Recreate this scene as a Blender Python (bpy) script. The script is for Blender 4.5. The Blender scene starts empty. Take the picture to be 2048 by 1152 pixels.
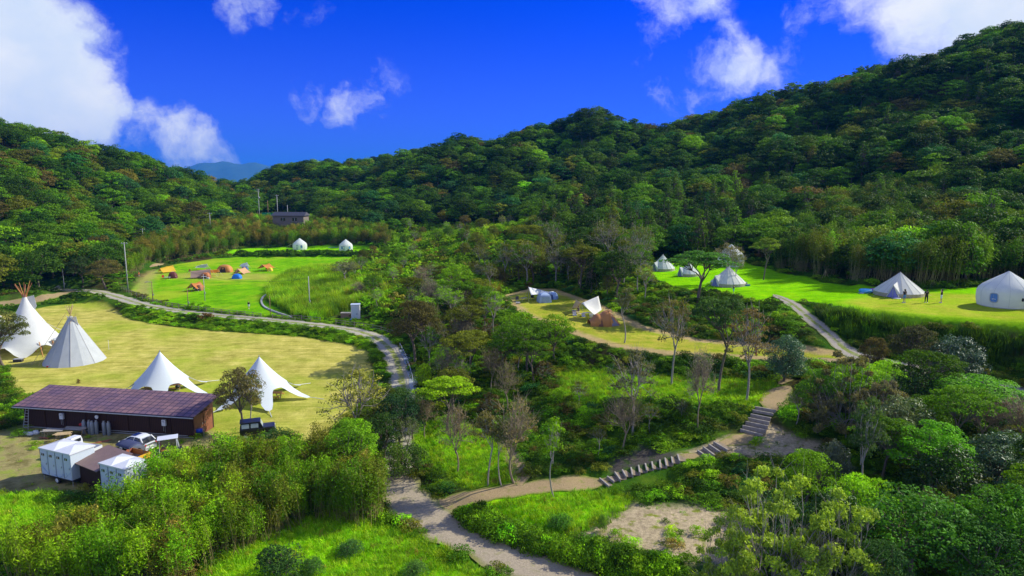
import bpy, math, random
import numpy as np
from mathutils import Vector, Matrix
R = math.radians
SC = bpy.context.scene
COL = SC.collection

# ------------------------------------------------------------------ camera
CAMZ = 25.0
PITCH = R(8.58)
FPX = 1365.3                      # focal length in pixels of the 2048 px wide photograph (24 mm equivalent)
cam_data = bpy.data.cameras.new('camera')
cam_data.sensor_width = 36.0
cam_data.lens = 24.0
cam_data.clip_start = 0.5
cam_data.clip_end = 40000
cam = bpy.data.objects.new('camera', cam_data)
COL.objects.link(cam)
cam.location = (0, 0, CAMZ)
cam.rotation_euler = (math.pi / 2 - PITCH, 0, 0)
SC.camera = cam

# ------------------------------------------------------------------ sun and sky
SUN_AZ, SUN_EL = R(69), R(35)     # azimuth from +Y towards +X
sl = bpy.data.lights.new('sun', 'SUN')
sl.energy = 4.6
sl.angle = R(0.55)
sl.color = (1.0, 0.965, 0.79)
sun = bpy.data.objects.new('sun', sl)
COL.objects.link(sun)
sd = Vector((math.sin(SUN_AZ) * math.cos(SUN_EL), math.cos(SUN_AZ) * math.cos(SUN_EL), math.sin(SUN_EL)))
sun.rotation_euler = sd.to_track_quat('Z', 'Y').to_euler()
sun.location = (120, 30, 120)

SC.view_settings.view_transform = 'Standard'
SC.view_settings.look = 'None'
SC.view_settings.exposure = 0.4
SC.view_settings.gamma = 1.0
SC.view_settings.use_curve_mapping = False
SC.render.film_transparent = False
cy = SC.cycles
cy.max_bounces = 5
cy.diffuse_bounces = 2
cy.glossy_bounces = 2
cy.transmission_bounces = 3
cy.transparent_max_bounces = 6
cy.volume_bounces = 0
cy.caustics_reflective = False
cy.caustics_refractive = False
cy.use_denoising = True
cy.sample_clamp_indirect = 4.0


def pdir(px, py):
    """direction of the ray through a photograph pixel"""
    u = (px - 1024.0) / FPX
    v = (576.0 - py) / FPX
    c, s = math.cos(PITCH), math.sin(PITCH)
    return Vector((u, c + v * s, -s + v * c))


class NT:
    """tiny node-tree helper"""
    def __init__(s, nt):
        s.nt = nt; s.n = nt.nodes; s.l = nt.links
    def add(s, t, **kw):
        n = s.n.new(t)
        ins = kw.pop('ins', {})
        for k, v in kw.items():
            setattr(n, k, v)
        for k, v in ins.items():
            s.put(n.inputs[k], v)
        return n
    def put(s, sock, v):
        if isinstance(v, bpy.types.NodeSocket):
            s.l.new(v, sock)
        else:
            if isinstance(v, (tuple, list)) and len(v) == 3 and sock.type == 'RGBA':
                v = tuple(v) + (1,)
            sock.default_value = v
    def math(s, op, a, b=0.0, c=None, clamp=False):
        n = s.n.new('ShaderNodeMath'); n.operation = op; n.use_clamp = clamp
        s.put(n.inputs[0], a); s.put(n.inputs[1], b)
        if c is not None: s.put(n.inputs[2], c)
        return n.outputs[0]
    def vmath(s, op, a, b=(0, 0, 0), out=0, scale=None):
        n = s.n.new('ShaderNodeVectorMath'); n.operation = op
        s.put(n.inputs[0], a); s.put(n.inputs[1], b)
        if scale is not None: s.put(n.inputs['Scale'], scale)
        return n.outputs[out]
    def mix(s, f, a, b, mode='MIX'):
        n = s.n.new('ShaderNodeMix'); n.data_type = 'RGBA'; n.blend_type = mode
        s.put(n.inputs[0], f); s.put(n.inputs[6], a); s.put(n.inputs[7], b)
        return n.outputs[2]
    def noise(s, scale, detail=4, rough=0.55, vec=None, out=0, dim='3D', w=None):
        n = s.n.new('ShaderNodeTexNoise'); n.noise_dimensions = dim
        n.inputs['Scale'].default_value = scale; n.inputs['Detail'].default_value = detail
        n.inputs['Roughness'].default_value = rough
        if vec is not None: s.l.new(vec, n.inputs['Vector'])
        return n.outputs[out]
    def ramp(s, f, stops, interp='LINEAR'):
        n = s.n.new('ShaderNodeValToRGB'); n.color_ramp.interpolation = interp
        e = n.color_ramp.elements
        while len(e) < len(stops): e.new(0.5)
        for k, (p, c) in enumerate(stops):
            e[k].position = p; e[k].color = tuple(c) + ((1,) if len(c) == 3 else ())
        s.put(n.inputs[0], f)
        return n.outputs[0]
    def smooth(s, x, a, b):
        n = s.n.new('ShaderNodeMapRange'); n.interpolation_type = 'SMOOTHSTEP'
        s.put(n.inputs[0], x); n.inputs[1].default_value = a; n.inputs[2].default_value = b
        n.inputs[3].default_value = 0; n.inputs[4].default_value = 1
        return n.outputs[0]


world = bpy.data.worlds.new('World')
SC.world = world
world.use_nodes = True
w = NT(world.node_tree)
w.n.clear()
sky = w.add('ShaderNodeTexSky', sky_type='NISHITA', sun_disc=False, sun_elevation=SUN_EL, sun_rotation=SUN_AZ,
            altitude=60.0, air_density=1.0, dust_density=0.3, ozone_density=3.0)
tc = w.add('ShaderNodeTexCoord')
dirv = w.vmath('NORMALIZE', tc.outputs['Generated'])
sep = w.add('ShaderNodeSeparateXYZ', ins={0: dirv})
# deep polarised blue of the photograph
skyc = w.mix(1.0, sky.outputs[0], (0.0, 0.155, 1.47), 'MULTIPLY')
base = w.vmath('ADD', skyc, (0.0, 0.06, 0.35))
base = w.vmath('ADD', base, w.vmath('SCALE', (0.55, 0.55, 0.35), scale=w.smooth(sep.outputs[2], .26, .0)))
# pale cyan overhead, out of frame, added to make the fill light less blue
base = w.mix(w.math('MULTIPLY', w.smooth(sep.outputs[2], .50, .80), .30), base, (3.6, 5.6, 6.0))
# clouds: soft groups of blobs by direction in the sky, broken up by warped noise
wn = w.noise(3.2, 6, 0.6, dirv, out=1)
warp = w.vmath('SCALE', w.vmath('SUBTRACT', wn, (0.5, 0.5, 0.5)), scale=0.14)
wn2 = w.noise(15.0, 5, 0.62, dirv, out=1)
warp2 = w.vmath('SCALE', w.vmath('SUBTRACT', wn2, (0.5, 0.5, 0.5)), scale=0.045)
dw = w.vmath('ADD', w.vmath('ADD', dirv, warp), warp2)
blobs = [  # px, py, radius, density
    (20, 90, .11, 1.3), (-60, 200, .15, 1.4), (110, 145, .07, 1.15), (60, 230, .08, 1.2), (165, 235, .065, 1.1), (-150, 20, .12, 1.3),
    (225, 240, .04, .9), (305, 262, .05, .75), (360, 290, .055, .75), (420, 315, .045, .65), (455, 325, .035, .5), (290, 225, .03, .42), (215, 75, .025, .35),
    (650, 205, .045, .72), (700, 220, .045, .72), (740, 205, .04, .38), (760, 160, .05, .22),
    (480, 5, .05, .5), (620, 10, .06, .45), (550, 0, .04, .5),
    (1340, 5, .06, .6), (1400, 0, .05, .55), (1310, 60, .045, .4), (1330, 90, .035, .35), (1290, 130, .03, .25),
    (1430, 150, .06, .65), (1480, 160, .065, .68), (1400, 200, .06, .55), (1540, 165, .055, .5), (1450, 95, .045, .5), (1340, 190, .05, .4), (1590, 160, .05, .35),
    (1700, 20, .07, .6), (1800, 10, .09, .72), (1900, 20, .11, .95), (2020, 0, .12, 1.0), (2150, 20, .14, 1.0), (1880, 90, .05, .5), (1640, 85, .04, .25),
]
tot = None
for (bx, by, br, bd) in blobs:
    c = pdir(bx, by).normalized()
    d = w.vmath('DISTANCE', dw, tuple(c), out=1)
    m = w.math('MULTIPLY', w.smooth(d, br * 1.25, br * 0.25), bd)
    tot = m if tot is None else w.math('MAXIMUM', tot, m)
# unseen broken cloud behind the viewer, added for a more neutral fill light
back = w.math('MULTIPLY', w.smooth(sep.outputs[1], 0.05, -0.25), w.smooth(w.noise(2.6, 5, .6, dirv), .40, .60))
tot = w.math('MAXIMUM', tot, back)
fn = w.noise(9.0, 8, 0.62, dw)
dens = w.math('ADD', w.math('MULTIPLY', tot, 1.25), w.math('MULTIPLY', w.math('SUBTRACT', fn, 0.5), 2.5))
mask = w.math('MULTIPLY', w.smooth(dens, 0.30, 1.25), w.smooth(tot, 0.0, 0.25))
cshade = w.noise(7.0, 5, 0.5, dw)
ccol = w.ramp(cshade, [(0.3, (5.6, 6.9, 8.9)), (0.6, (8.4, 8.7, 9.2))])
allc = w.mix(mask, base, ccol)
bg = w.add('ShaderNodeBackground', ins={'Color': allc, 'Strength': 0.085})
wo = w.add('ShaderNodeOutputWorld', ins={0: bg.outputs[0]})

# ------------------------------------------------------------------ photograph pixels -> places on the terrain
def at_z(px, py, z):
    d = pdir(px, py)
    t = (z - CAMZ) / d.z
    return (d.x * t, d.y * t, z)

def at_y(px, py, Y):
    d = pdir(px, py)
    t = Y / d.y
    return (d.x * t, Y, CAMZ + d.z * t)

def project(X, Y, Z):
    X = np.asarray(X, float); Y = np.asarray(Y, float); Z = np.asarray(Z, float) - CAMZ
    c, s = math.cos(PITCH), math.sin(PITCH)
    dep = np.maximum(Y * c - Z * s, 0.01)
    up = Y * s + Z * c
    return 1024 + FPX * X / dep, 576 - FPX * up / dep, dep

# zones: flat or gently tilted grounds, (bank width, [(px, py, z)...])
ZONES = {
 'yard':   (3.0, [(-700,640,0),(25,618,0),(180,600,0),(215,603,0),(270,640,0),(420,657,0),(600,670,0),(700,683,0),(742,705,0),(748,760,0),(700,860,0),(760,960,0),(800,1010,0),(840,1060,0),(980,1180,0),(1100,1500,0),(-1500,1500,0)]),
 'camp':   (4.0, [(262,578,1.2),(300,545,1.6),(350,527,2.0),(430,517,2.4),(715,515,2.4),(690,528,2.2),(570,548,1.6),(535,575,1.4),(532,605,1.1),(590,637,0.9),(400,622,1.0),(300,602,1.1)]),
 'topcamp':(3.0, [(470,506,3.2),(500,497,3.4),(760,499,3.4),(770,507,3.2)]),
 'platform':(3.2,[(1000,592,5.8),(1060,580,5.8),(1110,580,5.8),(1205,612,5.7),(1290,655,5.6),(1400,680,5.5),(1540,692,5.5),(1640,700,5.5),(1730,712,5.5),(1700,728,5.4),(1480,716,5.3),(1330,711,5.3),(1210,690,5.4),(1130,660,5.5),(1045,628,5.7)]),
 'meadow': (4.5, [(1275,545,7.6),(1360,525,7.8),(1490,530,8.4),(1570,555,9.0),(1700,578,9.6),(1860,582,10),(2100,570,10.5),(2300,566,10.8),(2300,700,10.2),(2048,664,10),(1850,652,10),(1700,618,9.6),(1610,602,9.4),(1560,600,9.2),(1500,600,9.1),(1440,590,8.8),(1350,572,8.2)]),
 'roadflat':(4.0,[(1600,705,5.5),(1720,692,5.6),(1850,722,5.4),(2048,752,5.2),(2400,800,5),(2500,900,5),(2048,812,5.0),(1850,775,5.2),(1650,733,5.4)]),
 'green':  (4.5, [(1120,752,3.2),(1200,745,3.2),(1300,755,3.4),(1400,765,3.8),(1480,765,4.2),(1560,775,4.3),(1650,800,4.3),(1650,830,4.2),(1545,822,4.1),(1500,808,4.1),(1400,800,3.7),(1280,800,3.2),(1150,800,2.9)]),
 'landing':(2.5, [(1470,865,2.9),(1560,862,2.9),(1620,880,2.9),(1650,910,2.8),(1560,915,2.6),(1420,905,2.4),(1370,908,2.3),(1365,918,2.3),(1440,905,2.4)]),
 'sand':   (3.0, [(930,992,.5),(1000,975,.7),(1200,958,.9),(1260,985,.9),(1420,1010,1.2),(1500,1060,1.3),(1480,1140,1.3),(1400,1170,1.2),(1200,1100,1.0),(1040,1040,.8),(960,1010,.6)]),
 'wood':   (5.0, [(850,830,.8),(960,800,1.2),(1060,840,1.6),(1150,900,1.5),(1170,945,1.0),(1000,965,.7),(900,930,.6),(850,900,.5)]),
}
# ramps: centre line with heights, half width, bank
RAMPS = {
 'track':  (2.2, 2.5, [(130,580,1.3),(190,583,1.2),(240,596,1.1),(300,613,1.0),(400,628,.9),(500,637,.9),(600,647,.9),(700,660,.7),(750,675,.5),(785,705,.2),(800,745,.0),(806,790,0),(800,860,0),(795,960,0),(850,1035,0),(960,1080,0),(1100,1145,0),(1300,1240,0)]),
 'st1': (1.1, 1.5, [(1533,808,4.2),(1530.6,817.8,4.05),(1503,864.6,2.85),(1499,872,2.8)]),
 'st2': (1.0, 1.2, [(1444,890,2.75),(1441,892,2.72),(1405,907.8,2.3),(1400,909,2.27)]),
 'st3': (1.1, 1.5, [(1366,913,2.27),(1357,916,2.2),(1300,931,1.75),(1254,952,1.25),(1208,965,.92),(1195,968,.85)]),
 'ramp':   (2.0, 3.5, [(1545,585,9.1),(1590,612,8.9),(1640,660,7.2),(1690,700,5.7),(1760,722,5.5)]),
}
HILLS = [  # px, py, depth : canopy tops on the slopes (ground is 6 m lower)
 (-500,120,200),(-200,205,230),(0,247,260),(100,268,280),(200,275,300),(260,292,315),(330,322,330),(400,352,345),(440,372,355),
 (-300,400,170),(0,400,190),(150,400,215),(300,400,250),(380,400,290),(0,500,160),(130,490,175),(-300,520,140),
 (480,372,400),(560,332,420),(650,315,440),(770,318,440),(620,380,350),(720,380,350),(480,400,345),(560,395,350),
 (820,300,350),(870,285,345),(940,285,350),(1000,265,360),(1100,238,370),(1200,220,370),(1270,242,380),(1350,236,360),
 (1430,217,340),(1500,185,330),(1600,170,320),(1660,162,310),(1750,125,300),(1900,92,290),(2000,60,280),(2048,42,275),(2300,-50,260),(2700,-150,250),
 (900,360,290),(1000,350,290),(1100,350,280),(1200,335,270),(1300,340,250),(1400,350,225),(1500,350,215),(1600,350,200),(1750,350,185),(1900,350,170),(2048,330,165),(2300,300,150),
 (900,420,255),(1000,410,245),(1060,420,225),(1200,410,195),(1300,430,178),(1400,440,165),(1500,445,155),(1600,440,148),(1750,440,138),(1900,440,130),(2048,430,125),(2400,420,115),
 (1750,230,245),(1900,220,225),(2048,190,220),(1600,260,255),(1450,290,280),(1300,290,310),(1150,290,320),
]
GROUND = [  # px, py, z : bare ground points
 (250,470,7),(330,480,6),(420,440,11),(470,470,7),(560,470,6),(560,440,10),(620,438,10),(700,470,7),(760,480,6),(480,425,13),
 (60,585,2),(-100,590,2),(-400,600,2),(180,560,3),(230,520,4),(120,560,3),
 (640,560,1.5),(680,600,1.2),(740,640,1),(760,600,2),(740,530,3),(800,500,6),(900,480,9),(1000,460,12),(820,560,3),(860,600,3.2),(900,560,4.5),(980,540,6),(1060,520,7.5),(1150,510,8.5),(1200,500,9),(1100,560,6.5),(1200,560,7),
 (860,660,1.5),(850,720,1),(860,780,.6),(900,700,2),(950,650,3.8),(1000,700,3),(1050,740,2.8),(950,760,1.5),(1080,680,4.2),(900,820,.8),
 (1300,540,8),(1400,520,8.5),(1540,540,9.2),(1700,570,9.8),(1900,575,10.4),(2048,565,10.8),
 (1200,870,2.4),(1300,850,3.0),(1250,900,2.0),(1300,930,1.4),(1400,860,3.0),(1330,960,1.0),(1500,960,1.6),
 (1700,800,4.2),(1800,850,4.0),(1900,900,3.6),(2048,900,4.0),(1700,900,2.8),(1800,1000,2.4),(2048,1020,3.0),(1650,1000,1.8),(1700,1100,1.8),(1900,1150,2.4),(2200,1150,3),(1500,1180,1.4),(1700,1400,1.5),(2300,1500,2),(1200,1500,.6),
]
FAR = [(x, y, z) for (x, y, z) in [(-700,700,0),(-300,800,0),(0,800,0),(300,800,10),(700,700,20),(1200,600,20),(1200,200,40),(900,0,20),(500,-100,10),(-900,300,10),(-600,-100,0),(0,-150,0),(0,-40,0),(-200,0,0),(250,0,8),(120,0,4),(400,100,40),(-450,150,20),
        (-100,600,5),(100,520,30),(-250,480,8),(250,500,40),(450,450,55)]]

def zpoly(pts):
    return np.array([at_z(*p) for p in pts])

ctrl = []
for (bw, pts) in ZONES.values():
    for p in zpoly(pts): ctrl.append(tuple(p))
for (hw, bw, pts) in RAMPS.values():
    for p in zpoly(pts): ctrl.append(tuple(p))
for h in HILLS:
    x, y, z = at_y(*h); ctrl.append((x, y, z - (7.0 if 150 < h[0] < 320 and h[1] < 300 else 6.0 if 540 < h[0] < 800 and h[1] < 340 else 8.0 if 800 < h[0] < 950 and h[1] < 310 else 6.0 if h[0] == 1200 and h[1] < 300 else 11.0 if h[0] < 1500 and h[1] < 340 and h[0] > -100 else 9.0 if h[1] < 400 else 7.0)))
for g in GROUND:
    ctrl.append(at_z(*g))
ctrl += FAR
ctrl = np.array(ctrl)
def _kern(r): return r
_P = ctrl[:, :2] / 100.0
_n = len(_P)
_A = _kern(np.linalg.norm(_P[:, None] - _P[None], axis=2)) * -1.0 + np.eye(_n) * 0.004
_M = np.zeros((_n + 3, _n + 3)); _M[:_n, :_n] = _A; _M[:_n, _n] = 1; _M[:_n, _n+1:] = _P; _M[_n, :_n] = 1; _M[_n+1:, :_n] = _P.T
_w = np.linalg.solve(_M, np.concatenate([ctrl[:, 2], [0, 0, 0]]))

def poly_sdf(P, poly):
    """signed distance (inside negative) of points P (n,2) to polygon"""
    n = len(poly); d = np.full(len(P), 1e9); ins = np.zeros(len(P), bool)
    for i in range(n):
        a = poly[i]; b = poly[(i + 1) % n]
        e = b - a; v = P - a
        t = np.clip((v @ e) / max(e @ e, 1e-9), 0, 1)
        q = v - t[:, None] * e
        d = np.minimum(d, np.einsum('ij,ij->i', q, q))
        c = ((a[1] > P[:, 1]) != (b[1] > P[:, 1])) & (P[:, 0] < (b[0] - a[0]) * (P[:, 1] - a[1]) / ((b[1] - a[1]) if abs(b[1] - a[1]) > 1e-9 else 1e-9) + a[0])
        ins ^= c
    d = np.sqrt(d)
    return np.where(ins, -d, d)

def line_dist(P, line):
    d = np.full(len(P), 1e18); zz = np.zeros(len(P))
    for i in range(len(line) - 1):
        a = line[i]; b = line[i + 1]
        e = b[:2] - a[:2]; v = P - a[:2]
        t = np.clip((v @ e) / max(e @ e, 1e-9), 0, 1)
        q = v - t[:, None] * e
        dd = np.einsum('ij,ij->i', q, q)
        m = dd < d
        d = np.where(m, dd, d); zz = np.where(m, a[2] + (b[2] - a[2]) * t, zz)
    return np.sqrt(d), zz

def smoothstep(x): x = np.clip(x, 0, 1); return x * x * (3 - 2 * x)

_rs = np.random.RandomState(5)
_waves = [(_rs.uniform(0, 2 * np.pi), 2 * np.pi / L, _rs.uniform(0, 6.28), A) for L, A in ((70, 1.6), (48, 1.3), (33, 1.0), (24, .8), (17, .5), (60, 1.5), (40, 1.0))]
_waves2 = [(_rs.uniform(0, 2 * np.pi), 2 * np.pi / L, _rs.uniform(0, 6.28), A) for L, A in ((11, .22), (7.3, .16), (4.9, .12), (3.1, .08), (15, .25), (2.2, .05))]
def waves(X, Y, ws):
    h = np.zeros_like(X)
    for (a, k, p, A) in ws: h += A * np.sin((X * math.cos(a) + Y * math.sin(a)) * k + p)
    return h
def catmull(pts, n=8):
    pts = np.array(pts, float); out = []
    P = np.vstack([2 * pts[0] - pts[1], pts, 2 * pts[-1] - pts[-2]])
    for i in range(1, len(P) - 2):
        for k in range(n):
            t = k / n
            out.append(0.5 * ((2 * P[i]) + (-P[i-1] + P[i+1]) * t + (2*P[i-1] - 5*P[i] + 4*P[i+1] - P[i+2]) * t*t + (-P[i-1] + 3*P[i] - 3*P[i+1] + P[i+2]) * t**3))
    out.append(P[-2])
    return np.array(out)

ZP = {k: zpoly(v[1]) for k, v in ZONES.items()}
ZPL = {}
for k, p in ZP.items():
    A = np.c_[p[:, :2], np.ones(len(p))]
    ZPL[k] = np.linalg.lstsq(A, p[:, 2], rcond=None)[0]
RL = {k: catmull(zpoly(v[2]), 6) for k, v in RAMPS.items()}

def height(X, Y):
    sh = np.shape(X); X = np.ravel(X).astype(float); Y = np.ravel(Y).astype(float)
    out = np.zeros(len(X)); CH = 20000
    for s in range(0, len(X), CH):
        P = np.c_[X[s:s+CH], Y[s:s+CH]]; Q = P / 100.0
        r = np.sqrt(((Q[:, None] - _P[None]) ** 2).sum(2))
        h = -_kern(r) @ _w[:_n] + _w[_n] + Q @ _w[_n+1:]
        dist = np.hypot(P[:, 0], P[:, 1])
        far = smoothstep((dist - 750) / 500)
        h = h * (1 - far)
        steep = smoothstep((h - 12) / 12)
        h = h + waves(P[:, 0], P[:, 1], _waves) * steep + waves(P[:, 0], P[:, 1], _waves2)
        for k, (bw, pts) in ZONES.items():
            d = poly_sdf(P, ZP[k][:, :2]); c = ZPL[k]
            z = P[:, 0] * c[0] + P[:, 1] * c[1] + c[2]
            z = np.clip(z, ZP[k][:, 2].min() - .1, ZP[k][:, 2].max() + .1)
            f = smoothstep(1 - np.maximum(d, 0) / bw)
            h = h * (1 - f) + z * f
        for k, (hw, bw, pts) in RAMPS.items():
            d, z = line_dist(P, RL[k])
            f = smoothstep(1 - np.maximum(d - hw, 0) / bw)
            h = h * (1 - f) + z * f
        out[s:s+CH] = h
    return out.reshape(sh)

# tensor grid, finer where the photograph looks closest
def axis(stops):
    a = [stops[0][0]]
    for i in range(len(stops) - 1):
        x0, s0 = stops[i]; x1, s1 = stops[i + 1]
        x = x0
        while x < x1 - 1e-6:
            t = (x - x0) / (x1 - x0)
            x += s0 + (s1 - s0) * t
            a.append(min(x, x1))
    return np.unique(np.round(np.array(a), 4))
GX = axis([(-8900, 900), (-1500, 150), (-500, 12), (-250, 4), (-110, 1.0), (-60, .7), (60, .7), (110, 1.0), (250, 4), (500, 12), (1500, 150), (3300, 600)])
GY = axis([(-480, 100), (-300, 60), (0, 5), (28, .7), (100, .7), (160, 1.2), (260, 2.2), (400, 5), (700, 20), (1500, 150), (9000, 900)])
GXX, GYY = np.meshgrid(GX, GY)
GZ = height(GXX, GYY)
def ground(X, Y):
    X = np.asarray(X, float); Y = np.asarray(Y, float)
    i = np.clip(np.searchsorted(GX, X) - 1, 0, len(GX) - 2); j = np.clip(np.searchsorted(GY, Y) - 1, 0, len(GY) - 2)
    tx = np.clip((X - GX[i]) / (GX[i+1] - GX[i]), 0, 1); ty = np.clip((Y - GY[j]) / (GY[j+1] - GY[j]), 0, 1)
    return (GZ[j, i] * (1-tx) * (1-ty) + GZ[j, i+1] * tx * (1-ty) + GZ[j+1, i] * (1-tx) * ty + GZ[j+1, i+1] * tx * ty)
def hit(px, py):
    """first point of the terrain along the ray of a photograph pixel"""
    d = pdir(px, py)
    t = np.arange(25, 620, 0.25)
    x = d.x / d.y * t; z = CAMZ + d.z / d.y * t
    g = ground(x, t)
    k = np.argmax(z < g)
    if not (z < g).any(): k = len(t) - 1
    return (float(x[k]), float(t[k]), float(g[k]))

# ------------------------------------------------------------------ helpers for objects
def put(o, parent=None):
    COL.objects.link(o)
    if parent is not None: o.parent = parent
    return o

def props(o, label=None, cat=None, group=None, kind=None):
    if label: o['label'] = label
    if cat: o['category'] = cat
    if group: o['group'] = group
    if kind: o['kind'] = kind
    return o

def qmesh(name, V, F, mat=None, attrs=None, smooth=False):
    """quad mesh from numpy arrays"""
    me = bpy.data.meshes.new(name)
    V = np.asarray(V, np.float32); F = np.asarray(F, np.int32)
    me.vertices.add(len(V)); me.vertices.foreach_set('co', V.ravel())
    k = F.shape[1]
    me.loops.add(F.size); me.loops.foreach_set('vertex_index', F.ravel())
    me.polygons.add(len(F)); me.polygons.foreach_set('loop_start', np.arange(len(F), dtype=np.int32) * k)
    me.polygons.foreach_set('loop_total', np.full(len(F), k, np.int32))
    if smooth: me.polygons.foreach_set('use_smooth', np.ones(len(F), bool))
    me.update(calc_edges=True)
    for an, (dom, vals) in (attrs or {}).items():
        a = me.attributes.new(an, 'FLOAT', dom); a.data.foreach_set('value', np.asarray(vals, np.float32).ravel())
    if mat is not None: me.materials.append(mat)
    return me

def new_mat(name):
    m = bpy.data.materials.new(name); m.use_nodes = True
    t = NT(m.node_tree); t.n.clear()
    return m, t

MATS = {}
def mat(name, color, rough=0.7, metal=0.0, noise=0.12, nscale=6.0, bump=0.0, spec=0.5, emit=None, trans=0.0):
    if name in MATS: return MATS[name]
    m, t = new_mat(name)
    g = t.add('ShaderNodeTexCoord')
    nz = t.noise(nscale, 5, 0.6, g.outputs['Object'])
    f = t.math('MULTIPLY_ADD', t.math('SUBTRACT', nz, 0.5), noise * 4, 1.0)
    c = t.vmath('SCALE', tuple(color), scale=f)
    b = t.add('ShaderNodeBsdfPrincipled', ins={'Base Color': c, 'Roughness': rough, 'Metallic': metal, 'Specular IOR Level': spec})
    if bump:
        bp = t.add('ShaderNodeBump', ins={'Height': t.noise(nscale * 3, 4, 0.6, g.outputs['Object']), 'Strength': bump, 'Distance': 0.02})
        t.l.new(bp.outputs[0], b.inputs['Normal'])
    out = b.outputs[0]
    if trans:
        tr = t.add('ShaderNodeBsdfTranslucent', ins={'Color': c})
        mx = t.add('ShaderNodeMixShader', ins={0: trans}); t.l.new(out, mx.inputs[1]); t.l.new(tr.outputs[0], mx.inputs[2]); out = mx.outputs[0]
    t.add('ShaderNodeOutputMaterial', ins={0: out})
    MATS[name] = m
    return m

# ------------------------------------------------------------------ ground
GCOL = {  # colour areas on the ground, outlines in photograph pixels (height looked up on the terrain)
 'dry':   [(-500,655),(20,628),(100,612),(180,602),(212,606),(262,640),(330,652),(420,662),(520,668),(600,674),(700,689),(738,706),(746,735),(748,765),(730,800),(700,830),(640,885),(560,900),(500,905),(440,870),(250,800),(30,792),(15,740),(-500,770)],
 'dirt':  [(-300,880),(40,860),(60,830),(430,840),(450,860),(460,890),(400,925),(300,960),(200,985),(100,990),(0,985),(-300,1000)],
 'lawn1': [(262,580),(300,545),(350,529),(430,517),(560,512),(715,516),(690,530),(620,535),(570,550),(535,577),(532,603),(590,637),(500,630),(400,617),(300,598)],
 'lawn2': [(450,508),(490,497),(620,493),(770,497),(780,507)],
 'meadow':[(1270,545),(1290,535),(1360,523),(1490,522),(1570,548),(1700,572),(1860,580),(2110,567),(2160,600),(2180,690),(2048,667),(1850,655),(1700,620),(1640,606),(1600,602),(1540,604),(1500,602),(1440,590),(1350,575)],
 'plat':  [(1000,592),(1060,578),(1110,578),(1205,610),(1290,653),(1400,678),(1540,690),(1640,698),(1730,708),(1690,730),(1480,718),(1330,713),(1210,692),(1130,663),(1045,632)],
 'grn':   [(1110,752),(1200,740),(1300,752),(1400,762),(1480,758),(1560,770),(1500,815),(1400,805),(1280,805),(1150,808)],
 'grn2':  [(380,1200),(470,1090),(600,1035),(700,1040),(760,1060),(830,1080),(900,1130),(1000,1180),(1100,1400),(300,1400)],
 'grn3':  [(830,850),(900,840),(1000,900),(1020,960),(960,975),(900,940),(840,900)],
 'grn4':  [(915,1000),(1000,985),(1150,985),(1240,1000),(1200,1040),(1130,1070),(1080,1090),(980,1045)],
 'grn5':  [(-300,990),(60,998),(115,1040),(95,1085),(30,1120),(-300,1125)],
 'sandp': [(1150,1072),(1210,1038),(1265,1012),(1400,1012),(1480,1030),(1520,1090),(1480,1135),(1340,1122),(1220,1105)],
 'land':  [(1475,868),(1530,855),(1570,862),(1640,885),(1660,905),(1560,915),(1450,912),(1390,912),(1365,920),(1350,912),(1390,900)],
 'slopeA':[(1215,925),(1290,895),(1350,905),(1340,918),(1250,945),(1225,950)],
 'worn':  [(268,590),(276,562),(292,545),(310,538),(316,546),(302,562),(300,592)],
 'camp2': [(330,548),(420,545),(540,548),(545,560),(430,560),(350,556)],
 'dryr':  [(1680,606),(1740,590),(1800,585),(2020,590),(2500,600),(2500,690),(2048,650),(1850,634),(1760,625)],
}
gw = {}
for k, pts in GCOL.items():
    gw[k] = np.array([hit(px, py)[:2] for px, py in pts])

def sdf_attr(P, k, lim=10.0):
    lo = gw[k].min(0) - lim; hi = gw[k].max(0) + lim
    d = np.full(len(P), lim)
    m = ((P > lo) & (P < hi)).all(1)
    d[m] = np.clip(poly_sdf(P[m], gw[k]), -lim, lim)
    return d

gm, t = new_mat('ground_cover')
tcg = t.add('ShaderNodeTexCoord'); P = tcg.outputs['Object']
def at(name):
    n = t.add('ShaderNodeAttribute', attribute_name=name); return n.outputs['Fac']
n_big = t.noise(0.07, 5, 0.6, P); n_mid = t.noise(0.45, 6, 0.65, P); n_fine = t.noise(3.5, 6, 0.7, P); n_edge = t.noise(0.9, 5, 0.65, P)
n_xf = t.noise(14.0, 3, 0.7, P)
edge = t.math('MULTIPLY', t.math('SUBTRACT', n_edge, 0.5), 2.6)
def msk(name, soft=0.5, rag=1.0):
    d = t.math('ADD', at('sd_' + name), t.math('MULTIPLY', edge, rag))
    return t.smooth(d, soft, -soft)
under = t.ramp(n_mid, [(0.3, (.02, .06, .008)), (0.5, (.05, .13, .01)), (0.7, (.11, .19, .015))])
under = t.mix(t.smooth(n_big, .5, .62), under, (.06, .055, .02))
col = under
def layer(name, c, soft=0.5, rag=1.0, k=1.0):
    global col
    m = msk(name, soft, rag)
    if k != 1.0: m = t.math('MULTIPLY', m, k)
    col = t.mix(m, col, c)
gr_bright = t.ramp(n_mid, [(0.3, (.14, .44, .003)), (0.55, (.24, .60, .003)), (0.75, (.36, .66, .006))])
gr_deep = t.ramp(n_mid, [(0.3, (.09, .30, .005)), (0.55, (.18, .45, .005)), (0.75, (.30, .52, .010))])
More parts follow.
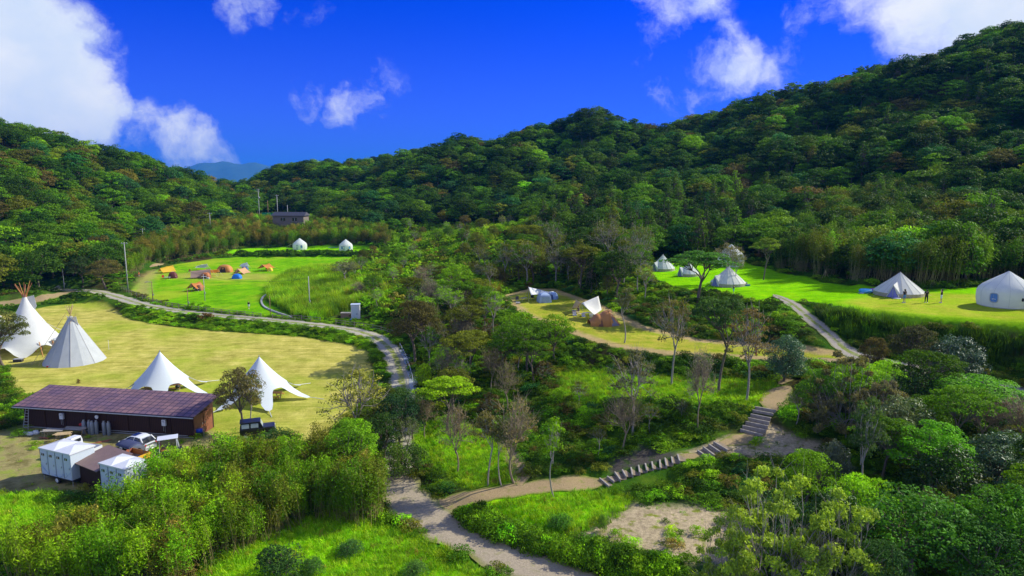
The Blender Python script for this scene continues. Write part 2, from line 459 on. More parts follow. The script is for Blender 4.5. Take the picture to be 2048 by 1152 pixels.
# dry mown grass: faint mowing lines
mp = t.add('ShaderNodeMapping', ins={0: P, 'Rotation': (0, 0, R(-38)), 'Scale': (0.16, 1.9, 1)})
n_str = t.noise(1.0, 5, 0.7, mp.outputs[0])
dry = t.ramp(t.math('ADD', t.math('MULTIPLY', n_str, .5), t.math('MULTIPLY', n_mid, .5)), [(0.38, (.31, .30, .05)), (0.5, (.50, .45, .09)), (0.62, (.70, .61, .17))])
dry_green = t.ramp(n_mid, [(0.3, (.25, .35, .025)), (0.7, (.47, .49, .06))])
dryc = t.mix(t.smooth(t.noise(0.045, 4, 0.55, P), .43, .62), dry, dry_green)
dryc = t.mix(t.math('MULTIPLY', t.smooth(t.noise(1.4, 6, .72, P), .56, .75), .5), dryc, (.62, .48, .2))
dirtc = t.ramp(n_mid, [(0.35, (.17, .15, .05)), (0.5, (.34, .29, .12)), (0.66, (.26, .34, .04))])
sandc = t.ramp(n_fine, [(0.3, (.36, .28, .17)), (0.7, (.60, .48, .30))])
layer('grn2', gr_bright, 1.2, 1.2)
layer('grn3', gr_deep, 1.5, 1.5)
layer('grn', gr_deep, 1.2, 1.2)
layer('grn4', gr_bright, 1.0, 1.0)
layer('grn5', gr_bright, 1.5, 1.5)
layer('sandp', t.mix(t.smooth(n_edge, .52, .66), sandc, (.24, .27, .04)), 1.0, .8)
layer('land', t.mix(t.smooth(n_edge, .5, .68), sandc, (.20, .24, .03)), .6, .5)
layer('slopeA', t.mix(t.smooth(n_edge, .5, .7), (.09, .08, .07), (.05, .09, .02)), .6, .6)
layer('dirt', dirtc, 1.4, 1.5)
layer('dry', dryc, 0.5, .35)
layer('lawn2', gr_bright, 0.8, .4)
layer('lawn1', t.mix(t.smooth(n_big, .45, .6), gr_deep, (.30, .44, .02)), 0.6, .4)
layer('camp2', (.42, .42, .07), 3.0, 2.0, .8)
layer('worn', (.42, .34, .12), 1.5, 1.5, .75)
layer('meadow', t.mix(t.smooth(n_big, .56, .72), gr_bright, (.28, .44, .01)), 0.5, .35)
layer('dryr', t.mix(t.smooth(n_mid, .35, .65), (.34, .46, .02), (.46, .44, .05)), 1.8, .9, .85)
platc = t.mix(t.smooth(t.math('ADD', at('sd_plat'), edge), -2.4, -.9), t.ramp(n_mid, [(0.35, (.26, .34, .02)), (.65, (.48, .42, .06))]), (.46, .34, .15))
layer('plat', platc, 0.35, .3)
col = t.vmath('SCALE', col, scale=t.math('MULTIPLY_ADD', t.noise(.22, 6, .7, P), .9, .55))
col = t.vmath('SCALE', col, scale=t.math('MULTIPLY_ADD', n_fine, .8, .60))
col = t.vmath('SCALE', col, scale=t.math('MULTIPLY_ADD', n_xf, .5, .75))
bs = t.add('ShaderNodeBsdfPrincipled', ins={'Base Color': col, 'Roughness': 0.95, 'Specular IOR Level': 0.0})
bp = t.add('ShaderNodeBump', ins={'Height': t.math('ADD', t.math('MULTIPLY', n_fine, .5), n_xf), 'Strength': 0.7, 'Distance': 0.10})
t.l.new(bp.outputs[0], bs.inputs['Normal'])
t.add('ShaderNodeOutputMaterial', ins={0: bs.outputs[0]})
GROUND_MAT = gm

PTS = np.c_[GXX.ravel(), GYY.ravel()]
SD = {k: sdf_attr(PTS, k) for k in GCOL}
ny, nx = GZ.shape
idx = np.arange(nx * ny).reshape(ny, nx)
FQ = np.c_[idx[:-1, :-1].ravel(), idx[:-1, 1:].ravel(), idx[1:, 1:].ravel(), idx[1:, :-1].ravel()]
VALL = np.c_[PTS, GZ.ravel()]
def sub_sheet(name, faces, label=None):
    used, inv = np.unique(faces, return_inverse=True)
    me = qmesh(name, VALL[used], inv.reshape(faces.shape), GROUND_MAT, {'sd_' + k: ('POINT', SD[k][used]) for k in GCOL}, smooth=True)
    o = put(bpy.data.objects.new(name, me)); o['kind'] = 'structure'
    return o
fc = VALL[FQ].mean(1)
inlawn = np.zeros(len(FQ), bool); infield = np.zeros(len(FQ), bool)
for k in ('lawn1', 'lawn2', 'meadow'): inlawn |= SD[k][FQ].mean(1) < 0
inplat = SD['plat'][FQ].mean(1) < 0
infield = SD['dry'][FQ].mean(1) < 0
hl = (fc[:, 2] > 12.5) & ~inlawn & ~infield & ~inplat
sub_sheet('ground', FQ[~(inlawn | infield | inplat | hl)])
sub_sheet('hills', FQ[hl])
sub_sheet('lawn', FQ[inlawn]); sub_sheet('field', FQ[infield]); sub_sheet('campsite_terrace', FQ[inplat])

# ------------------------------------------------------------------ gravel and dirt ways, draped as ribbons
def way_mat(name, base, rut, grass, mode):
    m, t = new_mat(name)
    u = t.add('ShaderNodeAttribute', attribute_name='u').outputs['Fac']
    tcn = t.add('ShaderNodeTexCoord').outputs['Object']
    n1 = t.noise(1.3, 5, .65, tcn); n2 = t.noise(9, 5, .7, tcn)
    au = t.math('ABSOLUTE', t.math('ADD', u, t.math('MULTIPLY', t.math('SUBTRACT', n1, .5), .5)))
    c = t.mix(n2, base, rut)
    if mode == 'ruts':
        mid = t.smooth(au, .34, .16)
        out = t.smooth(au, .72, .95)
        g = t.math('MULTIPLY', t.math('MAXIMUM', mid, out), t.smooth(n1, .3, .55))
        c = t.mix(g, c, grass)
    elif mode == 'edge':
        g = t.smooth(au, .62, 1.0)
        c = t.mix(g, c, grass)
        c = t.mix(t.math('MULTIPLY', t.smooth(n1, .52, .7), .6), c, grass)
    c = t.vmath('SCALE', c, scale=t.math('MULTIPLY_ADD', n2, .8, .6))
    b = t.add('ShaderNodeBsdfPrincipled', ins={'Base Color': c, 'Roughness': .95, 'Specular IOR Level': .1})
    bp = t.add('ShaderNodeBump', ins={'Height': n2, 'Strength': .6, 'Distance': .05}); t.l.new(bp.outputs[0], b.inputs['Normal'])
    t.add('ShaderNodeOutputMaterial', ins={0: b.outputs[0]})
    return m
M_TRACK = way_mat('gravel_track', (.32, .29, .23), (.52, .48, .39), (.22, .26, .05), 'ruts')
M_ROAD = way_mat('pale_road', (.27, .22, .15), (.46, .38, .28), (.22, .22, .07), 'edge')
M_RAMP = way_mat('ramp_gravel', (.27, .24, .20), (.44, .39, .33), (.20, .24, .05), 'ruts')
M_PATH = way_mat('dirt_path', (.27, .19, .09), (.44, .33, .18), (.19, .22, .04), 'edge')
rw = random.Random(8)
def way(name, pts, matl, lift=0.05, world=None):
    """pts: (px, py, half width in m)"""
    c = catmull([hit(p[0], p[1])[:2] + (p[2],) for p in pts], 10) if world is None else catmull(world, 10)
    # resample about every 0.5 m
    seg = np.hypot(*np.diff(c[:, :2], axis=0).T); s = np.r_[0, np.cumsum(seg)]
    q = np.arange(0, s[-1], 0.6); c = np.c_[[np.interp(q, s, c[:, k]) for k in range(3)]].T
    tan = np.gradient(c[:, :2], axis=0); tan /= np.maximum(np.linalg.norm(tan, axis=1), 1e-6)[:, None]
    nor = np.c_[-tan[:, 1], tan[:, 0]]
    us = np.linspace(-1, 1, 9); V = []; U = []
    for k in range(len(c)):
        tp = min(1.0, .25 + q[k] / 2.5, .25 + (q[-1] - q[k]) / 2.5) if name in ('dirt_path', 'ramp_road') else 1.0
        jl, jr = [tp * (1 + .10 * math.sin(q[k] * a_ + b_) + .08 * math.sin(q[k] * 2.7 + b_ * 3) + rw.uniform(-.07, .07)) for a_, b_ in ((1.1, 0), (.9, 2))]
        for u in us:
            hw = c[k, 2] * (jl if u < 0 else jr)
            x, y = c[k, :2] + nor[k] * u * hw
            V.append((x, y, 0)); U.append(u)
    V = np.array(V); V[:, 2] = ground(V[:, 0], V[:, 1]) + lift
    n = len(c); F = []
    for k in range(n - 1):
        for j in range(8):
            a = k * 9 + j; F.append((a, a + 9, a + 10, a + 1))
    me = qmesh(name, V, F, matl, {'u': ('POINT', U)}, smooth=True)
    o = put(bpy.data.objects.new(name, me)); o['kind'] = 'structure'
    return c
W_TRACK = way('gravel_road', [(105,578,1.5),(150,581,1.6),(190,583,1.7),(240,596,1.7),(300,613,1.7),(400,628,1.7),(500,637,1.7),(600,647,1.7),(700,660,1.7),(750,675,1.7),(785,705,1.7),(800,745,1.7),(806,790,1.8),(800,860,1.7),(796,950,1.6),(806,985,1.5),(845,1035,1.6),(950,1085,1.5),(1060,1135,1.5),(1180,1190,1.5),(1400,1300,2.1)], M_TRACK)
way('road', [(796,940,1.8),(806,985,1.85),(845,1030,2.0),(950,1083,1.95),(1060,1133,1.9),(1180,1190,1.9),(1400,1300,2.2)], M_ROAD, .075)
way('dirt_path', [(838,1022,1.7),(900,1008,1.3),(960,992,1.1),(1050,980,1.15),(1130,970,1.2),(1200,967,1.2),(1222,961,1.0)], M_PATH, .05)
way('dirt_path', [(1352,916,.9),(1375,914,.9),(1398,909,.9),(1412,905,.9)], M_PATH, .04)
way('dirt_path', [(1440,893,1.0),(1465,884,1.1),(1490,876,1.2),(1505,866,1.2)], M_PATH, .04)
way('dirt_path', [(1040,975,.9),(1040,940,.9),(1010,890,.8),(985,855,.6)], M_PATH, .06)
way('dirt_path', [(-60,612,1.4),(40,603,1.3),(105,592,1.2),(150,582,1.1)], M_PATH, .06)
way('dirt_path', [(300,535,.8),(312,530,.8),(330,527,.5)], M_PATH, .05) if True else way('dirt_path', [(266,592,.5),(280,572,.6),(288,552,.7),(300,537,.8),(325,528,.8)], M_PATH, .05)
way('ramp_road', [(1548,590,.7),(1580,606,.95),(1610,630,1.0),(1640,655,1.1),(1680,690,1.2),(1730,716,1.9),(1850,745,2.2),(1960,768,2.3),(2048,788,2.4),(2200,830,2.4)], M_RAMP, .06)
way('dirt_path', [(1560,770,.8),(1590,740,1.0),(1620,722,1.2),(1700,722,1.4)], M_PATH, .05)
way('dirt_path', [(1548,826,1.3),(1545,812,1.4),(1555,790,1.3),(1580,770,1.0)], M_PATH, .05)

# ------------------------------------------------------------------ leaf, twig and bark materials
def leaf_mat(name, rough=.65, spec=.12, trans=.3, young=(1.6, 1.5, .8), old=(1.1, .9, .8)):
    m, t = new_mat(name)
    tint = t.add('ShaderNodeAttribute', attribute_name='tint', attribute_type='INSTANCER').outputs['Color']
    lv = t.add('ShaderNodeAttribute', attribute_name='lv').outputs['Fac']
    rn = t.add('ShaderNodeObjectInfo').outputs['Random']
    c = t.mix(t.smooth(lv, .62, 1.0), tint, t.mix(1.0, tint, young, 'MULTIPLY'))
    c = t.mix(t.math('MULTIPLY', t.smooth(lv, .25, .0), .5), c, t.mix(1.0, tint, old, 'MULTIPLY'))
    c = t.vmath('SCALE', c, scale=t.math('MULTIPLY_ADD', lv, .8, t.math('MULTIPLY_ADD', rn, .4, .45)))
    b = t.add('ShaderNodeBsdfPrincipled', ins={'Base Color': c, 'Roughness': rough, 'Specular IOR Level': spec})
    tr = t.add('ShaderNodeBsdfTranslucent', ins={'Color': t.mix(1.0, c, (1.3, 1.25, .5), 'MULTIPLY')})
    mx = t.add('ShaderNodeMixShader', ins={0: trans, 1: b.outputs[0], 2: tr.outputs[0]})
    t.add('ShaderNodeOutputMaterial', ins={0: mx.outputs[0]})
    return m
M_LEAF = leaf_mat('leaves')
M_GLOSS = leaf_mat('glossy_leaves', .5, .32, .2, (1.6, 1.5, 1.2))
M_BLADE = leaf_mat('grass_blades', .6, .2, .35, (1.5, 1.25, .8), (1.6, 1.1, 1.0))
M_BARK = mat('bark', (.16, .125, .09), .9, noise=.35, nscale=5, bump=.5)
M_PALEBARK = mat('pale_bark', (.34, .30, .25), .9, noise=.3, nscale=5, bump=.4)
M_TWIG = mat('dry_twigs', (.30, .235, .15), .9, noise=.3)
M_CANE = mat('bamboo_cane', (.26, .22, .07), .6, noise=.3)

def leaves(rng, C, N, size, ratio=.55, rnd=.6):
    """diamond leaves at centres C facing N"""
    n = len(C)
    N = N / np.maximum(np.linalg.norm(N, axis=1), 1e-6)[:, None] + rng.normal(0, rnd, (n, 3))
    N /= np.maximum(np.linalg.norm(N, axis=1), 1e-6)[:, None]
    A = rng.normal(0, 1, (n, 3)); A -= (A * N).sum(1)[:, None] * N; A /= np.maximum(np.linalg.norm(A, axis=1), 1e-6)[:, None]
    B = np.cross(N, A)
    s = (size * rng.uniform(.6, 1.25, n))[:, None]
    V = np.stack([C - A * s * .5, C + B * s * ratio * .5 - N * s * .08, C + A * s * .5, C - B * s * ratio * .5 - N * s * .08], 1).reshape(-1, 3)
    F = np.arange(n * 4).reshape(n, 4)
    return V, F

def tube(path, radii, sides=5):
    path = np.asarray(path, float); n = len(path)
    T = np.gradient(path, axis=0); T /= np.maximum(np.linalg.norm(T, axis=1), 1e-6)[:, None]
    ref = np.array([0.31, 0.2, 0.93]) if abs(T[0] @ np.array([0.31, .2, .93])) < .9 else np.array([1., 0, 0])
    U = np.cross(T, ref); U /= np.linalg.norm(U, axis=1)[:, None]; W = np.cross(T, U)
    a = np.linspace(0, 2 * np.pi, sides, endpoint=False)
    V = path[:, None] + (U[:, None] * np.cos(a)[None, :, None] + W[:, None] * np.sin(a)[None, :, None]) * np.asarray(radii)[:, None, None]
    V = V.reshape(-1, 3); F = []
    for i in range(n - 1):
        for k in range(sides):
            k2 = (k + 1) % sides
            F.append((i * sides + k, i * sides + k2, (i + 1) * sides + k2, (i + 1) * sides + k))
    return V, np.array(F)

def cat(parts):
    V = []; F = []; o = 0
    for v, f in parts:
        V.append(v); F.append(f + o); o += len(v)
    return np.vstack(V), np.vstack(F)

def limb(rng, a, b, sag=.12, n=5):
    a = np.array(a, float); b = np.array(b, float); t = np.linspace(0, 1, n)[:, None]
    L = np.linalg.norm(b - a); off = rng.normal(0, 1, 3) * L * .1; off[2] += L * sag
    return a * (1 - t) + b * t + off * (4 * t * (1 - t)) * .6

def dome_pads(rng, n, Rr, z0, z1, pr, flat=.5, hole=.0, skew=(0, 0)):
    """pad centres spread over a dome between z0 and z1"""
    out = []
    tries = 0
    while len(out) < n and tries < 4000:
        tries += 1
        a = rng.uniform(0, 2 * np.pi); u = rng.uniform(0, 1)
        zr = rng.uniform(0.0, 1.0) ** .8
        rad = Rr * math.sqrt(max(0.02, 1 - zr ** 2.2)) * rng.uniform(.72, 1.0) if rng.uniform() > .25 else Rr * rng.uniform(.1, .7) * (1 - zr)
        p = np.array([math.cos(a) * rad + skew[0] * zr, math.sin(a) * rad + skew[1] * zr, z0 + (z1 - z0) * zr])
        r = pr * rng.uniform(.7, 1.25)
        if all(np.linalg.norm((p - q) * (1, 1, 1.6)) > (r + s) * .52 for q, s, _ in out):
            out.append((p, r, flat * rng.uniform(.8, 1.2)))
    return out

def crown(rng, pads, per, size, ratio=.55, up=.5, low=-.35, shell=.75, rnd=.55):
    C = []; N = []; LV = []
    for p, r, sq in pads:
        n = int(per * rng.uniform(.75, 1.25))
        d = rng.normal(0, 1, (n * 2, 3)); d /= np.linalg.norm(d, axis=1)[:, None]
        d = d[d[:, 2] > low][:n]
        rr = r * (shell + (1.08 - shell) * rng.uniform(0, 1, len(d)) ** .6) * (1 + .16 * np.sin(d[:, 0] * 5 + p[0] * 3) * np.cos(d[:, 1] * 6 + p[1]))
        c = p + d * rr[:, None] * np.array([1, 1, sq])
        C.append(c); N.append(d * .8 + np.array([0, 0, up]))
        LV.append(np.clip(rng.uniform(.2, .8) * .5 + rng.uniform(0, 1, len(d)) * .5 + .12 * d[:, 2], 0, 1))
    C = np.vstack(C); N = np.vstack(N)
    V, F = leaves(rng, C, N, size, ratio, rnd)
    return V, F, np.concatenate(LV)

def skeleton(rng, pads, trunk_h, r0, lean=(0, 0), groups=6, twigs=0, twl=.6, base=(0, 0, 0), r_tip=.025):
    base = np.array(base, float)
    fork = base + np.array([lean[0], lean[1], trunk_h])
    parts = [tube(np.vstack([base - (0, 0, .25), limb(rng, base, fork, 0, 6)]), np.r_[r0 * 1.5, np.linspace(r0 * 1.15, r0 * .75, 6)], 7)]
    P = np.array([p for p, _, _ in pads]); ang = np.arctan2(P[:, 1] - fork[1], P[:, 0] - fork[0])
    order = np.argsort(ang); chunks = np.array_split(order, min(groups, len(pads)))
    for ch in chunks:
        m = P[ch].mean(0); j = fork * .5 + m * .5; j[2] = fork[2] * .55 + m[2] * .45
        parts.append(tube(limb(rng, fork - (0, 0, trunk_h * rng.uniform(0, .18)), j, .05, 4), np.linspace(r0 * .55, r0 * .35, 4), 5))
        for k in ch:
            tip = P[k]
            mid = limb(rng, j, tip, .08, 4)
            parts.append(tube(mid, np.linspace(r0 * .3, r_tip, 4), 4))
            for _ in range(twigs):
                s = mid[rng.randint(1, 4)]; d = rng.normal(0, 1, 3); d[2] = abs(d[2]) * .9 + .3; d /= np.linalg.norm(d)
                d = d * .8 + (tip - fork) / np.linalg.norm(tip - fork) * .4
                e = s + d * twl * rng.uniform(.6, 1.3)
                parts.append(tube(np.array([s, (s + e) / 2 + rng.normal(0, .06, 3) * twl, e]), [r_tip * .7, r_tip * .5, r_tip * .25], 3))
    return cat(parts)

# prototypes: kind -> list of (crown mesh, trunk mesh, width, height)
PROTO = {}
def add_proto(kind, cm, tm, wid, hgt): PROTO.setdefault(kind, []).append((cm, tm, wid, hgt))
def mk(kind, seed, pads, trunk_h, r0, per, size, lean=(0, 0), leafm=None, bark=None, twigs=0, twl=.6, groups=6, up=.5, low=-.35, shell=.75, rnd=.55, ratio=.55, keep=1.0, bases=None, r_tip=.025):
    rng = np.random.RandomState(seed)
    V, F, LV = crown(rng, pads, per, size, ratio, up, low, shell, rnd)
    cm = qmesh(kind + '_crown', V, F, leafm or M_LEAF, {'lv': ('FACE', LV)})
    if bases is None:
        TV, TF = skeleton(rng, pads, trunk_h, r0, lean, groups, twigs, twl, r_tip=r_tip)
    else:
        parts = []; ch = np.array_split(np.argsort([p[0][0] for p in pads]), len(bases))
        for b, c in zip(bases, ch):
            parts.append(skeleton(rng, [pads[i] for i in c], trunk_h * rng.uniform(.85, 1.1), r0, (lean[0] + pads[c[0]][0][0] * .35, lean[1]), max(2, groups // len(bases)), twigs, twl, base=b, r_tip=r_tip))
        TV, TF = cat(parts)
    tm = qmesh(kind + '_trunk', TV, TF, bark or M_BARK, smooth=True)
    add_proto(kind, cm, tm, float(np.ptp(V[:, 0]) + np.ptp(V[:, 1])) / 2, float(V[:, 2].max()))

for s in range(4):
    rg = np.random.RandomState(100 + s)
    mk('broadleaf_tree', 200 + s, dome_pads(rg, 46, 3.1, 3.2, 6.6, .85, .5, skew=(-.4, 0)), 2.6, .17, 175, .20, (.3 * (s - 1), .2), twigs=2, low=-.2)
for s in range(3):
    rg = np.random.RandomState(120 + s)
    mk('umbrella_tree', 220 + s, dome_pads(rg, 34, 3.0, 4.6, 6.0, .75, .38, skew=(-.5, .2)), 3.0, .14, 190, .19, (.7 - .6 * s, .1), twigs=2, low=-.05, groups=5)
for s in range(3):
    rg = np.random.RandomState(140 + s)
    mk('slender_tree', 240 + s, dome_pads(rg, 18, 1.35, 4.3, 7.3, .55, .65, skew=(.3, 0)), 4.0, .085, 120, .19, (.5 - .5 * s, .1), bark=M_PALEBARK, twigs=4, groups=4, shell=.4)
for s in range(4):
    rg = np.random.RandomState(160 + s)
    mk('bare_tree', 260 + s, dome_pads(rg, 34, 2.0, 3.0, 6.0, .55, .7), 2.3, .09, 30, .16, (.4 - .3 * s, 0), bark=M_TWIG, twigs=13, twl=1.0, groups=6, shell=.3, r_tip=.02)
for s in range(3):
    rg = np.random.RandomState(180 + s)
    mk('sparse_tree', 280 + s, dome_pads(rg, 30, 2.2, 3.4, 6.3, .6, .6), 3.0, .10, 62, .19, (.3 - .3 * s, 0), bark=M_PALEBARK, twigs=6, twl=.8, groups=5, shell=.35)
for s in range(2):
    rg = np.random.RandomState(190 + s)
    mk('glossy_tree', 290 + s, dome_pads(rg, 60, 2.3, .9, 4.3, .75, .75), 1.0, .14, 160, .18, leafm=M_GLOSS, bark=M_BARK, low=-.2, rnd=.45, up=.35)
for s in range(3):
    rg = np.random.RandomState(210 + s)
    mk('round_bush', 310 + s, dome_pads(rg, 30, 1.35, .35, 2.2, .55, .75), .5, .05, 120, .15, low=-.3, twigs=2, twl=.4)
for s in range(2):
    rg = np.random.RandomState(230 + s)
    pads = []
    for k in range(70):
        a = rg.uniform(0, 6.28); rr = 2.6 * math.sqrt(rg.uniform(0, 1)); zz = 4.6 * (1 - (rr / 3.3) ** 2) * rg.uniform(.35, 1.05)
        pads.append((np.array([math.cos(a) * rr, math.sin(a) * rr, max(zz, .4)]), .34 * rg.uniform(.7, 1.3), .7))
    mk('twiggy_shrub', 330 + s, pads, .6, .04, 165, .155, bark=M_PALEBARK, twigs=5, twl=.8, groups=12, shell=.25, rnd=.8, r_tip=.013)
# far crowns, cheap
for s in range(5):
    rg = np.random.RandomState(400 + s)
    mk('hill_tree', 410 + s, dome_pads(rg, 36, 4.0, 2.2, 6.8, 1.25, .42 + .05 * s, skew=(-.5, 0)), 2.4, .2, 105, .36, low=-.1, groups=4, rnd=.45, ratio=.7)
for s in range(2):
    rg = np.random.RandomState(430 + s)
    pads = []
    for k in range(26):
        z = 1.6 + 7.2 * (k / 25); rr = 2.1 * (1 - (z - 1.6) / 7.9) ** .8
        for q in range(max(1, int(5 * (1 - k / 30)))):
            a = rg.uniform(0, 6.28); pads.append((np.array([math.cos(a) * rr * .75, math.sin(a) * rr * .75, z]), .5 + rr * .25, .45))
    mk('cedar_tree', 440 + s, pads, 6.5, .15, 20, .45, low=-.3, groups=5, rnd=.5, ratio=.5)

def blade_clump(name, seed, n, R0, H, width, arch, mat_, lv0=.2, stems=None, leafy=None):
    rg = np.random.RandomState(seed); V = []; F = []; LV = []
    o = 0
    for k in range(n):
        a = rg.uniform(0, 6.28); r = R0 * math.sqrt(rg.uniform(0, 1)); b = np.array([math.cos(a) * r, math.sin(a) * r, 0])
        d = rg.uniform(0, 6.28); dr = np.array([math.cos(d), math.sin(d), 0]); side = np.array([-dr[1], dr[0], 0])
        h = H * rg.uniform(.55, 1.1); ar = arch * rg.uniform(.4, 1.3) * h; w_ = width * rg.uniform(.7, 1.2)
        ts = (0, .4, .75, 1.0); ws = (1, .85, .5, .05)
        for i, (t_, q) in enumerate(zip(ts, ws)):
            c = b + dr * ar * t_ ** 2 + np.array([0, 0, h * (t_ - .18 * arch * t_ ** 3)])
            V += [c - side * w_ * q * .5, c + side * w_ * q * .5]
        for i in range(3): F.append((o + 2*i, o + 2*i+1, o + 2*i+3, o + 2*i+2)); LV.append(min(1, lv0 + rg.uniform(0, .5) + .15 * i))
        o += 8
    return np.array(V), np.array(F), LV
def stuff_proto(name, V, F, LV, m):
    return qmesh(name, V, F, m, {'lv': ('FACE', LV)})
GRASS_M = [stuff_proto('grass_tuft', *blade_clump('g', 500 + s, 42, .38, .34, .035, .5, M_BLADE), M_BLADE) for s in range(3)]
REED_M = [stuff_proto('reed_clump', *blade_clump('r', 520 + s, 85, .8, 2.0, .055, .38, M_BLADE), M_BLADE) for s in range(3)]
def bamboo(seed, H=4.6):
    rg = np.random.RandomState(seed); tub = []; C = []; N = []; LV = []
    for k in range(22):
        a = rg.uniform(0, 6.28); r = .95 * math.sqrt(rg.uniform(0, 1)); h = H * rg.uniform(.6, 1.08)
        b = np.array([math.cos(a) * r, math.sin(a) * r, -.1]); top = b + np.array([rg.normal(0, .3), rg.normal(0, .3), h])
        pth = limb(rg, b, top, 0, 4); tub.append(tube(pth, [.022, .02, .016, .008], 3))
        n = 95
        tt = rg.uniform(.42, 1.02, n) ** .8; c = b + (top - b) * tt[:, None]
        spread = .42 * (1.15 - tt)[:, None] + .1
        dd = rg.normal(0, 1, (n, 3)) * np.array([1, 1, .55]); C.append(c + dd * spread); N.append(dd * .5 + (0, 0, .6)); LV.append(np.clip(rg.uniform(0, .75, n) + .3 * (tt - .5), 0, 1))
    V, F = leaves(rg, np.vstack(C), np.vstack(N), .26, .26, .7)
    TV, TF = cat(tub)
    me = qmesh('bamboo_clump', np.vstack([V, TV]), np.vstack([F, TF + len(V)]), M_LEAF, {'lv': ('FACE', np.r_[np.concatenate(LV), np.zeros(len(TF))])})
    me.materials.append(M_CANE)
    me.polygons.foreach_set('material_index', np.r_[np.zeros(len(F), np.int32), np.ones(len(TF), np.int32)])
    return me
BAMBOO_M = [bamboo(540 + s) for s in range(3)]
def shrub(seed, Rr=.9, H=.8, size=.15, per=60, np_=11):
    rg = np.random.RandomState(seed)
    pads = dome_pads(rg, np_, Rr, .15, H, .36, .7)
    V, F, LV = crown(rg, pads, per, size, low=-.3)
    return stuff_proto('shrub_clump', V, F, LV, M_LEAF)
SHRUB_M = [shrub(560 + s) for s in range(4)]
SHRUBF_M = [shrub(570 + s, 1.4, 1.2, .34, 34, 10) for s in range(3)]
# merged crown and trunk for the far mass
def merged(c, tm):
    V1 = np.empty(len(c.vertices) * 3, np.float32); c.vertices.foreach_get('co', V1)
    F1 = np.empty(len(c.loops), np.int32); c.loops.foreach_get('vertex_index', F1)
    L1 = np.empty(len(c.polygons), np.float32); c.attributes['lv'].data.foreach_get('value', L1)
    V2 = np.empty(len(tm.vertices) * 3, np.float32); tm.vertices.foreach_get('co', V2)
    F2 = np.empty(len(tm.loops), np.int32); tm.loops.foreach_get('vertex_index', F2)
    F1 = F1.reshape(-1, 4); F2 = F2.reshape(-1, 4); V1 = V1.reshape(-1, 3)
    me = qmesh('far_tree', np.vstack([V1, V2.reshape(-1, 3)]), np.vstack([F1, F2 + len(V1)]), c.materials[0], {'lv': ('FACE', np.r_[L1, np.zeros(len(F2))])})
    me.materials.append(tm.materials[0])
    me.polygons.foreach_set('material_index', np.r_[np.zeros(len(F1), np.int32), np.ones(len(F2), np.int32)])
    return me

# ------------------------------------------------------------------ masses nobody could count: one object each
def mass(name, meshes, X, Y, S, tint, seed=0, lean=.08, sink=.05, label=None, cat_=None, zscale=None, idx=None, Z=None):
    rng = np.random.RandomState(seed); n = len(X)
    if n == 0: return None
    coll = bpy.data.collections.new(name + '_kinds')
    for k, me in enumerate(meshes):
        coll.objects.link(bpy.data.objects.new('%s_kind_%02d' % (name, k), me))
    Z = (ground(X, Y) if Z is None else Z) - sink
    me = bpy.data.meshes.new(name)
    me.vertices.add(n); me.vertices.foreach_set('co', np.c_[X, Y, Z].astype(np.float32).ravel())
    def attr(an, ty, vals, key):
        a = me.attributes.new(an, ty, 'POINT'); a.data.foreach_set(key, np.asarray(vals).ravel())
    S = np.asarray(S, np.float32); zs = np.ones(n) if zscale is None else zscale
    attr('sc', 'FLOAT_VECTOR', np.c_[S, S, S * zs].astype(np.float32), 'vector')
    attr('rot', 'FLOAT_VECTOR', np.c_[rng.normal(0, lean, n), rng.normal(0, lean, n), rng.uniform(0, 6.283, n)].astype(np.float32), 'vector')
    attr('pick', 'INT', (rng.randint(0, len(meshes), n) if idx is None else idx).astype(np.int32), 'value')
    attr('tint', 'FLOAT_VECTOR', np.asarray(tint, np.float32), 'vector')
    o = put(bpy.data.objects.new(name, me)); o['kind'] = 'stuff'
    if label: o['label'] = label
    if cat_: o['category'] = cat_
    ng = bpy.data.node_groups.new(name, 'GeometryNodeTree')
    ng.interface.new_socket('Geometry', in_out='INPUT', socket_type='NodeSocketGeometry')
    ng.interface.new_socket('Geometry', in_out='OUTPUT', socket_type='NodeSocketGeometry')
    N = ng.nodes; L = ng.links
    gi = N.new('NodeGroupInput'); go = N.new('NodeGroupOutput')
    ci = N.new('GeometryNodeCollectionInfo'); ci.inputs['Collection'].default_value = coll
    ci.inputs['Separate Children'].default_value = True; ci.inputs['Reset Children'].default_value = True
    ip = N.new('GeometryNodeInstanceOnPoints'); ip.inputs['Pick Instance'].default_value = True
    def na(nm, ty):
        a = N.new('GeometryNodeInputNamedAttribute'); a.data_type = ty; a.inputs['Name'].default_value = nm; return a.outputs[0]
    L.new(gi.outputs[0], ip.inputs['Points']); L.new(ci.outputs[0], ip.inputs['Instance'])
    L.new(na('pick', 'INT'), ip.inputs['Instance Index'])
    er = N.new('FunctionNodeEulerToRotation'); L.new(na('rot', 'FLOAT_VECTOR'), er.inputs[0]); L.new(er.outputs[0], ip.inputs['Rotation'])
    L.new(na('sc', 'FLOAT_VECTOR'), ip.inputs['Scale'])
    L.new(ip.outputs[0], go.inputs[0])
    md = o.modifiers.new('scatter', 'NODES'); md.node_group = ng
    return o

PAL = {
 'dark': (.036, .090, .005), 'mid': (.085, .190, .005), 'bright': (.19, .38, .006), 'lime': (.28, .46, .010),
 'olive': (.14, .17, .012), 'brown': (.135, .112, .025), 'teal': (.040, .135, .030), 'gold': (.27, .24, .040), 'grey': (.18, .20, .13),
}
def pick_tint(rng, n, weights, jit=.16):
    ks = list(weights); p = np.array([weights[k] for k in ks], float); p /= p.sum()
    c = rng.choice(len(ks), n, p=p); T = np.array([PAL[k] for k in ks])[c]
    return T * np.exp(rng.normal(0, jit, (n, 1))) * np.exp(rng.normal(0, .07, (n, 3))), c, ks

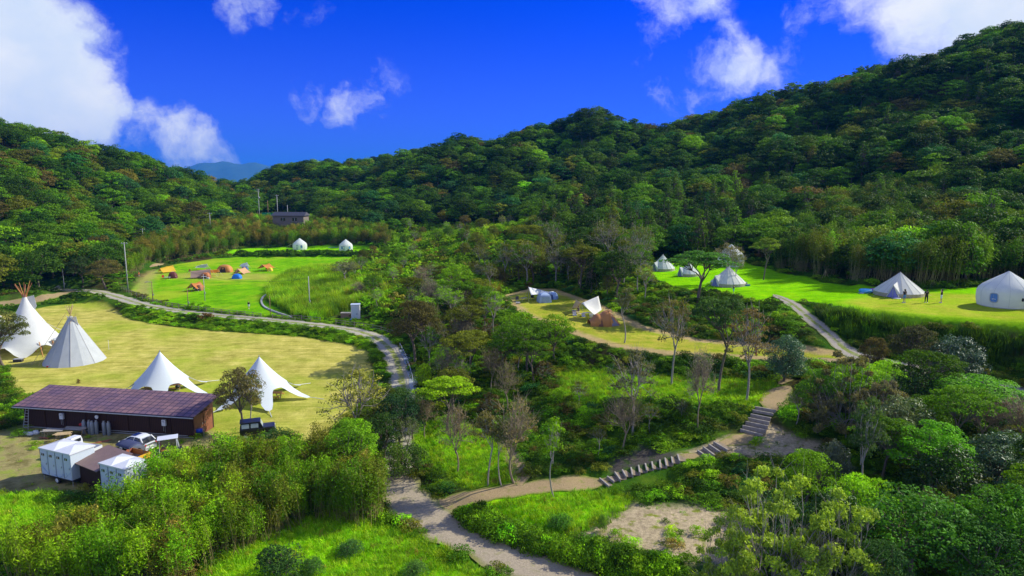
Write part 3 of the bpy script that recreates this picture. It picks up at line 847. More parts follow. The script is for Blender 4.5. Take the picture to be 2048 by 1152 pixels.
def in_poly(px, py, poly):
    return poly_sdf(np.c_[px, py], np.array(poly, float)) < 0
def scatter(x0, x1, y0, y1, sp, seed, jit=.45):
    rng = np.random.RandomState(seed)
    xs = np.arange(x0, x1, sp); ys = np.arange(y0, y1, sp * .87)
    X, Y = np.meshgrid(xs, ys); X = X + (np.arange(len(ys)) % 2)[:, None] * sp / 2
    X = (X + rng.uniform(-jit, jit, X.shape) * sp).ravel(); Y = (Y + rng.uniform(-jit, jit, Y.shape) * sp).ravel()
    return X, Y
def clear_of_ways(X, Y, lines, w_):
    ok = np.ones(len(X), bool); P = np.c_[X, Y]
    for ln in lines:
        d, _ = line_dist(P, np.c_[ln[:, :2], np.zeros(len(ln))]); ok &= d > w_
    return ok
def low_noise(X, Y, L=25., seed=3):
    r = np.random.RandomState(seed); h = 0
    for k in range(5):
        a = r.uniform(0, 6.28); f = 6.28 / (L * r.uniform(.5, 1.6)); h = h + np.sin((X * math.cos(a) + Y * math.sin(a)) * f + r.uniform(0, 6.28))
    return h / 5

def seen(X, Y, Z):
    """is a point clear of the terrain as seen from the camera (nearly)"""
    X = np.asarray(X); ok = np.ones(len(X), bool)
    for s in np.linspace(.12, .97, 36):
        gx, gy = X * s, Y * s; z = CAMZ + (Z - CAMZ) * s
        ok &= ground(gx, gy) < z + .2
    return ok

# ------------------------------------------------------------------ where things grow (outlines in photograph pixels of the ground)
FOREST = [(-1600,640),(-400,600),(0,590),(60,585),(135,566),(215,556),(250,540),(262,500),(350,470),(470,455),(520,425),(620,425),(640,446),(720,470),(790,470),(830,455),(1000,452),(1060,452),(1070,500),(1130,520),(1240,542),(1278,538),(1350,519),(1500,517),(1575,545),(1700,567),(1860,575),(2105,562),(2135,600),(2150,690),(2200,740),(3200,760),(3200,-600),(1024,-600),(-1600,-600)]
THICKET = [(250,545),(262,500),(350,468),(470,452),(540,448),(650,450),(770,470),(785,492),(500,492),(470,500),(400,512),(340,520),(300,532),(268,560)]
SCRUB = [(690,560),(715,517),(785,500),(780,462),(830,452),(1065,450),(1070,505),(1010,560),(1000,590),(870,620),(840,600),(760,640),(700,600)]
REEDS = [(545,560),(590,545),(690,535),(720,570),(740,600),(690,625),(640,640),(600,637),(545,608),(536,580)]
WOODS = [(820,600),(955,600),(985,645),(1040,695),(1110,722),(1135,745),(1110,800),(1000,830),(900,840),(835,800),(815,720)]
WOODS2 = [(1000,585),(1060,576),(1115,575),(1210,606),(1275,640),(1290,600),(1270,548),(1240,542),(1130,522),(1068,503),(1010,555)]
LOWER = [(1660,860),(1690,800),(1700,775),(1850,820),(2048,880),(2600,980),(2600,1500),(1480,1400),(1560,1120),(1540,1060),(1650,985),(1690,915),(1680,880)]
BAMBOO = [(100,1125),(180,1088),(255,1066),(300,1012),(335,978),(420,955),(520,962),(600,955),(680,950),(740,935),(775,945),(790,970),(795,1010),(770,1030),(700,1060),(630,1030),(560,1070),(450,1120),(330,1190),(150,1190),(20,1190)]
NOGROW = ['dry', 'lawn1', 'lawn2', 'meadow', 'plat']
WAYS = [W_TRACK, RL['ramp'], np.array([hit(*p) for p in [(838,1022),(960,992),(1050,980),(1200,968),(1260,950),(1350,920),(1400,905),(1440,895),(1500,870),(1530,850),(1540,815),(1580,770)]]),
        np.array([hit(*p) for p in [(-60,612),(40,603),(105,592),(150,582)]]), np.array([hit(*p) for p in [(1600,715),(1730,716),(1850,745),(2048,788),(2200,830)]]),
        np.array([hit(*p) for p in [(262,590),(280,565),(285,545),(300,533),(325,527)]])]

PTSD = {}
RBAMB = [(1560,545),(1700,562),(1860,570),(2110,555),(2150,500),(1980,470),(1850,440),(1880,380),(1660,370),(1600,420),(1640,470),(1560,500)]
rf0 = np.random.RandomState(40)
def open_ground(X, Y, m=.4, keys=NOGROW):
    P = np.c_[X, Y]; ok = np.ones(len(P), bool)
    for k in keys: ok &= sdf_attr(P, k) > m
    return ok

HEROES = []   # (x, y, radius) already taken

# ---- forest on the hills: far mass plus the individuals that show largest
X, Y = scatter(-330, 420, 66, 520, 5.2, 11)
far_keep = (Y < 300) | (np.random.RandomState(4).uniform(0, 1, len(X)) < .8)
X, Y = X[far_keep], Y[far_keep]
Z = ground(X, Y); px, py, dp = project(X, Y, Z)
ok = in_poly(px, py, FOREST) & ~in_poly(px, py, THICKET) & (px > -420) & (px < 2460) & open_ground(X, Y, 2.2)
ok &= seen(X, Y, Z + 12.5) & ~(in_poly(px, py, RBAMB) & (rf0.uniform(0, 1, len(X)) < .5)) & ~((Y < 95) & (px < 2060))
X, Y, Z, px, py, dp = [a[ok] for a in (X, Y, Z, px, py, dp)]
rf = np.random.RandomState(21)
n = len(X)
ln_ = low_noise(X, Y, 45); ln2 = low_noise(X, Y, 30, 8)
SCL = rf.uniform(.62, 1.25, n) * (1 + .12 * ln_)
near = np.clip((170 - Y) / 70, 0, 1); SCL *= 1 + .08 * near * (px > 1000)
cone = ((px > 1080) & (px < 1500) & (py > 400) & (rf.uniform(0, 1, n) < .42)) | ((px > 1500) & (rf.uniform(0, 1, n) < .12))
T, ci, ks = pick_tint(rf, n, {'dark': .50, 'mid': .34, 'teal': .06, 'olive': .07, 'brown': .012, 'bright': .018})
T *= np.exp(.28 * ln2)[:, None]
T2, ci2, _ = pick_tint(rf, n, {'dark': .32, 'mid': .42, 'teal': .06, 'olive': .13, 'brown': .025, 'bright': .03})
lm = (px < 480)
T[lm] = T2[lm]; ci[lm] = ci2[lm]
T[cone] = T[cone] * .8
T *= 1.15
size = SCL * 8 / dp
vis = seen(X, Y, Z + 5) & (px > 5) & (px < 2040) & (py > 60)
FOREST_DATA = dict(X=X, Y=Y, S=SCL, T=T, ci=ci, cone=cone, px=px, py=py)
order = np.argsort(-(size * vis))
N_IND = 190
indiv = order[:N_IND]
rest = np.ones(n, bool); rest[indiv] = False
hill_protos = [merged(c, tm) for c, tm, _, _ in PROTO['hill_tree']] + [merged(c, tm) for c, tm, _, _ in PROTO['cedar_tree']]
pk = np.where(cone, 5 + rf.randint(0, 2, n), rf.randint(0, 5, n))
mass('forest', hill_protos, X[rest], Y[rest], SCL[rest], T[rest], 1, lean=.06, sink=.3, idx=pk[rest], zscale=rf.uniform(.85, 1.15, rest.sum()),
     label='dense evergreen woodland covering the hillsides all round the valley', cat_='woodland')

# ---- scattering of undergrowth
def grow(name, meshes, poly, sp, seed, tints, s0, s1, label, cat_, wayd=2.0, extra=None, margin=.4, keys=NOGROW, zs=None, jit=.45, lean=.08, bounds=None):
    w_ = np.array([hit(*q)[:2] if q[1] > 400 and -50 < q[0] < 2100 else at_y(q[0], q[1], 150)[:2] for q in poly]) if bounds is None else np.array(bounds)
    X, Y = scatter(w_[:, 0].min() - 2, w_[:, 0].max() + 2, w_[:, 1].min() - 2, w_[:, 1].max() + 2, sp, seed, jit)
    Z = ground(X, Y); px, py, dp = project(X, Y, Z)
    ok = in_poly(px, py, poly) & open_ground(X, Y, margin, keys) & clear_of_ways(X, Y, WAYS, wayd)
    if extra is not None: ok &= extra(X, Y, Z, px, py)
    X, Y = X[ok], Y[ok]; rng = np.random.RandomState(seed + 1)
    T, _, _ = pick_tint(rng, len(X), tints); T = T * np.exp(.3 * low_noise(X, Y, 14, seed))[:, None]
    return mass(name, meshes, X, Y, rng.uniform(s0, s1, len(X)) * (1 + .18 * low_noise(X, Y, 9, seed + 5)), T, seed, label=label, cat_=cat_, lean=lean,
                zscale=None if zs is None else rng.uniform(*zs, len(X)))

grow('bamboo_thicket', BAMBOO_M, THICKET, 2.1, 31, {'gold': .22, 'olive': .35, 'mid': .25, 'bright': .18}, .75, 1.15, 'golden green bamboo thicket on the slope above the far tents', 'bamboo', 1.5, margin=1.0)
grow('tall_bamboo', BAMBOO_M, RBAMB, 2.6, 41, {'mid': .40, 'dark': .3, 'bright': .10, 'olive': .20}, 1.1, 1.6, 'tall bamboo with pale thin canes behind the large bell tent', 'bamboo', 2, lambda X, Y, Z, px, py: Y > 60, margin=1.5,
     bounds=[(30, 85), (120, 85), (120, 190), (30, 190)])
grow('scrub', SHRUBF_M + REED_M[:1], SCRUB, 1.7, 32, {'mid': .26, 'bright': .42, 'olive': .12, 'lime': .15, 'gold': .05}, .7, 1.5, 'tangled green scrub filling the middle of the valley', 'scrub', 2.5, margin=.8)
grow('reeds', REED_M, REEDS, .95, 33, {'bright': .45, 'lime': .3, 'mid': .2, 'gold': .05}, .8, 1.25, 'tall bright green reeds beside the tent lawn', 'reeds', 3.0, margin=.6)
# the near bamboo in the left corner of the valley
NEARB2 = grow('cane_grove', BAMBOO_M, [q for q in BAMBOO], 1.15, 44, {'olive': .36, 'gold': .06, 'mid': .30, 'bright': .28}, .6, 1.0, 'brownish bamboo showing its canes beside the bright grass', 'bamboo', 2.3, lambda X, Y, Z, px, py: px > 500 + 30 * low_noise(X, Y, 6), margin=.8)
NEARB = grow('bamboo_grove', BAMBOO_M, BAMBOO, 1.15, 34, {'bright': .42, 'lime': .14, 'olive': .24, 'mid': .16, 'gold': .04}, .6, .98, 'dense young bamboo with thin brown canes in front of the storage yard', 'bamboo', 2.3, lambda X, Y, Z, px, py: px <= 500 + 30 * low_noise(X, Y, 6), margin=.8)
_hr = np.random.RandomState(60)
_hp = np.array([hit(px_, 513)[:2] for px_ in range(476, 762, 6)]); _hx = np.repeat(_hp[:, 0], 4) + _hr.uniform(-.7, .7, len(_hp) * 4); _hy = np.repeat(_hp[:, 1], 4) + _hr.uniform(0, 3.2, len(_hp) * 4)
mass('hedge', SHRUBF_M, _hx, _hy, _hr.uniform(.75, 1.05, len(_hx)), pick_tint(_hr, len(_hx), {'mid': .6, 'dark': .4})[0], 61, label='dark low hedge between the two far lawns', cat_='hedge')
_h2 = catmull(np.array([hit(*q)[:2] for q in [(938,1040),(975,1058),(1020,1078),(1080,1098),(1150,1118),(1230,1140),(1340,1170)]]), 14)
_hx = np.repeat(_h2[:, 0], 5) + _hr.uniform(-.7, .7, len(_h2) * 5); _hy = np.repeat(_h2[:, 1], 5) + _hr.uniform(-.5, .6, len(_h2) * 5)
mass('path_hedge', SHRUB_M, _hx, _hy, _hr.uniform(.6, 1.05, len(_hx)), pick_tint(_hr, len(_hx), {'mid': .5, 'bright': .4, 'dark': .1})[0], 62, label='thick green hedge bank along the right side of the track', cat_='hedge', zscale=_hr.uniform(1.0, 1.4, len(_hx)))
# leaf cover on all banks and wood floors
def cover(X, Y, Z, px, py):
    clear = np.ones(len(X), bool)
    for k, m_ in (('dirt', .3), ('grn2', .6), ('grn3', 1.2), ('grn', .4), ('grn4', .8), ('grn5', .8), ('sandp', .3), ('land', .3), ('slopeA', .2), ('dryr', .0)):
        clear &= sdf_attr(np.c_[X, Y], k) > m_
    return clear & ~in_poly(px, py, REEDS)
NEAR_COVER = [(-300,560),(250,560),(262,575),(300,605),(600,640),(760,640),(820,600),(1000,575),(1060,560),(1250,540),(1300,520),(1500,520),(1575,545),(1700,568),(2048,562),(2500,550),(2500,1500),(-300,1500)]
LEFTC = lambda px, py: (px < 780) & (py < 720)
grow('bank_shrubs', SHRUB_M, NEAR_COVER, .85, 39, {'mid': .4, 'bright': .5, 'lime': .1}, .5, .95, 'fresh green low shrubs on the banks beside the gravel road', 'shrubs', 1.9, lambda X, Y, Z, px, py: cover(X, Y, Z, px, py) & LEFTC(px, py), margin=.25, zs=(.5, .9),
     bounds=[(-75, 80), (10, 80), (10, 165), (-75, 165)])
grow('bank_reeds', REED_M, [(1585,612),(1700,632),(1850,665),(2048,680),(2150,690),(2150,775),(2048,748),(1850,716),(1725,692),(1650,655)], .8, 42, {'mid': .5, 'dark': .5}, .7, 1.1, 'tall dark grass covering the bank below the meadow', 'grass', 1.9, None, margin=.4,
     bounds=[(25, 60), (90, 60), (90, 110), (25, 110)])
grow('undergrowth', SHRUB_M, NEAR_COVER, 1.0, 35, {'dark': .22, 'mid': .40, 'olive': .12, 'bright': .17, 'brown': .05, 'teal': .04}, .55, 1.15, 'leafy undergrowth covering the banks and the floor of the woods', 'undergrowth', 1.75, lambda X, Y, Z, px, py: cover(X, Y, Z, px, py) & ~LEFTC(px, py), margin=.25, zs=(.55, 1.0),
     bounds=[(-75, 34), (110, 34), (110, 165), (-75, 165)])
grow('far_undergrowth', SHRUBF_M, [(-1600,640),(3000,640),(3000,440),(-1600,440)], 2.6, 36, {'dark': .25, 'mid': .4, 'olive': .12, 'bright': .18, 'brown': .05}, .6, 1.2, 'leafy undergrowth at the foot of the far slopes', 'undergrowth', 2.2, lambda X, Y, Z, px, py: (Y > 110) & ~in_poly(px, py, REEDS) & seen(X, Y, Z + 2), margin=.8, zs=(.5, 1.0),
     bounds=[(-170, 110), (150, 110), (150, 260), (-170, 260)])
# long grass
def gr(X, Y, Z, px, py):
    c = np.zeros(len(X), bool)
    for k in ('grn2', 'grn3', 'grn', 'grn4', 'grn5'): c |= sdf_attr(np.c_[X, Y], k) < .9
    return c
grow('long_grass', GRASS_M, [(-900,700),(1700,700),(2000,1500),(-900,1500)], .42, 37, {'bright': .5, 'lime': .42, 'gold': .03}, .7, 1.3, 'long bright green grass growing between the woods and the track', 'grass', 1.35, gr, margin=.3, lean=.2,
     bounds=[(-60, 34), (60, 34), (60, 85), (-60, 85)])
def gr2(X, Y, Z, px, py):
    c = np.zeros(len(X), bool); P = np.c_[X, Y]
    for k in ('dirt', 'sandp', 'land'): c |= sdf_attr(P, k) < .5
    return c & (low_noise(X, Y, 3.5, 9) + np.random.RandomState(3).uniform(-.5, .5, len(X)) > .28)
grow('weeds', GRASS_M + SHRUB_M[:1], [(-900,700),(1800,700),(2000,1500),(-900,1500)], .75, 38, {'bright': .4, 'lime': .3, 'mid': .2, 'gold': .1}, .3, .75, 'scattered weeds on the bare sandy ground', 'weeds', 1.0, gr2, margin=.3,
     bounds=[(-60, 34), (60, 34), (60, 95), (-60, 95)])

# ------------------------------------------------------------------ single trees
TINTN = {'dark': 'dark green', 'mid': 'deep green', 'bright': 'bright green', 'lime': 'yellow green', 'olive': 'olive green', 'brown': 'brownish', 'teal': 'blue green', 'gold': 'golden', 'grey': 'grey green'}
rt = np.random.RandomState(77)
CATS = {'round_bush': 'bush', 'twiggy_shrub': 'shrub'}
def plant_at(kind, x, y, width, hgt, tint, label, group=None, rot=None, variant=None, name=None, z=None):
    pr = PROTO[kind]; v = variant if variant is not None else rt.randint(len(pr)); cm, tm, pw, ph = pr[v]
    o = bpy.data.objects.new(name or kind, None); put(o); o.empty_display_size = .5
    o.location = (x, y, float(ground(x, y)) - .05 if z is None else z); o.rotation_euler = (0, 0, rt.uniform(0, 6.28) if rot is None else rot)
    props(o, label, CATS.get(kind, 'tree'), group)
    tcol = np.array(PAL[tint] if isinstance(tint, str) else tint)
    for nm, me in (('crown', cm), ('trunk', tm)):
        c = bpy.data.objects.new(nm, me); put(c, o); c.scale = (width / pw, width / pw, hgt / ph)
        c['tint'] = [float(q) for q in tcol]
    HEROES.append((x, y, width * .4))
    return o
def plant(kind, bx, by, top, wpx, tint, label, group=None, **kw):
    x, y, z = hit(bx, by); s = math.hypot(y, CAMZ - z) / FPX * 1.0
    dep = project(x, y, z)[2]; s = float(dep) / FPX
    return plant_at(kind, x, y, wpx * s * 1.05, (by - top) * s * 1.04, tint, label, group, **kw)

L = [
 ('broadleaf_tree',803,868,775,92,(.06,.13,.02),'full dark tree closing over the lower track below the field corner'),
 ('round_bush',790,955,885,74,(.12,.22,.02),'leafy bush on the left edge of the lower track by the bamboo'),
 ('round_bush',828,945,885,66,(.07,.15,.02),'dark rounded bush on the right edge of the lower track'),
 ('broadleaf_tree',752,900,800,90,(.15,.22,.02),'olive green tree at the end of the bamboo grove by the track'),
 ('broadleaf_tree',768,928,825,80,(.05,.11,.02),'dark leafy tree on the left verge of the lower track'),
 ('broadleaf_tree',778,868,772,62,(.12,.17,.02),'olive tree on the left verge between the field and the track'),
 ('sparse_tree',818,925,835,60,(.10,.14,.03),'open thin trunked tree on the right verge of the lower track'),
 ('broadleaf_tree',826,880,800,56,(.05,.12,.02),'deep green small tree on the right verge beside the bend'),
 ('bare_tree',850,880,800,60,(.2,.15,.06),'brown twiggy tree left of the flat topped yellow green tree'),
 ('broadleaf_tree',830,730,600,112,(.13,.12,.03),'tall brownish tree shading the field corner across the water channel'),
 ('broadleaf_tree',850,700,605,80,(.10,.12,.025),'olive tree behind the tall brownish one by the channel'),
 # kind, base px, base py, top py, width px, colour, label
 ('umbrella_tree',893,868,752,118,'lime','flat topped yellow green tree left of the bare tree by the clearing'),
 ('round_bush',850,775,724,42,'lime','round yellow green bush beside the white water channel'),
 ('broadleaf_tree',884,755,690,56,'bright','bright green tree between the channel and the woods'),
 ('broadleaf_tree',800,905,790,105,(0.031,0.085,0.027),'dark round tree standing over the bend of the lower track'),
 ('sparse_tree',715,905,738,140,(0.221,0.230,0.034),'yellowish open tree at the right end of the dry field'),
 ('broadleaf_tree',482,866,736,92,(0.162,0.145,0.051),'brown green tree in front of the right star tent'),
 ('sparse_tree',502,862,750,60,(0.119,0.170,0.034),'leaning green tree beside the black off-road car'),
 ('broadleaf_tree',8,735,622,105,(0.119,0.145,0.034),'olive tree at the picture edge in front of the double tipi'),
 ('bare_tree',1029,968,800,105,(0.272,0.221,0.085),'bare twigged tree with tall straight trunk above the dirt path'),
 ('slender_tree',1107,996,832,56,'bright','slim bright green tree beside the dirt path'),
 ('bare_tree',915,945,815,80,(0.170,0.136,0.068),'bare forked tree left of the leaning slim trees'),
 ('slender_tree',976,972,820,60,(0.204,0.187,0.051),'slim leaning tree left of the tall bare tree'),
 ('slender_tree',1003,973,838,50,(0.153,0.204,0.034),'slim leaning green tree beside the tall bare tree'),
 ('sparse_tree',1264,872,700,100,(0.170,0.178,0.068),'tall twin trunked tree above the long flight of steps'),
 ('bare_tree',1244,902,792,90,(0.170,0.170,0.068),'bare leaning tree above the long flight of steps'),
 ('bare_tree',1396,868,702,66,(0.238,0.238,0.170),'grey feathery tree in front of the green terrace'),
 ('umbrella_tree',1437,784,596,112,(0.060,0.128,0.025),'large dark flat crowned tree left of the brown tree'),
 ('sparse_tree',1493,802,618,105,(0.221,0.170,0.060),'brown crowned tree behind the upper steps'),
 ('sparse_tree',1343,770,600,88,(0.204,0.187,0.060),'brown green tree in front of the tent terrace'),
 ('umbrella_tree',1395,604,503,136,(0.076,0.204,0.025),'spreading green tree on the bank below the bell tents'),
 ('sparse_tree',1455,566,488,62,(0.187,0.170,0.068),'thin trunked tree in front of the tall dome tent'),
 ('sparse_tree',1470,572,505,36,(0.204,0.221,0.051),'small thin tree left of the leaning meadow tree'),
 ('umbrella_tree',1527,560,477,58,(0.170,0.255,0.025),'leaning tree on the grassy island of the meadow'),
 ('slender_tree',1249,686,577,50,(0.153,0.170,0.051),'slim tree right of the orange dome tent'),
 ('sparse_tree',1278,560,455,70,(0.136,0.170,0.034),'tall open tree left of the leftmost bell tent'),
 ('sparse_tree',1215,560,440,80,(0.119,0.145,0.034),'tall olive tree at the woods edge behind the tent terrace'),
 ('glossy_tree',1567,765,668,86,(0.076,0.162,0.076),'round glossy leaved tree above the upper steps'),
 ('glossy_tree',1905,775,668,125,(0.085,0.153,0.085),'windswept glossy leaved tree beside the ramp road'),
 ('broadleaf_tree',1822,762,652,105,(0.093,0.102,0.034),'dark brownish tree between the ramp road and the glossy tree'),
 ('broadleaf_tree',1745,772,676,62,(0.145,0.119,0.034),'brown tree at the foot of the ramp'),
 ('bare_tree',1850,792,735,80,(0.204,0.170,0.153),'low grey bare bush under the windswept glossy tree'),
 ('broadleaf_tree',1945,862,752,210,(0.128,0.340,0.014),'broad bright green dome tree below the ramp road'),
 ('bare_tree',1960,905,798,110,(0.170,0.119,0.085),'dark bare tree right of the bright dome tree'),
 ('bare_tree',2030,918,800,105,(0.170,0.119,0.085),'bare spreading tree at the picture edge'),
 ('twiggy_shrub',1690,880,705,140,(0.170,0.162,0.060),'big tangled twiggy shrub right of the upper steps'),
 ('twiggy_shrub',1760,900,760,120,(0.153,0.145,0.068),'brown twiggy shrub behind the pale flowering one'),
 ('broadleaf_tree',1632,850,740,84,(0.102,0.255,0.020),'green tree shading the right side of the upper steps'),
 ('sparse_tree',1592,850,778,50,(0.153,0.221,0.034),'small leaning tree at the edge of the upper steps'),
 ('glossy_tree',1800,925,790,140,(0.153,0.204,0.068),'pale speckled leaved tree in the lower right woods'),
 ('broadleaf_tree',1862,1000,845,165,(0.119,0.340,0.010),'bright green rounded tree in the middle of the lower right woods'),
 ('glossy_tree',2000,985,862,150,(0.085,0.153,0.076),'grey green glossy tree near the right picture edge'),
 ('broadleaf_tree',1828,1180,985,250,(0.085,0.255,0.017),'dark layered tree with trunk reaching the bottom edge'),
 ('broadleaf_tree',2010,1200,975,230,(0.093,0.255,0.014),'layered green tree in the bottom right corner'),
 ('glossy_tree',1667,990,878,78,(0.119,0.153,0.102),'small silvery glossy tree behind the foreground shrub'),
 ('slender_tree',1708,1030,800,60,(0.068,0.136,0.034),'dark tall trunked tree left of its twin'),
 ('slender_tree',1728,1045,790,70,(0.085,0.153,0.034),'tall straight trunked tree behind the foreground shrub'),
 ('twiggy_shrub',1540,1205,935,250,(.33,.46,.04),'large foreground shrub with upright pale twigs and yellow green leaves'),
 ('twiggy_shrub',1670,1230,990,220,(.29,.42,.04),'foreground shrub to the right of the largest one'),
 ('twiggy_shrub',1450,1240,1040,150,(.31,.43,.04),'smaller foreground shrub overlapping the sand patch'),
 ('broadleaf_tree',2080,1100,900,150,(0.051,0.136,0.034),'dark tree half outside the right picture edge'),
 ('broadleaf_tree',1940,1240,1040,200,(0.060,0.170,0.020),'low dark tree at the bottom right under the layered tree'),
 ('broadleaf_tree',1760,1250,1080,130,(0.068,0.170,0.034),'dark green tree at the bottom edge right of the foreground shrubs'),
 ('broadleaf_tree',212,578,520,72,(0.145,0.128,0.034),'round brown green tree at the start of the gravel road'),
 ('broadleaf_tree',165,575,515,60,(0.051,0.102,0.025),'dark tree left of the gravel road entrance'),
 ('sparse_tree',692,572,520,60,(0.170,0.204,0.051),'low twiggy tree in the reeds'),
 ('bare_tree',722,600,565,46,(0.255,0.204,0.153),'grey bare bush beside the white tank hut'),
 ('bare_tree',845,585,535,44,(0.255,0.187,0.153),'pale bare tree at the edge of the woods behind the tank hut'),
 ('broadleaf_tree',470,905,872,60,(0.119,0.272,0.034),'bushy green clump left of the black off-road car'),
 ('broadleaf_tree',560,918,858,86,(0.060,0.153,0.025),'dark green bush in front of the black off-road car'),
 ('broadleaf_tree',705,968,840,120,(0.221,0.459,0.014),'bright green arching bamboo-like bush at the corner of the dry field'),
 ('round_bush',157,768,757,9,(0.238,0.170,0.051),'tiny dry bush alone on the dry field'),
 ('round_bush',1120,1055,1030,60,(0.085,0.238,0.017),'low dark weed clump on the bright grass left of the sand'),
 ('round_bush',700,1110,1080,60,(0.068,0.170,0.034),'dark low bush in the bright grass left of the track'),
 ('round_bush',1205,1065,1025,22,(0.170,0.340,0.034),'thin young sapling at the left edge of the sand'),
 ('round_bush',625,1150,1110,50,(0.085,0.204,0.034),'low leafy bush near the bottom edge in the bright grass'),
 ('round_bush',830,1155,1120,60,(0.102,0.221,0.034),'leafy bush beside the track near the bottom edge'),
 ('round_bush',560,1160,1085,110,(0.051,0.119,0.025),'dark bush in front of the bamboo at the bottom edge'),
]
for (k, bx, by, tp, wp, ti, lb) in L:
    plant(k, bx, by, tp, wp, ti, lb)

def landmarks(px, py):
    pts = [('double tipi',60,640),('road entrance',170,578),('yellow tarp',335,540),('far left yurt',600,490),('far right yurt',692,490),('tank cabinet',712,625),('blue tents',1095,595),
           ('orange tent',1208,640),('leftmost bell tent',1325,525),('tall yurt',1460,505),('large bell tent',1795,570),('big yurt',2010,577),('upper steps',1525,840),('lower steps',1280,940),('far house',580,435),
           ('lower track',830,1000),('green terrace',1200,770),('middle steps',1420,900),('water channel',820,740)]
    b = min(pts, key=lambda q: math.hypot(q[1] - px, (q[2] - py) * 1.3))
    dx, dy = px - b[1], py - b[2]
    rel = ('right of' if dx > 0 else 'left of') if abs(dx) > abs(dy) * .8 else ('behind' if dy < 0 else 'in front of')
    return rel, b[0]
USED = {}
def auto_label(desc, px, py, where):
    rel, lm_ = landmarks(px, py)
    base_ = '%s %s the %s' % (desc, rel, lm_)
    k = USED.get(base_, 0); USED[base_] = k + 1
    ORD = ['first', 'second', 'third', 'fourth', 'fifth', 'sixth', 'seventh', 'eighth', 'ninth', 'tenth', 'eleventh', 'twelfth', 'thirteenth', 'fourteenth', 'fifteenth']
    return base_ + (', %s from left' % ORD[min(k, 14)]), 0

# woods between the fields: individual mixed trees
def woods(poly, sp, seed, kinds, where, group, h0, h1, bounds):
    X, Y = scatter(bounds[0], bounds[1], bounds[2], bounds[3], sp, seed, .42)
    Z = ground(X, Y); px, py, dp = project(X, Y, Z)
    ok = in_poly(px, py, poly) & open_ground(X, Y, 1.2) & clear_of_ways(X, Y, WAYS, 3.0)
    rng = np.random.RandomState(seed); out = []
    for x, y, u, v in zip(X[ok], Y[ok], px[ok], py[ok]):
        if any((x - a) ** 2 + (y - b) ** 2 < (r * .55 + .8) ** 2 for a, b, r in HEROES): continue
        kd, tints = kinds[rng.randint(len(kinds))]; ti = tints[rng.randint(len(tints))]
        h = rng.uniform(h0, h1); wd = {'broadleaf_tree': .95, 'umbrella_tree': .95, 'sparse_tree': .7, 'bare_tree': .65, 'slender_tree': .4, 'glossy_tree': .95, 'round_bush': 1.1, 'cedar_tree': .5, 'twiggy_shrub': 1.1}[kd] * h * rng.uniform(.85, 1.15)
        if kd in ('round_bush', 'twiggy_shrub'): h *= .55; wd *= .6
        out.append((kd, x, y, wd, h, ti, u, v))
    out.sort(key=lambda q: q[6])
    for (kd, x, y, wd, h, ti, u, v) in out:
        size_w = 'tall' if h > (h0 + h1) / 2 else 'low'
        nm = kd.replace('_', ' ')
        base_, k = auto_label('%s %s %s' % (size_w, TINTN[ti], nm), u, v, where)
        c = np.array(PAL[ti]) * math.exp(rng.normal(0, .2))
        plant_at(kd, x, y, wd, h, c, base_, group)
MIX = [('broadleaf_tree', ['mid', 'olive', 'dark']), ('sparse_tree', ['olive', 'bright', 'mid']), ('bare_tree', ['olive', 'grey']), ('broadleaf_tree', ['mid', 'bright', 'olive']), ('sparse_tree', ['bright', 'mid']), ('umbrella_tree', ['mid', 'olive']), ('twiggy_shrub', ['olive', 'brown'])]
woods(WOODS, 4.0, 51, MIX, 'in the middle woods', 'trees of the middle woods', 4.2, 7.0, (-25, 30, 50, 130))
woods(WOODS2, 4.3, 52, [('broadleaf_tree', ['dark', 'mid', 'olive']), ('sparse_tree', ['olive', 'mid']), ('cedar_tree', ['dark', 'olive']), ('umbrella_tree', ['mid', 'olive'])], 'behind the tent terrace', 'trees behind the tent terrace', 6.0, 9.5, (-10, 45, 90, 170))
woods(LOWER, 3.9, 53, [('broadleaf_tree', ['mid', 'dark', 'olive']), ('glossy_tree', ['teal', 'dark']), ('broadleaf_tree', ['bright', 'mid']), ('twiggy_shrub', ['olive', 'bright']), ('umbrella_tree', ['mid', 'bright'])], 'in the lower right woods', 'trees of the lower right woods', 4.0, 6.8, (15, 85, 36, 80))
woods([(1120,800),(1300,830),(1400,840),(1470,850),(1380,890),(1240,890),(1180,935),(1060,830)], 4.2, 54, [('round_bush', ['mid', 'dark', 'bright']), ('sparse_tree', ['olive']), ('round_bush', ['mid', 'bright'])], 'on the slope beside the steps', 'bushes on the slope beside the steps', 2.2, 3.6, (0, 35, 45, 75))
woods(SCRUB, 8.5, 55, [('broadleaf_tree', ['mid', 'olive', 'bright']), ('sparse_tree', ['olive', 'bright']), ('round_bush', ['mid', 'bright']), ('broadleaf_tree', ['olive', 'brown'])], 'in the valley scrub', 'trees of the valley scrub', 3.4, 5.6, (-70, 20, 100, 290))

# the forest individuals that show largest
fd = FOREST_DATA
recs = []
for i in indiv:
    kd = 'cedar_tree' if fd['cone'][i] else 'hill_tree'
    recs.append((fd['px'][i], fd['py'][i], kd, i))
recs.sort()
for (u, v, kd, i) in recs:
    c = ks[fd['ci'][i]]
    s = float(fd['S'][i])
    v_ = 'low' if v > 470 else ('halfway up' if v > 330 else 'high')
    where = ''
    base_, k = auto_label('%s %s %s %s,' % ('big' if s > .9 else 'small', TINTN[c], 'cedar' if kd == 'cedar_tree' else 'evergreen', v_), u, v, where)
    plant_at(kd, float(fd['X'][i]), float(fd['Y'][i]), PROTO[kd][0][2] * s, PROTO[kd][0][3] * s * 1.0, fd['T'][i], base_, 'forest trees along the foot of the hills')

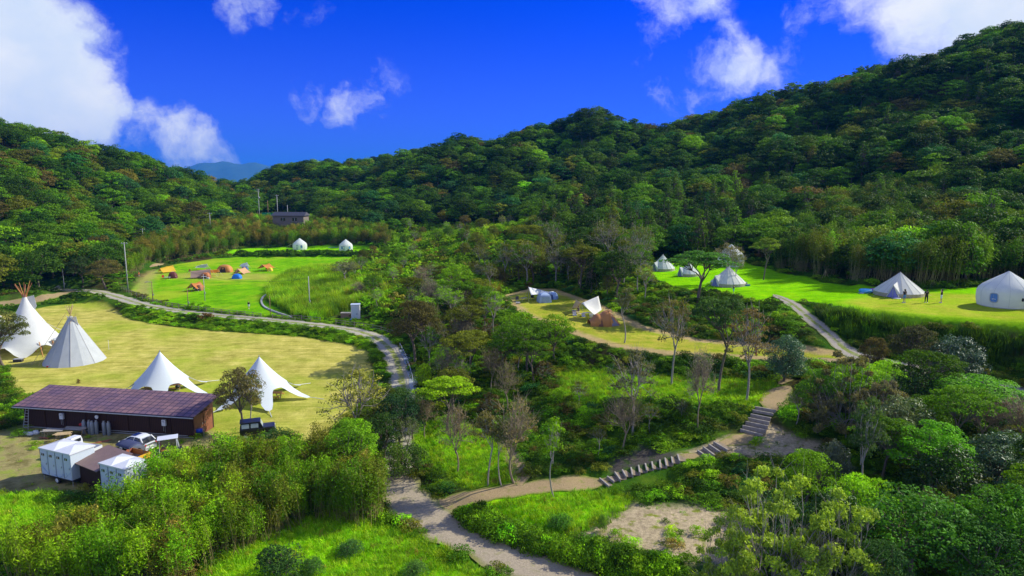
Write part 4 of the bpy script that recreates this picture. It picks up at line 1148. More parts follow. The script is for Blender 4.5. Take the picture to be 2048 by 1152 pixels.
# ------------------------------------------------------------------ building kit for made things
class MB:
    def __init__(s): s.V = []; s.F = []; s.M = []
    def add(s, V, F, M=None, mi=0):
        o = len(s.V); V = [Vector(v) for v in V]
        if M is not None: V = [M @ v for v in V]
        s.V += [tuple(v) for v in V]; s.F += [tuple(i + o for i in f) for f in F]; s.M += [mi] * len(F); return s
    def box(s, c, d, rz=0, M=None, rx=0, ry=0, mi=0):
        x, y, z = d[0] / 2, d[1] / 2, d[2] / 2
        V = [(-x,-y,-z),(x,-y,-z),(x,y,-z),(-x,y,-z),(-x,-y,z),(x,-y,z),(x,y,z),(-x,y,z)]
        T = Matrix.Translation(c) @ Matrix.Rotation(rz, 4, 'Z') @ Matrix.Rotation(ry, 4, 'Y') @ Matrix.Rotation(rx, 4, 'X')
        if M is not None: T = M @ T
        return s.add(V, [(0,3,2,1),(4,5,6,7),(0,1,5,4),(1,2,6,5),(2,3,7,6),(3,0,4,7)], T, mi)
    def bar(s, a, b, r, sides=6, r2=None, M=None, mi=0):
        V, F = tube(np.array([a, b], float), [r, r if r2 is None else r2], sides)
        n = sides; F = [tuple(f) for f in F.tolist()] + [tuple(range(n - 1, -1, -1)), tuple(range(n, 2 * n))]
        return s.add(V.tolist(), F, M, mi)
    def pipe(s, path, r, sides=5, M=None, mi=0):
        V, F = tube(np.array(path, float), np.full(len(path), r) if np.isscalar(r) else r, sides)
        return s.add(V.tolist(), F.tolist(), M, mi)
    def lathe(s, prof, n=24, c=(0, 0, 0), M=None, mi=0, cap=False):
        V = []; F = []
        for (r, z) in prof:
            for k in range(n):
                a = 2 * math.pi * k / n; V.append((c[0] + r * math.cos(a), c[1] + r * math.sin(a), c[2] + z))
        for i in range(len(prof) - 1):
            for k in range(n):
                k2 = (k + 1) % n; F.append((i*n+k, i*n+k2, (i+1)*n+k2, (i+1)*n+k))
        if cap: F.append(tuple(range(n))[::-1]); F.append(tuple(range((len(prof)-1)*n, len(prof)*n)))
        return s.add(V, F, M, mi)
    def build(s, name, m, parent=None, smooth=False, bevel=0, solid=0, sub=0):
        me = bpy.data.meshes.new(name); me.from_pydata(s.V, [], s.F); me.update()
        ms = m if isinstance(m, (list, tuple)) else [m]
        for q in ms:
            if q is not None: me.materials.append(q)
        if len(ms) > 1: me.polygons.foreach_set('material_index', s.M)
        if smooth: me.polygons.foreach_set('use_smooth', [True] * len(me.polygons))
        o = put(bpy.data.objects.new(name, me), parent)
        if solid: md = o.modifiers.new('s', 'SOLIDIFY'); md.thickness = solid; md.offset = 0
        if bevel: md = o.modifiers.new('b', 'BEVEL'); md.width = bevel; md.segments = 2; md.limit_method = 'ANGLE'
        if sub: md = o.modifiers.new('u', 'SUBSURF'); md.levels = sub; md.render_levels = sub
        return o

def thing(name, label, cat_, loc, rz=0, group=None):
    o = put(bpy.data.objects.new(name, None)); o.empty_display_size = .5
    o.location = loc; o.rotation_euler = (0, 0, rz)
    return props(o, label, cat_, group)
def at_px(px, py, dz=0):
    x, y, z = hit(px, py); return (x, y, z + dz)
def mpp(px, py):
    x, y, z = hit(px, py); return float(project(x, y, z)[2]) / FPX

def sheet(rows):
    """grid surface from rows of points"""
    n = len(rows[0]); V = [p for r in rows for p in r]
    F = [(i*n+j, i*n+j+1, (i+1)*n+j+1, (i+1)*n+j) for i in range(len(rows)-1) for j in range(n-1)]
    return V, F

M_CANVAS = mat('white_canvas', (.86, .88, .86), .85, noise=.05, nscale=1.2, trans=.35)
M_CANVAS2 = mat('grey_canvas', (.52, .55, .56), .85, noise=.08, nscale=1.0, trans=.15)
M_STAR = mat('star_tent_fabric', (.74, .80, .84), .6, noise=.02, trans=.2)
M_CREAM = mat('cream_canvas', (.90, .89, .83), .85, noise=.06, nscale=1.5, trans=.35)
M_SEAM = mat('tent_seam', (.66, .62, .55), .9)
M_WOODO = mat('orange_wood', (.52, .24, .06), .6, noise=.25)
M_WOODR = mat('red_brown_pole', (.38, .12, .06), .6, noise=.2)
M_WOODP = mat('pale_wood', (.55, .40, .20), .7, noise=.25)
M_WOODG = mat('grey_timber', (.33, .30, .26), .9, noise=.35, nscale=4)
M_ROPE = mat('rope', (.6, .58, .5), .9)
M_STEEL = mat('galvanised_steel', (.42, .44, .46), .45, .6, noise=.15)
M_BLACK = mat('black_plastic', (.015, .015, .017), .5)
M_TYRE = mat('tyre_rubber', (.02, .02, .02), .85)
M_GLASS = mat('dark_glass', (.02, .025, .03), .08, spec=1.0)
M_WHITEP = mat('white_paint', (.68, .70, .72), .25, noise=.02)
M_CONC = mat('concrete', (.42, .42, .40), .9, noise=.25, nscale=2)
M_PURPLE = mat('lilac_groundsheet', (.22, .22, .62), .7)
M_SKIN = mat('skin', (.50, .30, .20), .6)
M_HAIR = mat('hair', (.02, .014, .01), .6)
def cmat(name, c, rough=.75, **k): return mat(name, c, rough, **k)

# ---- tall pole tipis ---------------------------------------------------------------
def tipi(loc, rz, H, Rb, label, poles_m, flaps=True, group=None):
    t = thing('tipi', label, 'tent', loc, rz, group)
    n = 16; rows = []
    for i, z in enumerate(np.linspace(0, 1, 9)):
        r = Rb * (1 - z) + .16 * z; row = []
        for k in range(n * 2 + 1):
            a = 2 * math.pi * k / (n * 2); rr = r * (1.0 if k % 2 == 0 else .982 + .006 * math.sin(i * 2 + k))
            row.append((rr * math.cos(a), rr * math.sin(a) , z * H))
        rows.append(row)
    mb = MB(); mb.add(*sheet(rows)); mb.build('canvas_cover', M_CANVAS2, t)
    mb = MB()
    for k in range(0, n, 2):
        a = 2 * math.pi * k / n
        mb.bar(((Rb + .02) * math.cos(a), (Rb + .02) * math.sin(a), .02), (.18 * math.cos(a), .18 * math.sin(a), H), .022, 4)
    mb.build('seam', M_SEAM, t)
    rg = random.Random(3)
    for k in range(10):
        a = 2 * math.pi * k / 10 + rg.uniform(-.2, .2); L = H * rg.uniform(.17, .26); s_ = rg.uniform(.16, .3)
        mb = MB(); mb.bar((-.14 * math.cos(a), -.14 * math.sin(a), H - .35), (s_ * L * math.cos(a) * 1.4, s_ * L * math.sin(a) * 1.4, H + L), .05, 5, .03)
        mb.build('lodge_pole', poles_m, t)
    if flaps:
        for sx in (1, -1):
            mb = MB(); V = [(sx * .12, -.25, H * .98), (sx * .25, -.3, H * .72), (sx * (.95), .35, H * .80), (sx * .95, .1, H * 1.0)]
            mb.add(V, [(0, 1, 2, 3)]); mb.build('smoke_flap', M_CREAM, t, solid=.02)
            mb = MB(); mb.bar((sx * 1.0, .12, H * 1.06), (sx * -Rb * .55 if sx > 0 else -Rb * .9, -Rb * .95, .02), .03, 5); mb.build('flap_pole', M_WOODP, t)
    return t
p0 = at_px(150, 722); sc = mpp(150, 722)
tipi(p0, R(-20), 91 * sc, 55 * sc, 'grey white canvas tipi with thin bundled poles on the dry field', M_WOODP)
# double tipi with raised skirt
p1 = at_px(58, 702); sc = mpp(58, 702)
t = thing('double_tipi', 'larger white tipi with red brown poles and raised flared skirt at the left edge', 'tent', p1, 0)
def flare_tent(parent, cx, H, Rb, name='canvas_cover'):
    rows = []
    for i in range(15):
        q = i / 14; row = []
        for k in range(49):
            a = 2 * math.pi * k / 48; sw = .5 + .5 * math.cos(a * 6 + .4)
            rr = .18 + (Rb - .18) * (q ** 1.25) * (1 - .10 * (1 - sw) * q ** 4)
            z = H * (1 - q) ** 1.12 + 1.55 * (1 - sw) * q ** 6 + .1
            row.append((cx + rr * math.cos(a), rr * math.sin(a), z))
        rows.append(row)
    mb = MB(); mb.add(*sheet(rows)); mb.build(name, M_CANVAS, parent, smooth=True)
Hb = 112 * sc
flare_tent(t, .2, Hb, 5.6)
flare_tent(t, -5.4, Hb * .93, 5.2)
rg = random.Random(9)
for cx, hh in ((.2, Hb), (-5.4, Hb * .93)):
    for k in range(9):
        a = 2 * math.pi * k / 9 + .2
        mb = MB(); mb.bar((cx + 1.6 * math.cos(a), 1.6 * math.sin(a), 0), (cx - .35 * math.cos(a), -.35 * math.sin(a), hh + .3), .09, 6, .07)
        mb.bar((cx - .35 * math.cos(a), -.35 * math.sin(a), hh + .3), (cx - 1.1 * math.cos(a) , -1.1 * math.sin(a), hh + rg.uniform(1.5, 2.2)), .055, 6, .035)
        mb.build('lodge_pole', M_WOODR if k % 2 else M_WOODO, t)
mb = MB(); mb.add([(.35, .2, Hb * .97), (.9, .3, Hb * .66), (1.55, .5, Hb * .8), (1.35, .4, Hb * 1.0)], [(0, 1, 2, 3)]); mb.build('smoke_flap', M_CREAM, t, solid=.02)
mb = MB(); mb.add(*sheet([[(4.6 + u * 3.6, -1.3 + 2.6 * v + .4 * u, 2.15 - .55 * math.sin(math.pi * u) - .2 * u) for u in np.linspace(0, 1, 8)] for v in np.linspace(0, 1, 6)]))
mb.build('awning', M_CANVAS, t, smooth=True, solid=.02)
for x, y in ((4.9, -1.6), (5.6, -2.4), (4.1, -3.2), (6.4, .6)):
    mb = MB(); mb.bar((x + .5, y - .4, 0), (x - .5, y + .5, 2.0), .07, 6); mb.build('tent_leg', M_WOODO, t)
mb = MB(); mb.pipe([(1.5 + q * 5.4, .2 + q, Hb * .62 - q * 2.9 - .5 * math.sin(math.pi * q)) for q in np.linspace(0, 1, 8)], .03, 4); mb.build('guy_rope', M_ROPE, t)

# ---- star shaped tents ------------------------------------------------------------
def star_tent(px, py, top, wpx, label, rz):
    p = at_px(px, py); s_ = mpp(px, py); H = (py - top) * s_ * 1.02; Rr = wpx * s_ / 2 * 1.08
    t = thing('star_tent', label, 'tent', p, rz, 'star shaped white tents on the dry field')
    arms = 6; rows = []; nk = 96
    for i in range(17):
        q = i / 16; row = []
        for k in range(nk + 1):
            a = 2 * math.pi * k / nk; c = abs(math.cos(a * arms / 2)) ; e = .50 + .50 * c ** 7
            r = q * e * Rr + .05; f = r / Rr
            z = .22 + (H - .22) * (max(0, 1 - f) ** 1.72) + .10 * (1 - c) * q
            row.append((r * math.cos(a), r * math.sin(a), z))
        rows.append(row)
    mb = MB(); mb.add(*sheet(rows)); mb.build('star_canopy', M_STAR, t, smooth=True)
    mb = MB(); mb.bar((0, 0, 0), (0, 0, H + .12), .06, 8); mb.build('centre_pole', M_STEEL, t)
    for k in range(arms):
        a = 2 * math.pi * k / arms
        mb = MB(); mb.bar((Rr * .99 * math.cos(a), Rr * .99 * math.sin(a), .24), ((Rr + 1.6) * math.cos(a), (Rr + 1.6) * math.sin(a), .0), .035, 5); mb.build('guy_strap', M_WHITEP, t)
    return t
star_tent(326, 789, 703, 176, 'left star shaped white tent, unobstructed, with table beneath', R(-6))
star_tent(523, 798, 713, 184, 'right star shaped white tent partly behind the brown green tree', R(-2))

def picnic_table(px, py, label, rz, w=2.0):
    t = thing('picnic_table', label, 'table', at_px(px, py), rz, 'wooden picnic tables under the star tents')
    mb = MB()
    for k in range(5): mb.box((0, -.34 + .17 * k, .76), (w, .15, .05))
    mb.build('tabletop', M_WOODO, t)
    for s_ in (-1, 1):
        mb = MB(); mb.box((0, s_ * .72, .45), (w, .26, .05)); mb.build('bench_seat', M_WOODO, t)
        mb = MB(); mb.box((s_ * w * .36, -.32, .38), (.09, .09, .98), rx=R(35)); mb.box((s_ * w * .36 + .1, .32, .38), (.09, .09, .98), rx=R(-35)); mb.box((s_ * w * .36 + .05, 0, .42), (.07, 1.55, .09)); mb.build('leg_frame', M_WOODP, t)
picnic_table(345, 781, 'orange wooden picnic table at the right opening of the left star tent', R(15))
picnic_table(305, 780, 'shaded wooden picnic table deep inside the left star tent', R(10))
picnic_table(545, 797, 'orange wooden picnic table under the right star tent', R(-8), 2.3)

# ---- dark storage building --------------------------------------------------------
A = Vector(at_px(52, 856)); B = Vector(at_px(388, 879)); ang = math.atan2(B.y - A.y, B.x - A.x); LB = (B - A).length; DB = 3.4
bld = thing('storage_building', 'long dark brown storage building with purple brown tiled roof', 'building', (A.x, A.y, 0), ang)
m, tt = new_mat('dark_boards'); tcb = tt.add('ShaderNodeTexCoord').outputs['Object']
wv = tt.add('ShaderNodeTexWave', wave_type='BANDS', bands_direction='X', ins={'Vector': tcb, 'Scale': 1.6, 'Distortion': .3, 'Detail': 2.0})
cb = tt.mix(tt.smooth(wv.outputs['Fac'], .0, .12), (.010, .005, .004), tt.mix(tt.noise(1.3, 4, .6, tcb), (.030, .013, .009), (.065, .026, .016)))
bb = tt.add('ShaderNodeBsdfPrincipled', ins={'Base Color': cb, 'Roughness': .7, 'Specular IOR Level': .3}); tt.add('ShaderNodeOutputMaterial', ins={0: bb.outputs[0]}); M_BOARDS = m
m, tt = new_mat('tiled_roof'); tcb = tt.add('ShaderNodeTexCoord').outputs['Object']
mpn = tt.add('ShaderNodeMapping', ins={0: tcb, 'Scale': (1.45, 1.7, 1)})
br = tt.add('ShaderNodeTexBrick', offset=.0, squash=1.0, ins={'Vector': mpn.outputs[0], 'Color1': (.20, .115, .115, 1), 'Color2': (.30, .17, .165, 1), 'Mortar': (.06, .04, .06, 1), 'Scale': 1.0, 'Mortar Size': .085, 'Brick Width': 1.0, 'Row Height': 1.0, 'Bias': -.2})
cr = tt.mix(tt.smooth(tt.noise(.45, 4, .6, tcb), .45, .6), br.outputs[0], tt.mix(1.0, br.outputs[0], (.75, .8, 1.0), 'MULTIPLY'))
bb = tt.add('ShaderNodeBsdfPrincipled', ins={'Base Color': cr, 'Roughness': .55, 'Specular IOR Level': .4})
bpn = tt.add('ShaderNodeBump', ins={'Height': br.outputs[1], 'Strength': .5, 'Distance': -.03}); tt.l.new(bpn.outputs[0], bb.inputs['Normal'])
tt.add('ShaderNodeOutputMaterial', ins={0: bb.outputs[0]}); M_ROOF = m
HF, HBk = 2.5, 3.15
mb = MB(); mb.add([(0,0,0),(LB,0,0),(LB,0,HF),(0,0,HF)], [(0,1,2,3)]); mb.add([(0,DB,0),(LB,DB,0),(LB,DB,HBk),(0,DB,HBk)], [(1,0,3,2)])
mb.add([(0,0,0),(0,DB,0),(0,DB,HBk),(0,0,HF)], [(1,0,3,2)]); mb.add([(LB,0,0),(LB,DB,0),(LB,DB,HBk),(LB,0,HF)], [(0,1,2,3)])
mb.build('wall', M_BOARDS, bld)
sl_ = (HBk - HF) / DB; mb = MB(); o1, o2 = -.6, DB + .7
mb.add([(-.7,o1,HF+sl_*o1+.05),(LB+.55,o1,HF+sl_*o1+.05),(LB+.55,o2,HF+sl_*o2+.05),(-.7,o2,HF+sl_*o2+.05)], [(0,1,2,3)])
rf_ = mb.build('roof', M_ROOF, bld, solid=.10)
mb = MB(); mb.pipe([(-.7,o1-.07,HF+sl_*o1-.03),(LB+.55,o1-.07,HF+sl_*o1-.03)], .06, 6); mb.build('gutter', M_STEEL, bld)
M_ENDW = cmat('red_brown_boards', (.24, .085, .045), .6, noise=.2, nscale=2)
for k, (y0, y1) in enumerate(((.12, 1.55), (1.68, 3.1))):
    mb = MB(); mb.box((LB + .03, (y0 + y1) / 2, 1.12), (.06, y1 - y0, 2.16)); d_ = mb.build('door', M_ENDW, bld)
    mb = MB(); mb.box((LB + .09, y1 - .15 if k == 0 else y0 + .15, 1.1), (.05, .04, .25)); mb.build('handle', M_STEEL, d_)
mb = MB()
for x in np.linspace(0.06, LB - .06, 9): mb.box((x, -.03, HF / 2 - .05), (.09, .05, HF - .15))
mb.build('batten', M_BOARDS, bld)
mb = MB(); mb.box((LB / 2, -.045, .12), (LB, .06, .1)); mb.pipe([(LB * .52, -.1, .35), (LB * .97, -.1, .3)], .035, 5); mb.build('pipe', M_STEEL, bld)
BM = Matrix.Translation((A.x, A.y, 0)) @ Matrix.Rotation(ang, 4, 'Z')
def on_wall(fx, dz, dy=-.18): return tuple(BM @ Vector((LB * fx, dy, dz)))
for fx, lab in ((.238, 'white gas water heater on the dark wall above the workbench'), (.842, 'white gas water heater on the dark wall near the compact car')):
    t = thing('water_heater', lab, 'water heater', on_wall(fx, 1.25), ang, 'water heaters on the storage wall')
    mb = MB(); mb.box((0, 0, .3), (.42, .22, .62)); bd = mb.build('casing', M_WHITEP, t, bevel=.02)
    mb = MB(); mb.box((0, -.13, .44), (.2, .03, .09)); mb.build('vent', M_STEEL, t)
    mb = MB(); mb.bar((-.1, 0, -.6), (-.1, 0, 0), .02, 5); mb.bar((.08, 0, -.7), (.08, 0, 0), .02, 5); mb.build('pipe', M_STEEL, t)
t = thing('wall_lamp', 'small round white lamp on the dark wall above the gas cylinders', 'lamp', on_wall(.455, 1.75), ang)
mb = MB(); mb.lathe([(.02, 0), (.16, .04), (.2, .16), (.02, .18)], 12, M=Matrix.Rotation(R(90), 4, 'X')); mb.build('shade', M_WHITEP, t)
mb = MB(); mb.bar((0, .15, 0), (0, 0, .02), .03, 5); mb.build('bracket', M_STEEL, t)
M_CYL = mat('grey_cylinder_paint', (.24, .27, .30), .4, .2, noise=.1)
for k, (fx, dy) in enumerate(((.385, -.55), (.415, -.5), (.438, -.65), (.455, -.45), (.503, -.5), (.530, -.5))):
    names = ['leftmost tall grey gas cylinder by the dark wall', 'second grey gas cylinder from the left by the dark wall', 'third grey gas cylinder, standing forward of its row', 'fourth grey gas cylinder, last of the left bunch', 'left one of the separate pair of gas cylinders', 'rightmost gas cylinder of the separate pair']
    t = thing('gas_cylinder', names[k], 'gas cylinder', on_wall(fx, 0, dy), ang, 'grey gas cylinders along the storage wall')
    mb = MB(); mb.lathe([(.17, 0), (.19, .04), (.19, 1.18), (.15, 1.3), (.06, 1.36), (.03, 1.36)], 14); mb.build('tank', M_CYL, t, smooth=True)
    mb = MB(); mb.lathe([(.10, 1.30), (.10, 1.46), (.085, 1.46), (.085, 1.30)], 12); mb.build('collar', M_STEEL, t)
# A-frame ladder
t = thing('step_ladder', 'aluminium step ladder leaning at the left end of the dark wall', 'ladder', on_wall(.035, 0, -.5), ang + R(5))
mb = MB(); mb.bar((-.28, -.25, 0), (-.15, .25, 2.25), .03, 4); mb.bar((.28, -.25, 0), (.15, .25, 2.25), .03, 4); mb.build('rail', M_STEEL, t)
for k in range(7):
    q = (k + 1) / 8; w_ = .28 - .13 * q; mb = MB(); mb.box((0, -.25 + .5 * q, 2.25 * q), (w_ * 2, .08, .03)); mb.build('rung', M_STEEL, t)
# workbenches
for k, (px, py, lab, w_, rz_) in enumerate(((108, 874, 'cluttered plank workbench on sawhorses by the dark wall', 2.0, .1), (150, 872, 'long grey workbench with red toolbox by the gas cylinders', 2.6, -.1), (128, 882, 'tilted brown sheet of wood on a sawhorse', 1.6, .3))):
    t = thing('workbench', lab, 'workbench', at_px(px, py), rz_, 'workbenches by the storage building')
    mb = MB()
    for q in range(4): mb.box((rg.uniform(-.15, .15), -.35 + .22 * q, .74 + .01 * (q % 2)), (w_ * rg.uniform(.85, 1.05), .2, .035), rz=rg.uniform(-.05, .05))
    mb.build('plank_top', M_WOODG if k < 2 else M_WOODP, t)
    for sx in (-1, 1):
        mb = MB()
        for sy in (-1, 1): mb.bar((sx * w_ * .38, sy * .38, 0), (sx * w_ * .36, sy * .06, .72), .03, 4)
        mb.build('sawhorse', M_WOODP, t)
t = props(MB().box((0, 0, .1), (.42, .24, .2)).box((0, 0, .22), (.3, .03, .03)).build('toolbox', cmat('red_paint', (.55, .03, .03), .4), None, bevel=.02), 'red toolbox on the end of the long grey workbench', 'toolbox')
q_ = at_px(165, 866); t.location = (q_[0], q_[1], .78)
for k, (px, py, lab) in enumerate(((52, 869, 'white sack lying left of the ladder foot'), (61, 871, 'plump white sack at the foot of the ladder'), (72, 869, 'white sack right of the ladder foot'))):
    o = MB().lathe([(.02, .02), (.3, .03), (.34, .16), (.22, .3), (.05, .33)], 10).build('sack', M_CANVAS, None, smooth=True); o.location = at_px(px, py); o.scale = (1.1, .8, .9 + .2 * k); props(o, lab, 'sack', 'white sacks by the ladder')
t = thing('hand_cart', 'upturned metal hand cart beside the white sacks', 'cart', at_px(78, 869), .4)
mb = MB(); mb.pipe([(-.35,0,0),(-.3,0,.5),(0,0,.75),(.3,0,.5),(.35,0,0)], .02, 5); mb.pipe([(-.35,.4,0),(-.3,.4,.5),(0,.4,.75),(.3,.4,.5),(.35,.4,0)], .02, 5); mb.build('frame', M_STEEL, t)
mb = MB(); mb.lathe([(.02,-.03),(.16,-.03),(.16,.03),(.02,.03)], 12, c=(0,0,0), M=Matrix.Translation((0, .2, .3)) @ Matrix.Rotation(R(90), 4, 'Y')); mb.build('wheel', M_TYRE, t)
for k, (px, py, rz_, lab) in enumerate(((200, 886, .5, 'long brown plank on the gravel left of the compact car'), (208, 884, .7, 'second brown plank crossing the longer one'), (88, 878, -.2, 'short plank on the ground before the workbench'))):
    o = MB().box((0, 0, .03), (1.5 - .2 * k, .14, .05)).build('plank', M_WOODR, None); o.location = at_px(px, py); o.location.z += .04 * k; o.rotation_euler = (0, 0, rz_); props(o, lab, 'plank')
t = thing('generator', 'blue drum generator at the right corner of the dark building', 'generator', at_px(400, 874), .3)
mb = MB(); mb.box((0, 0, .3), (.7, .45, .4)); mb.build('engine_block', M_BLACK, t, bevel=.03)
mb = MB(); mb.lathe([(.02,-.3),(.22,-.28),(.22,.28),(.02,.3)], 14, M=Matrix.Translation((0, 0, .65)) @ Matrix.Rotation(R(90), 4, 'Y')); mb.build('tank', cmat('blue_paint', (.01, .05, .5), .35), t, smooth=True)
mb = MB(); mb.pipe([(-.4,-.26,.05),(-.4,-.26,.9),(.4,-.26,.9),(.4,-.26,.05)], .02, 5); mb.pipe([(-.4,.26,.05),(-.4,.26,.9),(.4,.26,.9),(.4,.26,.05)], .02, 5); mb.build('frame', M_STEEL, t)

# ---- toilet trailers ---------------------------------------------------------------
M_PANEL = mat('pale_grey_panel', (.56, .64, .70), .4, noise=.04); M_DARKTRIM = mat('dark_trim', (.04, .04, .05), .6); M_BLUEINK = mat('faded_blue_print', (.20, .38, .62), .6)
def trailer(px0, py0, px1, py1, W, H, doors, label, zb):
    a = Vector(at_px(px0, py0)); b = Vector(at_px(px1, py1)); an = math.atan2(b.y - a.y, b.x - a.x); Lx = (b - a).length
    t = thing('toilet_trailer', label, 'trailer', (a.x, a.y, 0), an, 'white toilet trailers by the yard')
    mb = MB(); mb.box((Lx / 2, W / 2, zb + H / 2), (Lx, W, H)); mb.build('cabin', M_PANEL, t, bevel=.03)
    mb = MB(); ov = .07
    V = [(-ov,-ov,0),(Lx+ov,-ov,0),(Lx+ov,W+ov,0),(-ov,W+ov,0),(-ov,-ov,.10),(Lx+ov,-ov,.10),(Lx+ov,W+ov,.10),(-ov,W+ov,.10)]
    F = [(0,3,2,1),(0,1,5,4),(1,2,6,5),(2,3,7,6),(3,0,4,7)]
    half = Lx / 2
    V += [(half,-ov,.10),(half,W+ov,.10),(half*.5,W*.5,.36),(half*1.5,W*.5,.36)]
    F += [(4,8,10),(8,9,10),(9,7,10),(7,4,10),(8,5,11),(5,6,11),(6,9,11),(9,8,11)]
    mb.add([(x, y, z + zb + H) for x, y, z in V], F); mb.build('roof', M_WHITEP, t)
    for k in range(doors):
        x0 = Lx * (k + .08) / doors; x1 = Lx * (k + .92) / doors
        mb = MB(); mb.box(((x0 + x1) / 2, -.012, zb + H * .47), (x1 - x0, .03, H * .86)); dr = mb.build('door', M_PANEL, t, bevel=.008)
        mb = MB(); mb.box((x0 - Lx * .04 / doors * 1.2, -.005, zb + H * .5), (.035, .03, H * .94)); mb.build('door_gap', M_DARKTRIM, dr)
        mb = MB(); mb.box(((x0 + x1) / 2 - .06, -.035, zb + H * .80), (.34, .03, .20)); mb.build('window', M_GLASS, dr)
        mb = MB(); mb.box(((x0 + x1) / 2 - .06, -.055, zb + H * .80), (.03, .02, .2)); mb.build('window_bar', M_WHITEP, dr)
        mb = MB(); mb.box((x1 - .1, -.05, zb + H * .45), (.04, .05, .14)); mb.build('handle', M_STEEL, dr)
    mb = MB(); rr = random.Random(int(px0))
    def twig(x, z, dx, dz, r, dep):
        x2, z2 = x + dx, z + dz; mb.bar((x, -.045, z), (x2, -.045, z2), r, 4, r * .6)
        if dep: twig(x2, z2, dx * .7 + rr.uniform(-.12, .12), dz * .8 + rr.uniform(0, .1), r * .65, dep - 1); twig(x2, z2, dx * .5 - .14, dz * .7, r * .6, dep - 1)
    twig(Lx * .25, zb + .12, -.2, .18, .02, 3); twig(Lx * .6, zb + .1, .3, .08, .022, 3); twig(Lx * .45, zb + .2, .3, -.05, .022, 3); twig(Lx * .8, zb + .15, .25, .2, .02, 2)
    mb.build('branch_drawing', M_BLUEINK, t)
    mb = MB(); mb.box((Lx / 2, W / 2, zb - .12), (Lx * 1.04, W * .9, .14)); mb.box((-.35, W / 2, zb - .13), (.9, .12, .1)); mb.build('chassis', M_BLACK, t)
    for sy in (-.02, W - .14):
        whl = MB().lathe([(.02,-.08),(.27,-.08),(.30,-.04),(.30,.06),(.27,.1),(.02,.1)], 16, M=Matrix.Translation((Lx * .52, sy + .05, .30)) @ Matrix.Rotation(R(90), 4, 'X')).build('wheel', M_TYRE, t)
        MB().lathe([(.02,0),(.16,0),(.18,.03),(.02,.05)], 12, M=Matrix.Translation((Lx * .52, sy - .04, .30)) @ Matrix.Rotation(R(90), 4, 'X')).build('rim', M_WHITEP, whl)
    for sx in (.1, Lx - .1): MB().bar((sx, .1, 0), (sx, .1, zb - .1), .035, 5).build('jack', M_STEEL, t)
    return t, an, Lx
zb = .55
def lowpt(px, py, z): x, y, zz = at_z(px, py, z); u, v, _ = project(x, y, 0); return float(u), float(v)
a1 = lowpt(84, 947, zb); b1 = lowpt(145, 964, zb)
trailer(a1[0], a1[1], b1[0], b1[1], 2.15, 2.25, 4, 'larger white toilet trailer with four doors and wheels', zb)
a2 = lowpt(204, 985, zb - .1); b2 = lowpt(254, 998, zb - .1)
trailer(a2[0], a2[1], b2[0], b2[1], 2.0, 2.35, 3, 'smaller white toilet trailer with three doors beside the bamboo', zb - .1)
# brown shed between the trailers
a3 = Vector(at_px(160, 968)); b3 = Vector(at_px(203, 985)); an3 = math.atan2(b3.y - a3.y, b3.x - a3.x); L3 = (b3 - a3).length
t = thing('shed', 'small brown roofed dark shed between the two toilet trailers', 'shed', (a3.x, a3.y, 0), an3)
mb = MB(); W3 = 2.4; mb.add([(0,0,0),(L3,0,0),(L3,0,1.95),(0,0,1.95),(0,W3,0),(L3,W3,0),(L3,W3,2.35),(0,W3,2.35)], [(0,1,2,3),(5,4,7,6),(4,0,3,7),(1,5,6,2)]); mb.build('wall', M_BOARDS, t)
mb = MB(); mb.add([(-.25,-.35,1.94),(L3+.2,-.35,1.94),(L3+.2,W3+.3,2.44),(-.25,W3+.3,2.44)], [(0,1,2,3)])
m, tt = new_mat('brown_sheet_roof'); tcb = tt.add('ShaderNodeTexCoord').outputs['Object']
wv = tt.add('ShaderNodeTexWave', wave_type='BANDS', bands_direction='X', ins={'Vector': tcb, 'Scale': 3.0}); cb = tt.mix(tt.noise(2.0, 4, .6, tcb), (.15, .10, .085), (.26, .17, .15))
bb = tt.add('ShaderNodeBsdfPrincipled', ins={'Base Color': cb, 'Roughness': .6}); bpn = tt.add('ShaderNodeBump', ins={'Height': wv.outputs['Fac'], 'Strength': .5, 'Distance': .03}); tt.l.new(bpn.outputs[0], bb.inputs['Normal'])
tt.add('ShaderNodeOutputMaterial', ins={0: bb.outputs[0]}); mb.build('roof', m, t, solid=.06)

# ---- vehicles ------------------------------------------------------------------------
def loft(stations, nseg=10):
    """stations: (x, z0, z1, half width low, half width high, roundness)"""
    rows = []
    for (x, z0, z1, wl, wh, rd) in stations:
        row = []
        for (u, v) in ((0, 0), (.85, 0), (1, .12), (1.02, .5), (1, .82), (.86, 1 - .0), (0, 1.02)):
            w_ = wl + (wh - wl) * v; row.append((x, u * w_, z0 + (z1 - z0) * v))
        row = row + [(p[0], -p[1], p[2]) for p in row[::-1][1:-1]]
        rows.append(row + [row[0]])
    V, F = sheet(rows); n = len(rows[0])
    F.append(tuple(range(n - 1))); F.append(tuple(range((len(rows) - 1) * n + n - 2, (len(rows) - 1) * n - 1, -1)))
    return V, F
def wheel_at(t, x, y, r, w_=.2, rim=M_WHITEP):
    sgn = 1 if y > 0 else -1
    wl = MB().lathe([(.03, -w_/2), (r * .92, -w_/2), (r, -w_/2 + .03), (r, w_/2 - .03), (r * .92, w_/2), (.03, w_/2)], 18, M=Matrix.Translation((x, y, r)) @ Matrix.Rotation(R(90), 4, 'X')).build('wheel', M_TYRE, t)
    MB().lathe([(.03, 0), (r * .55, 0), (r * .62, .02), (r * .3, .05), (.03, .06)], 14, M=Matrix.Translation((x, y + sgn * (w_/2), r)) @ Matrix.Rotation(R(-90 * sgn), 4, 'X')).build('rim', rim, wl)
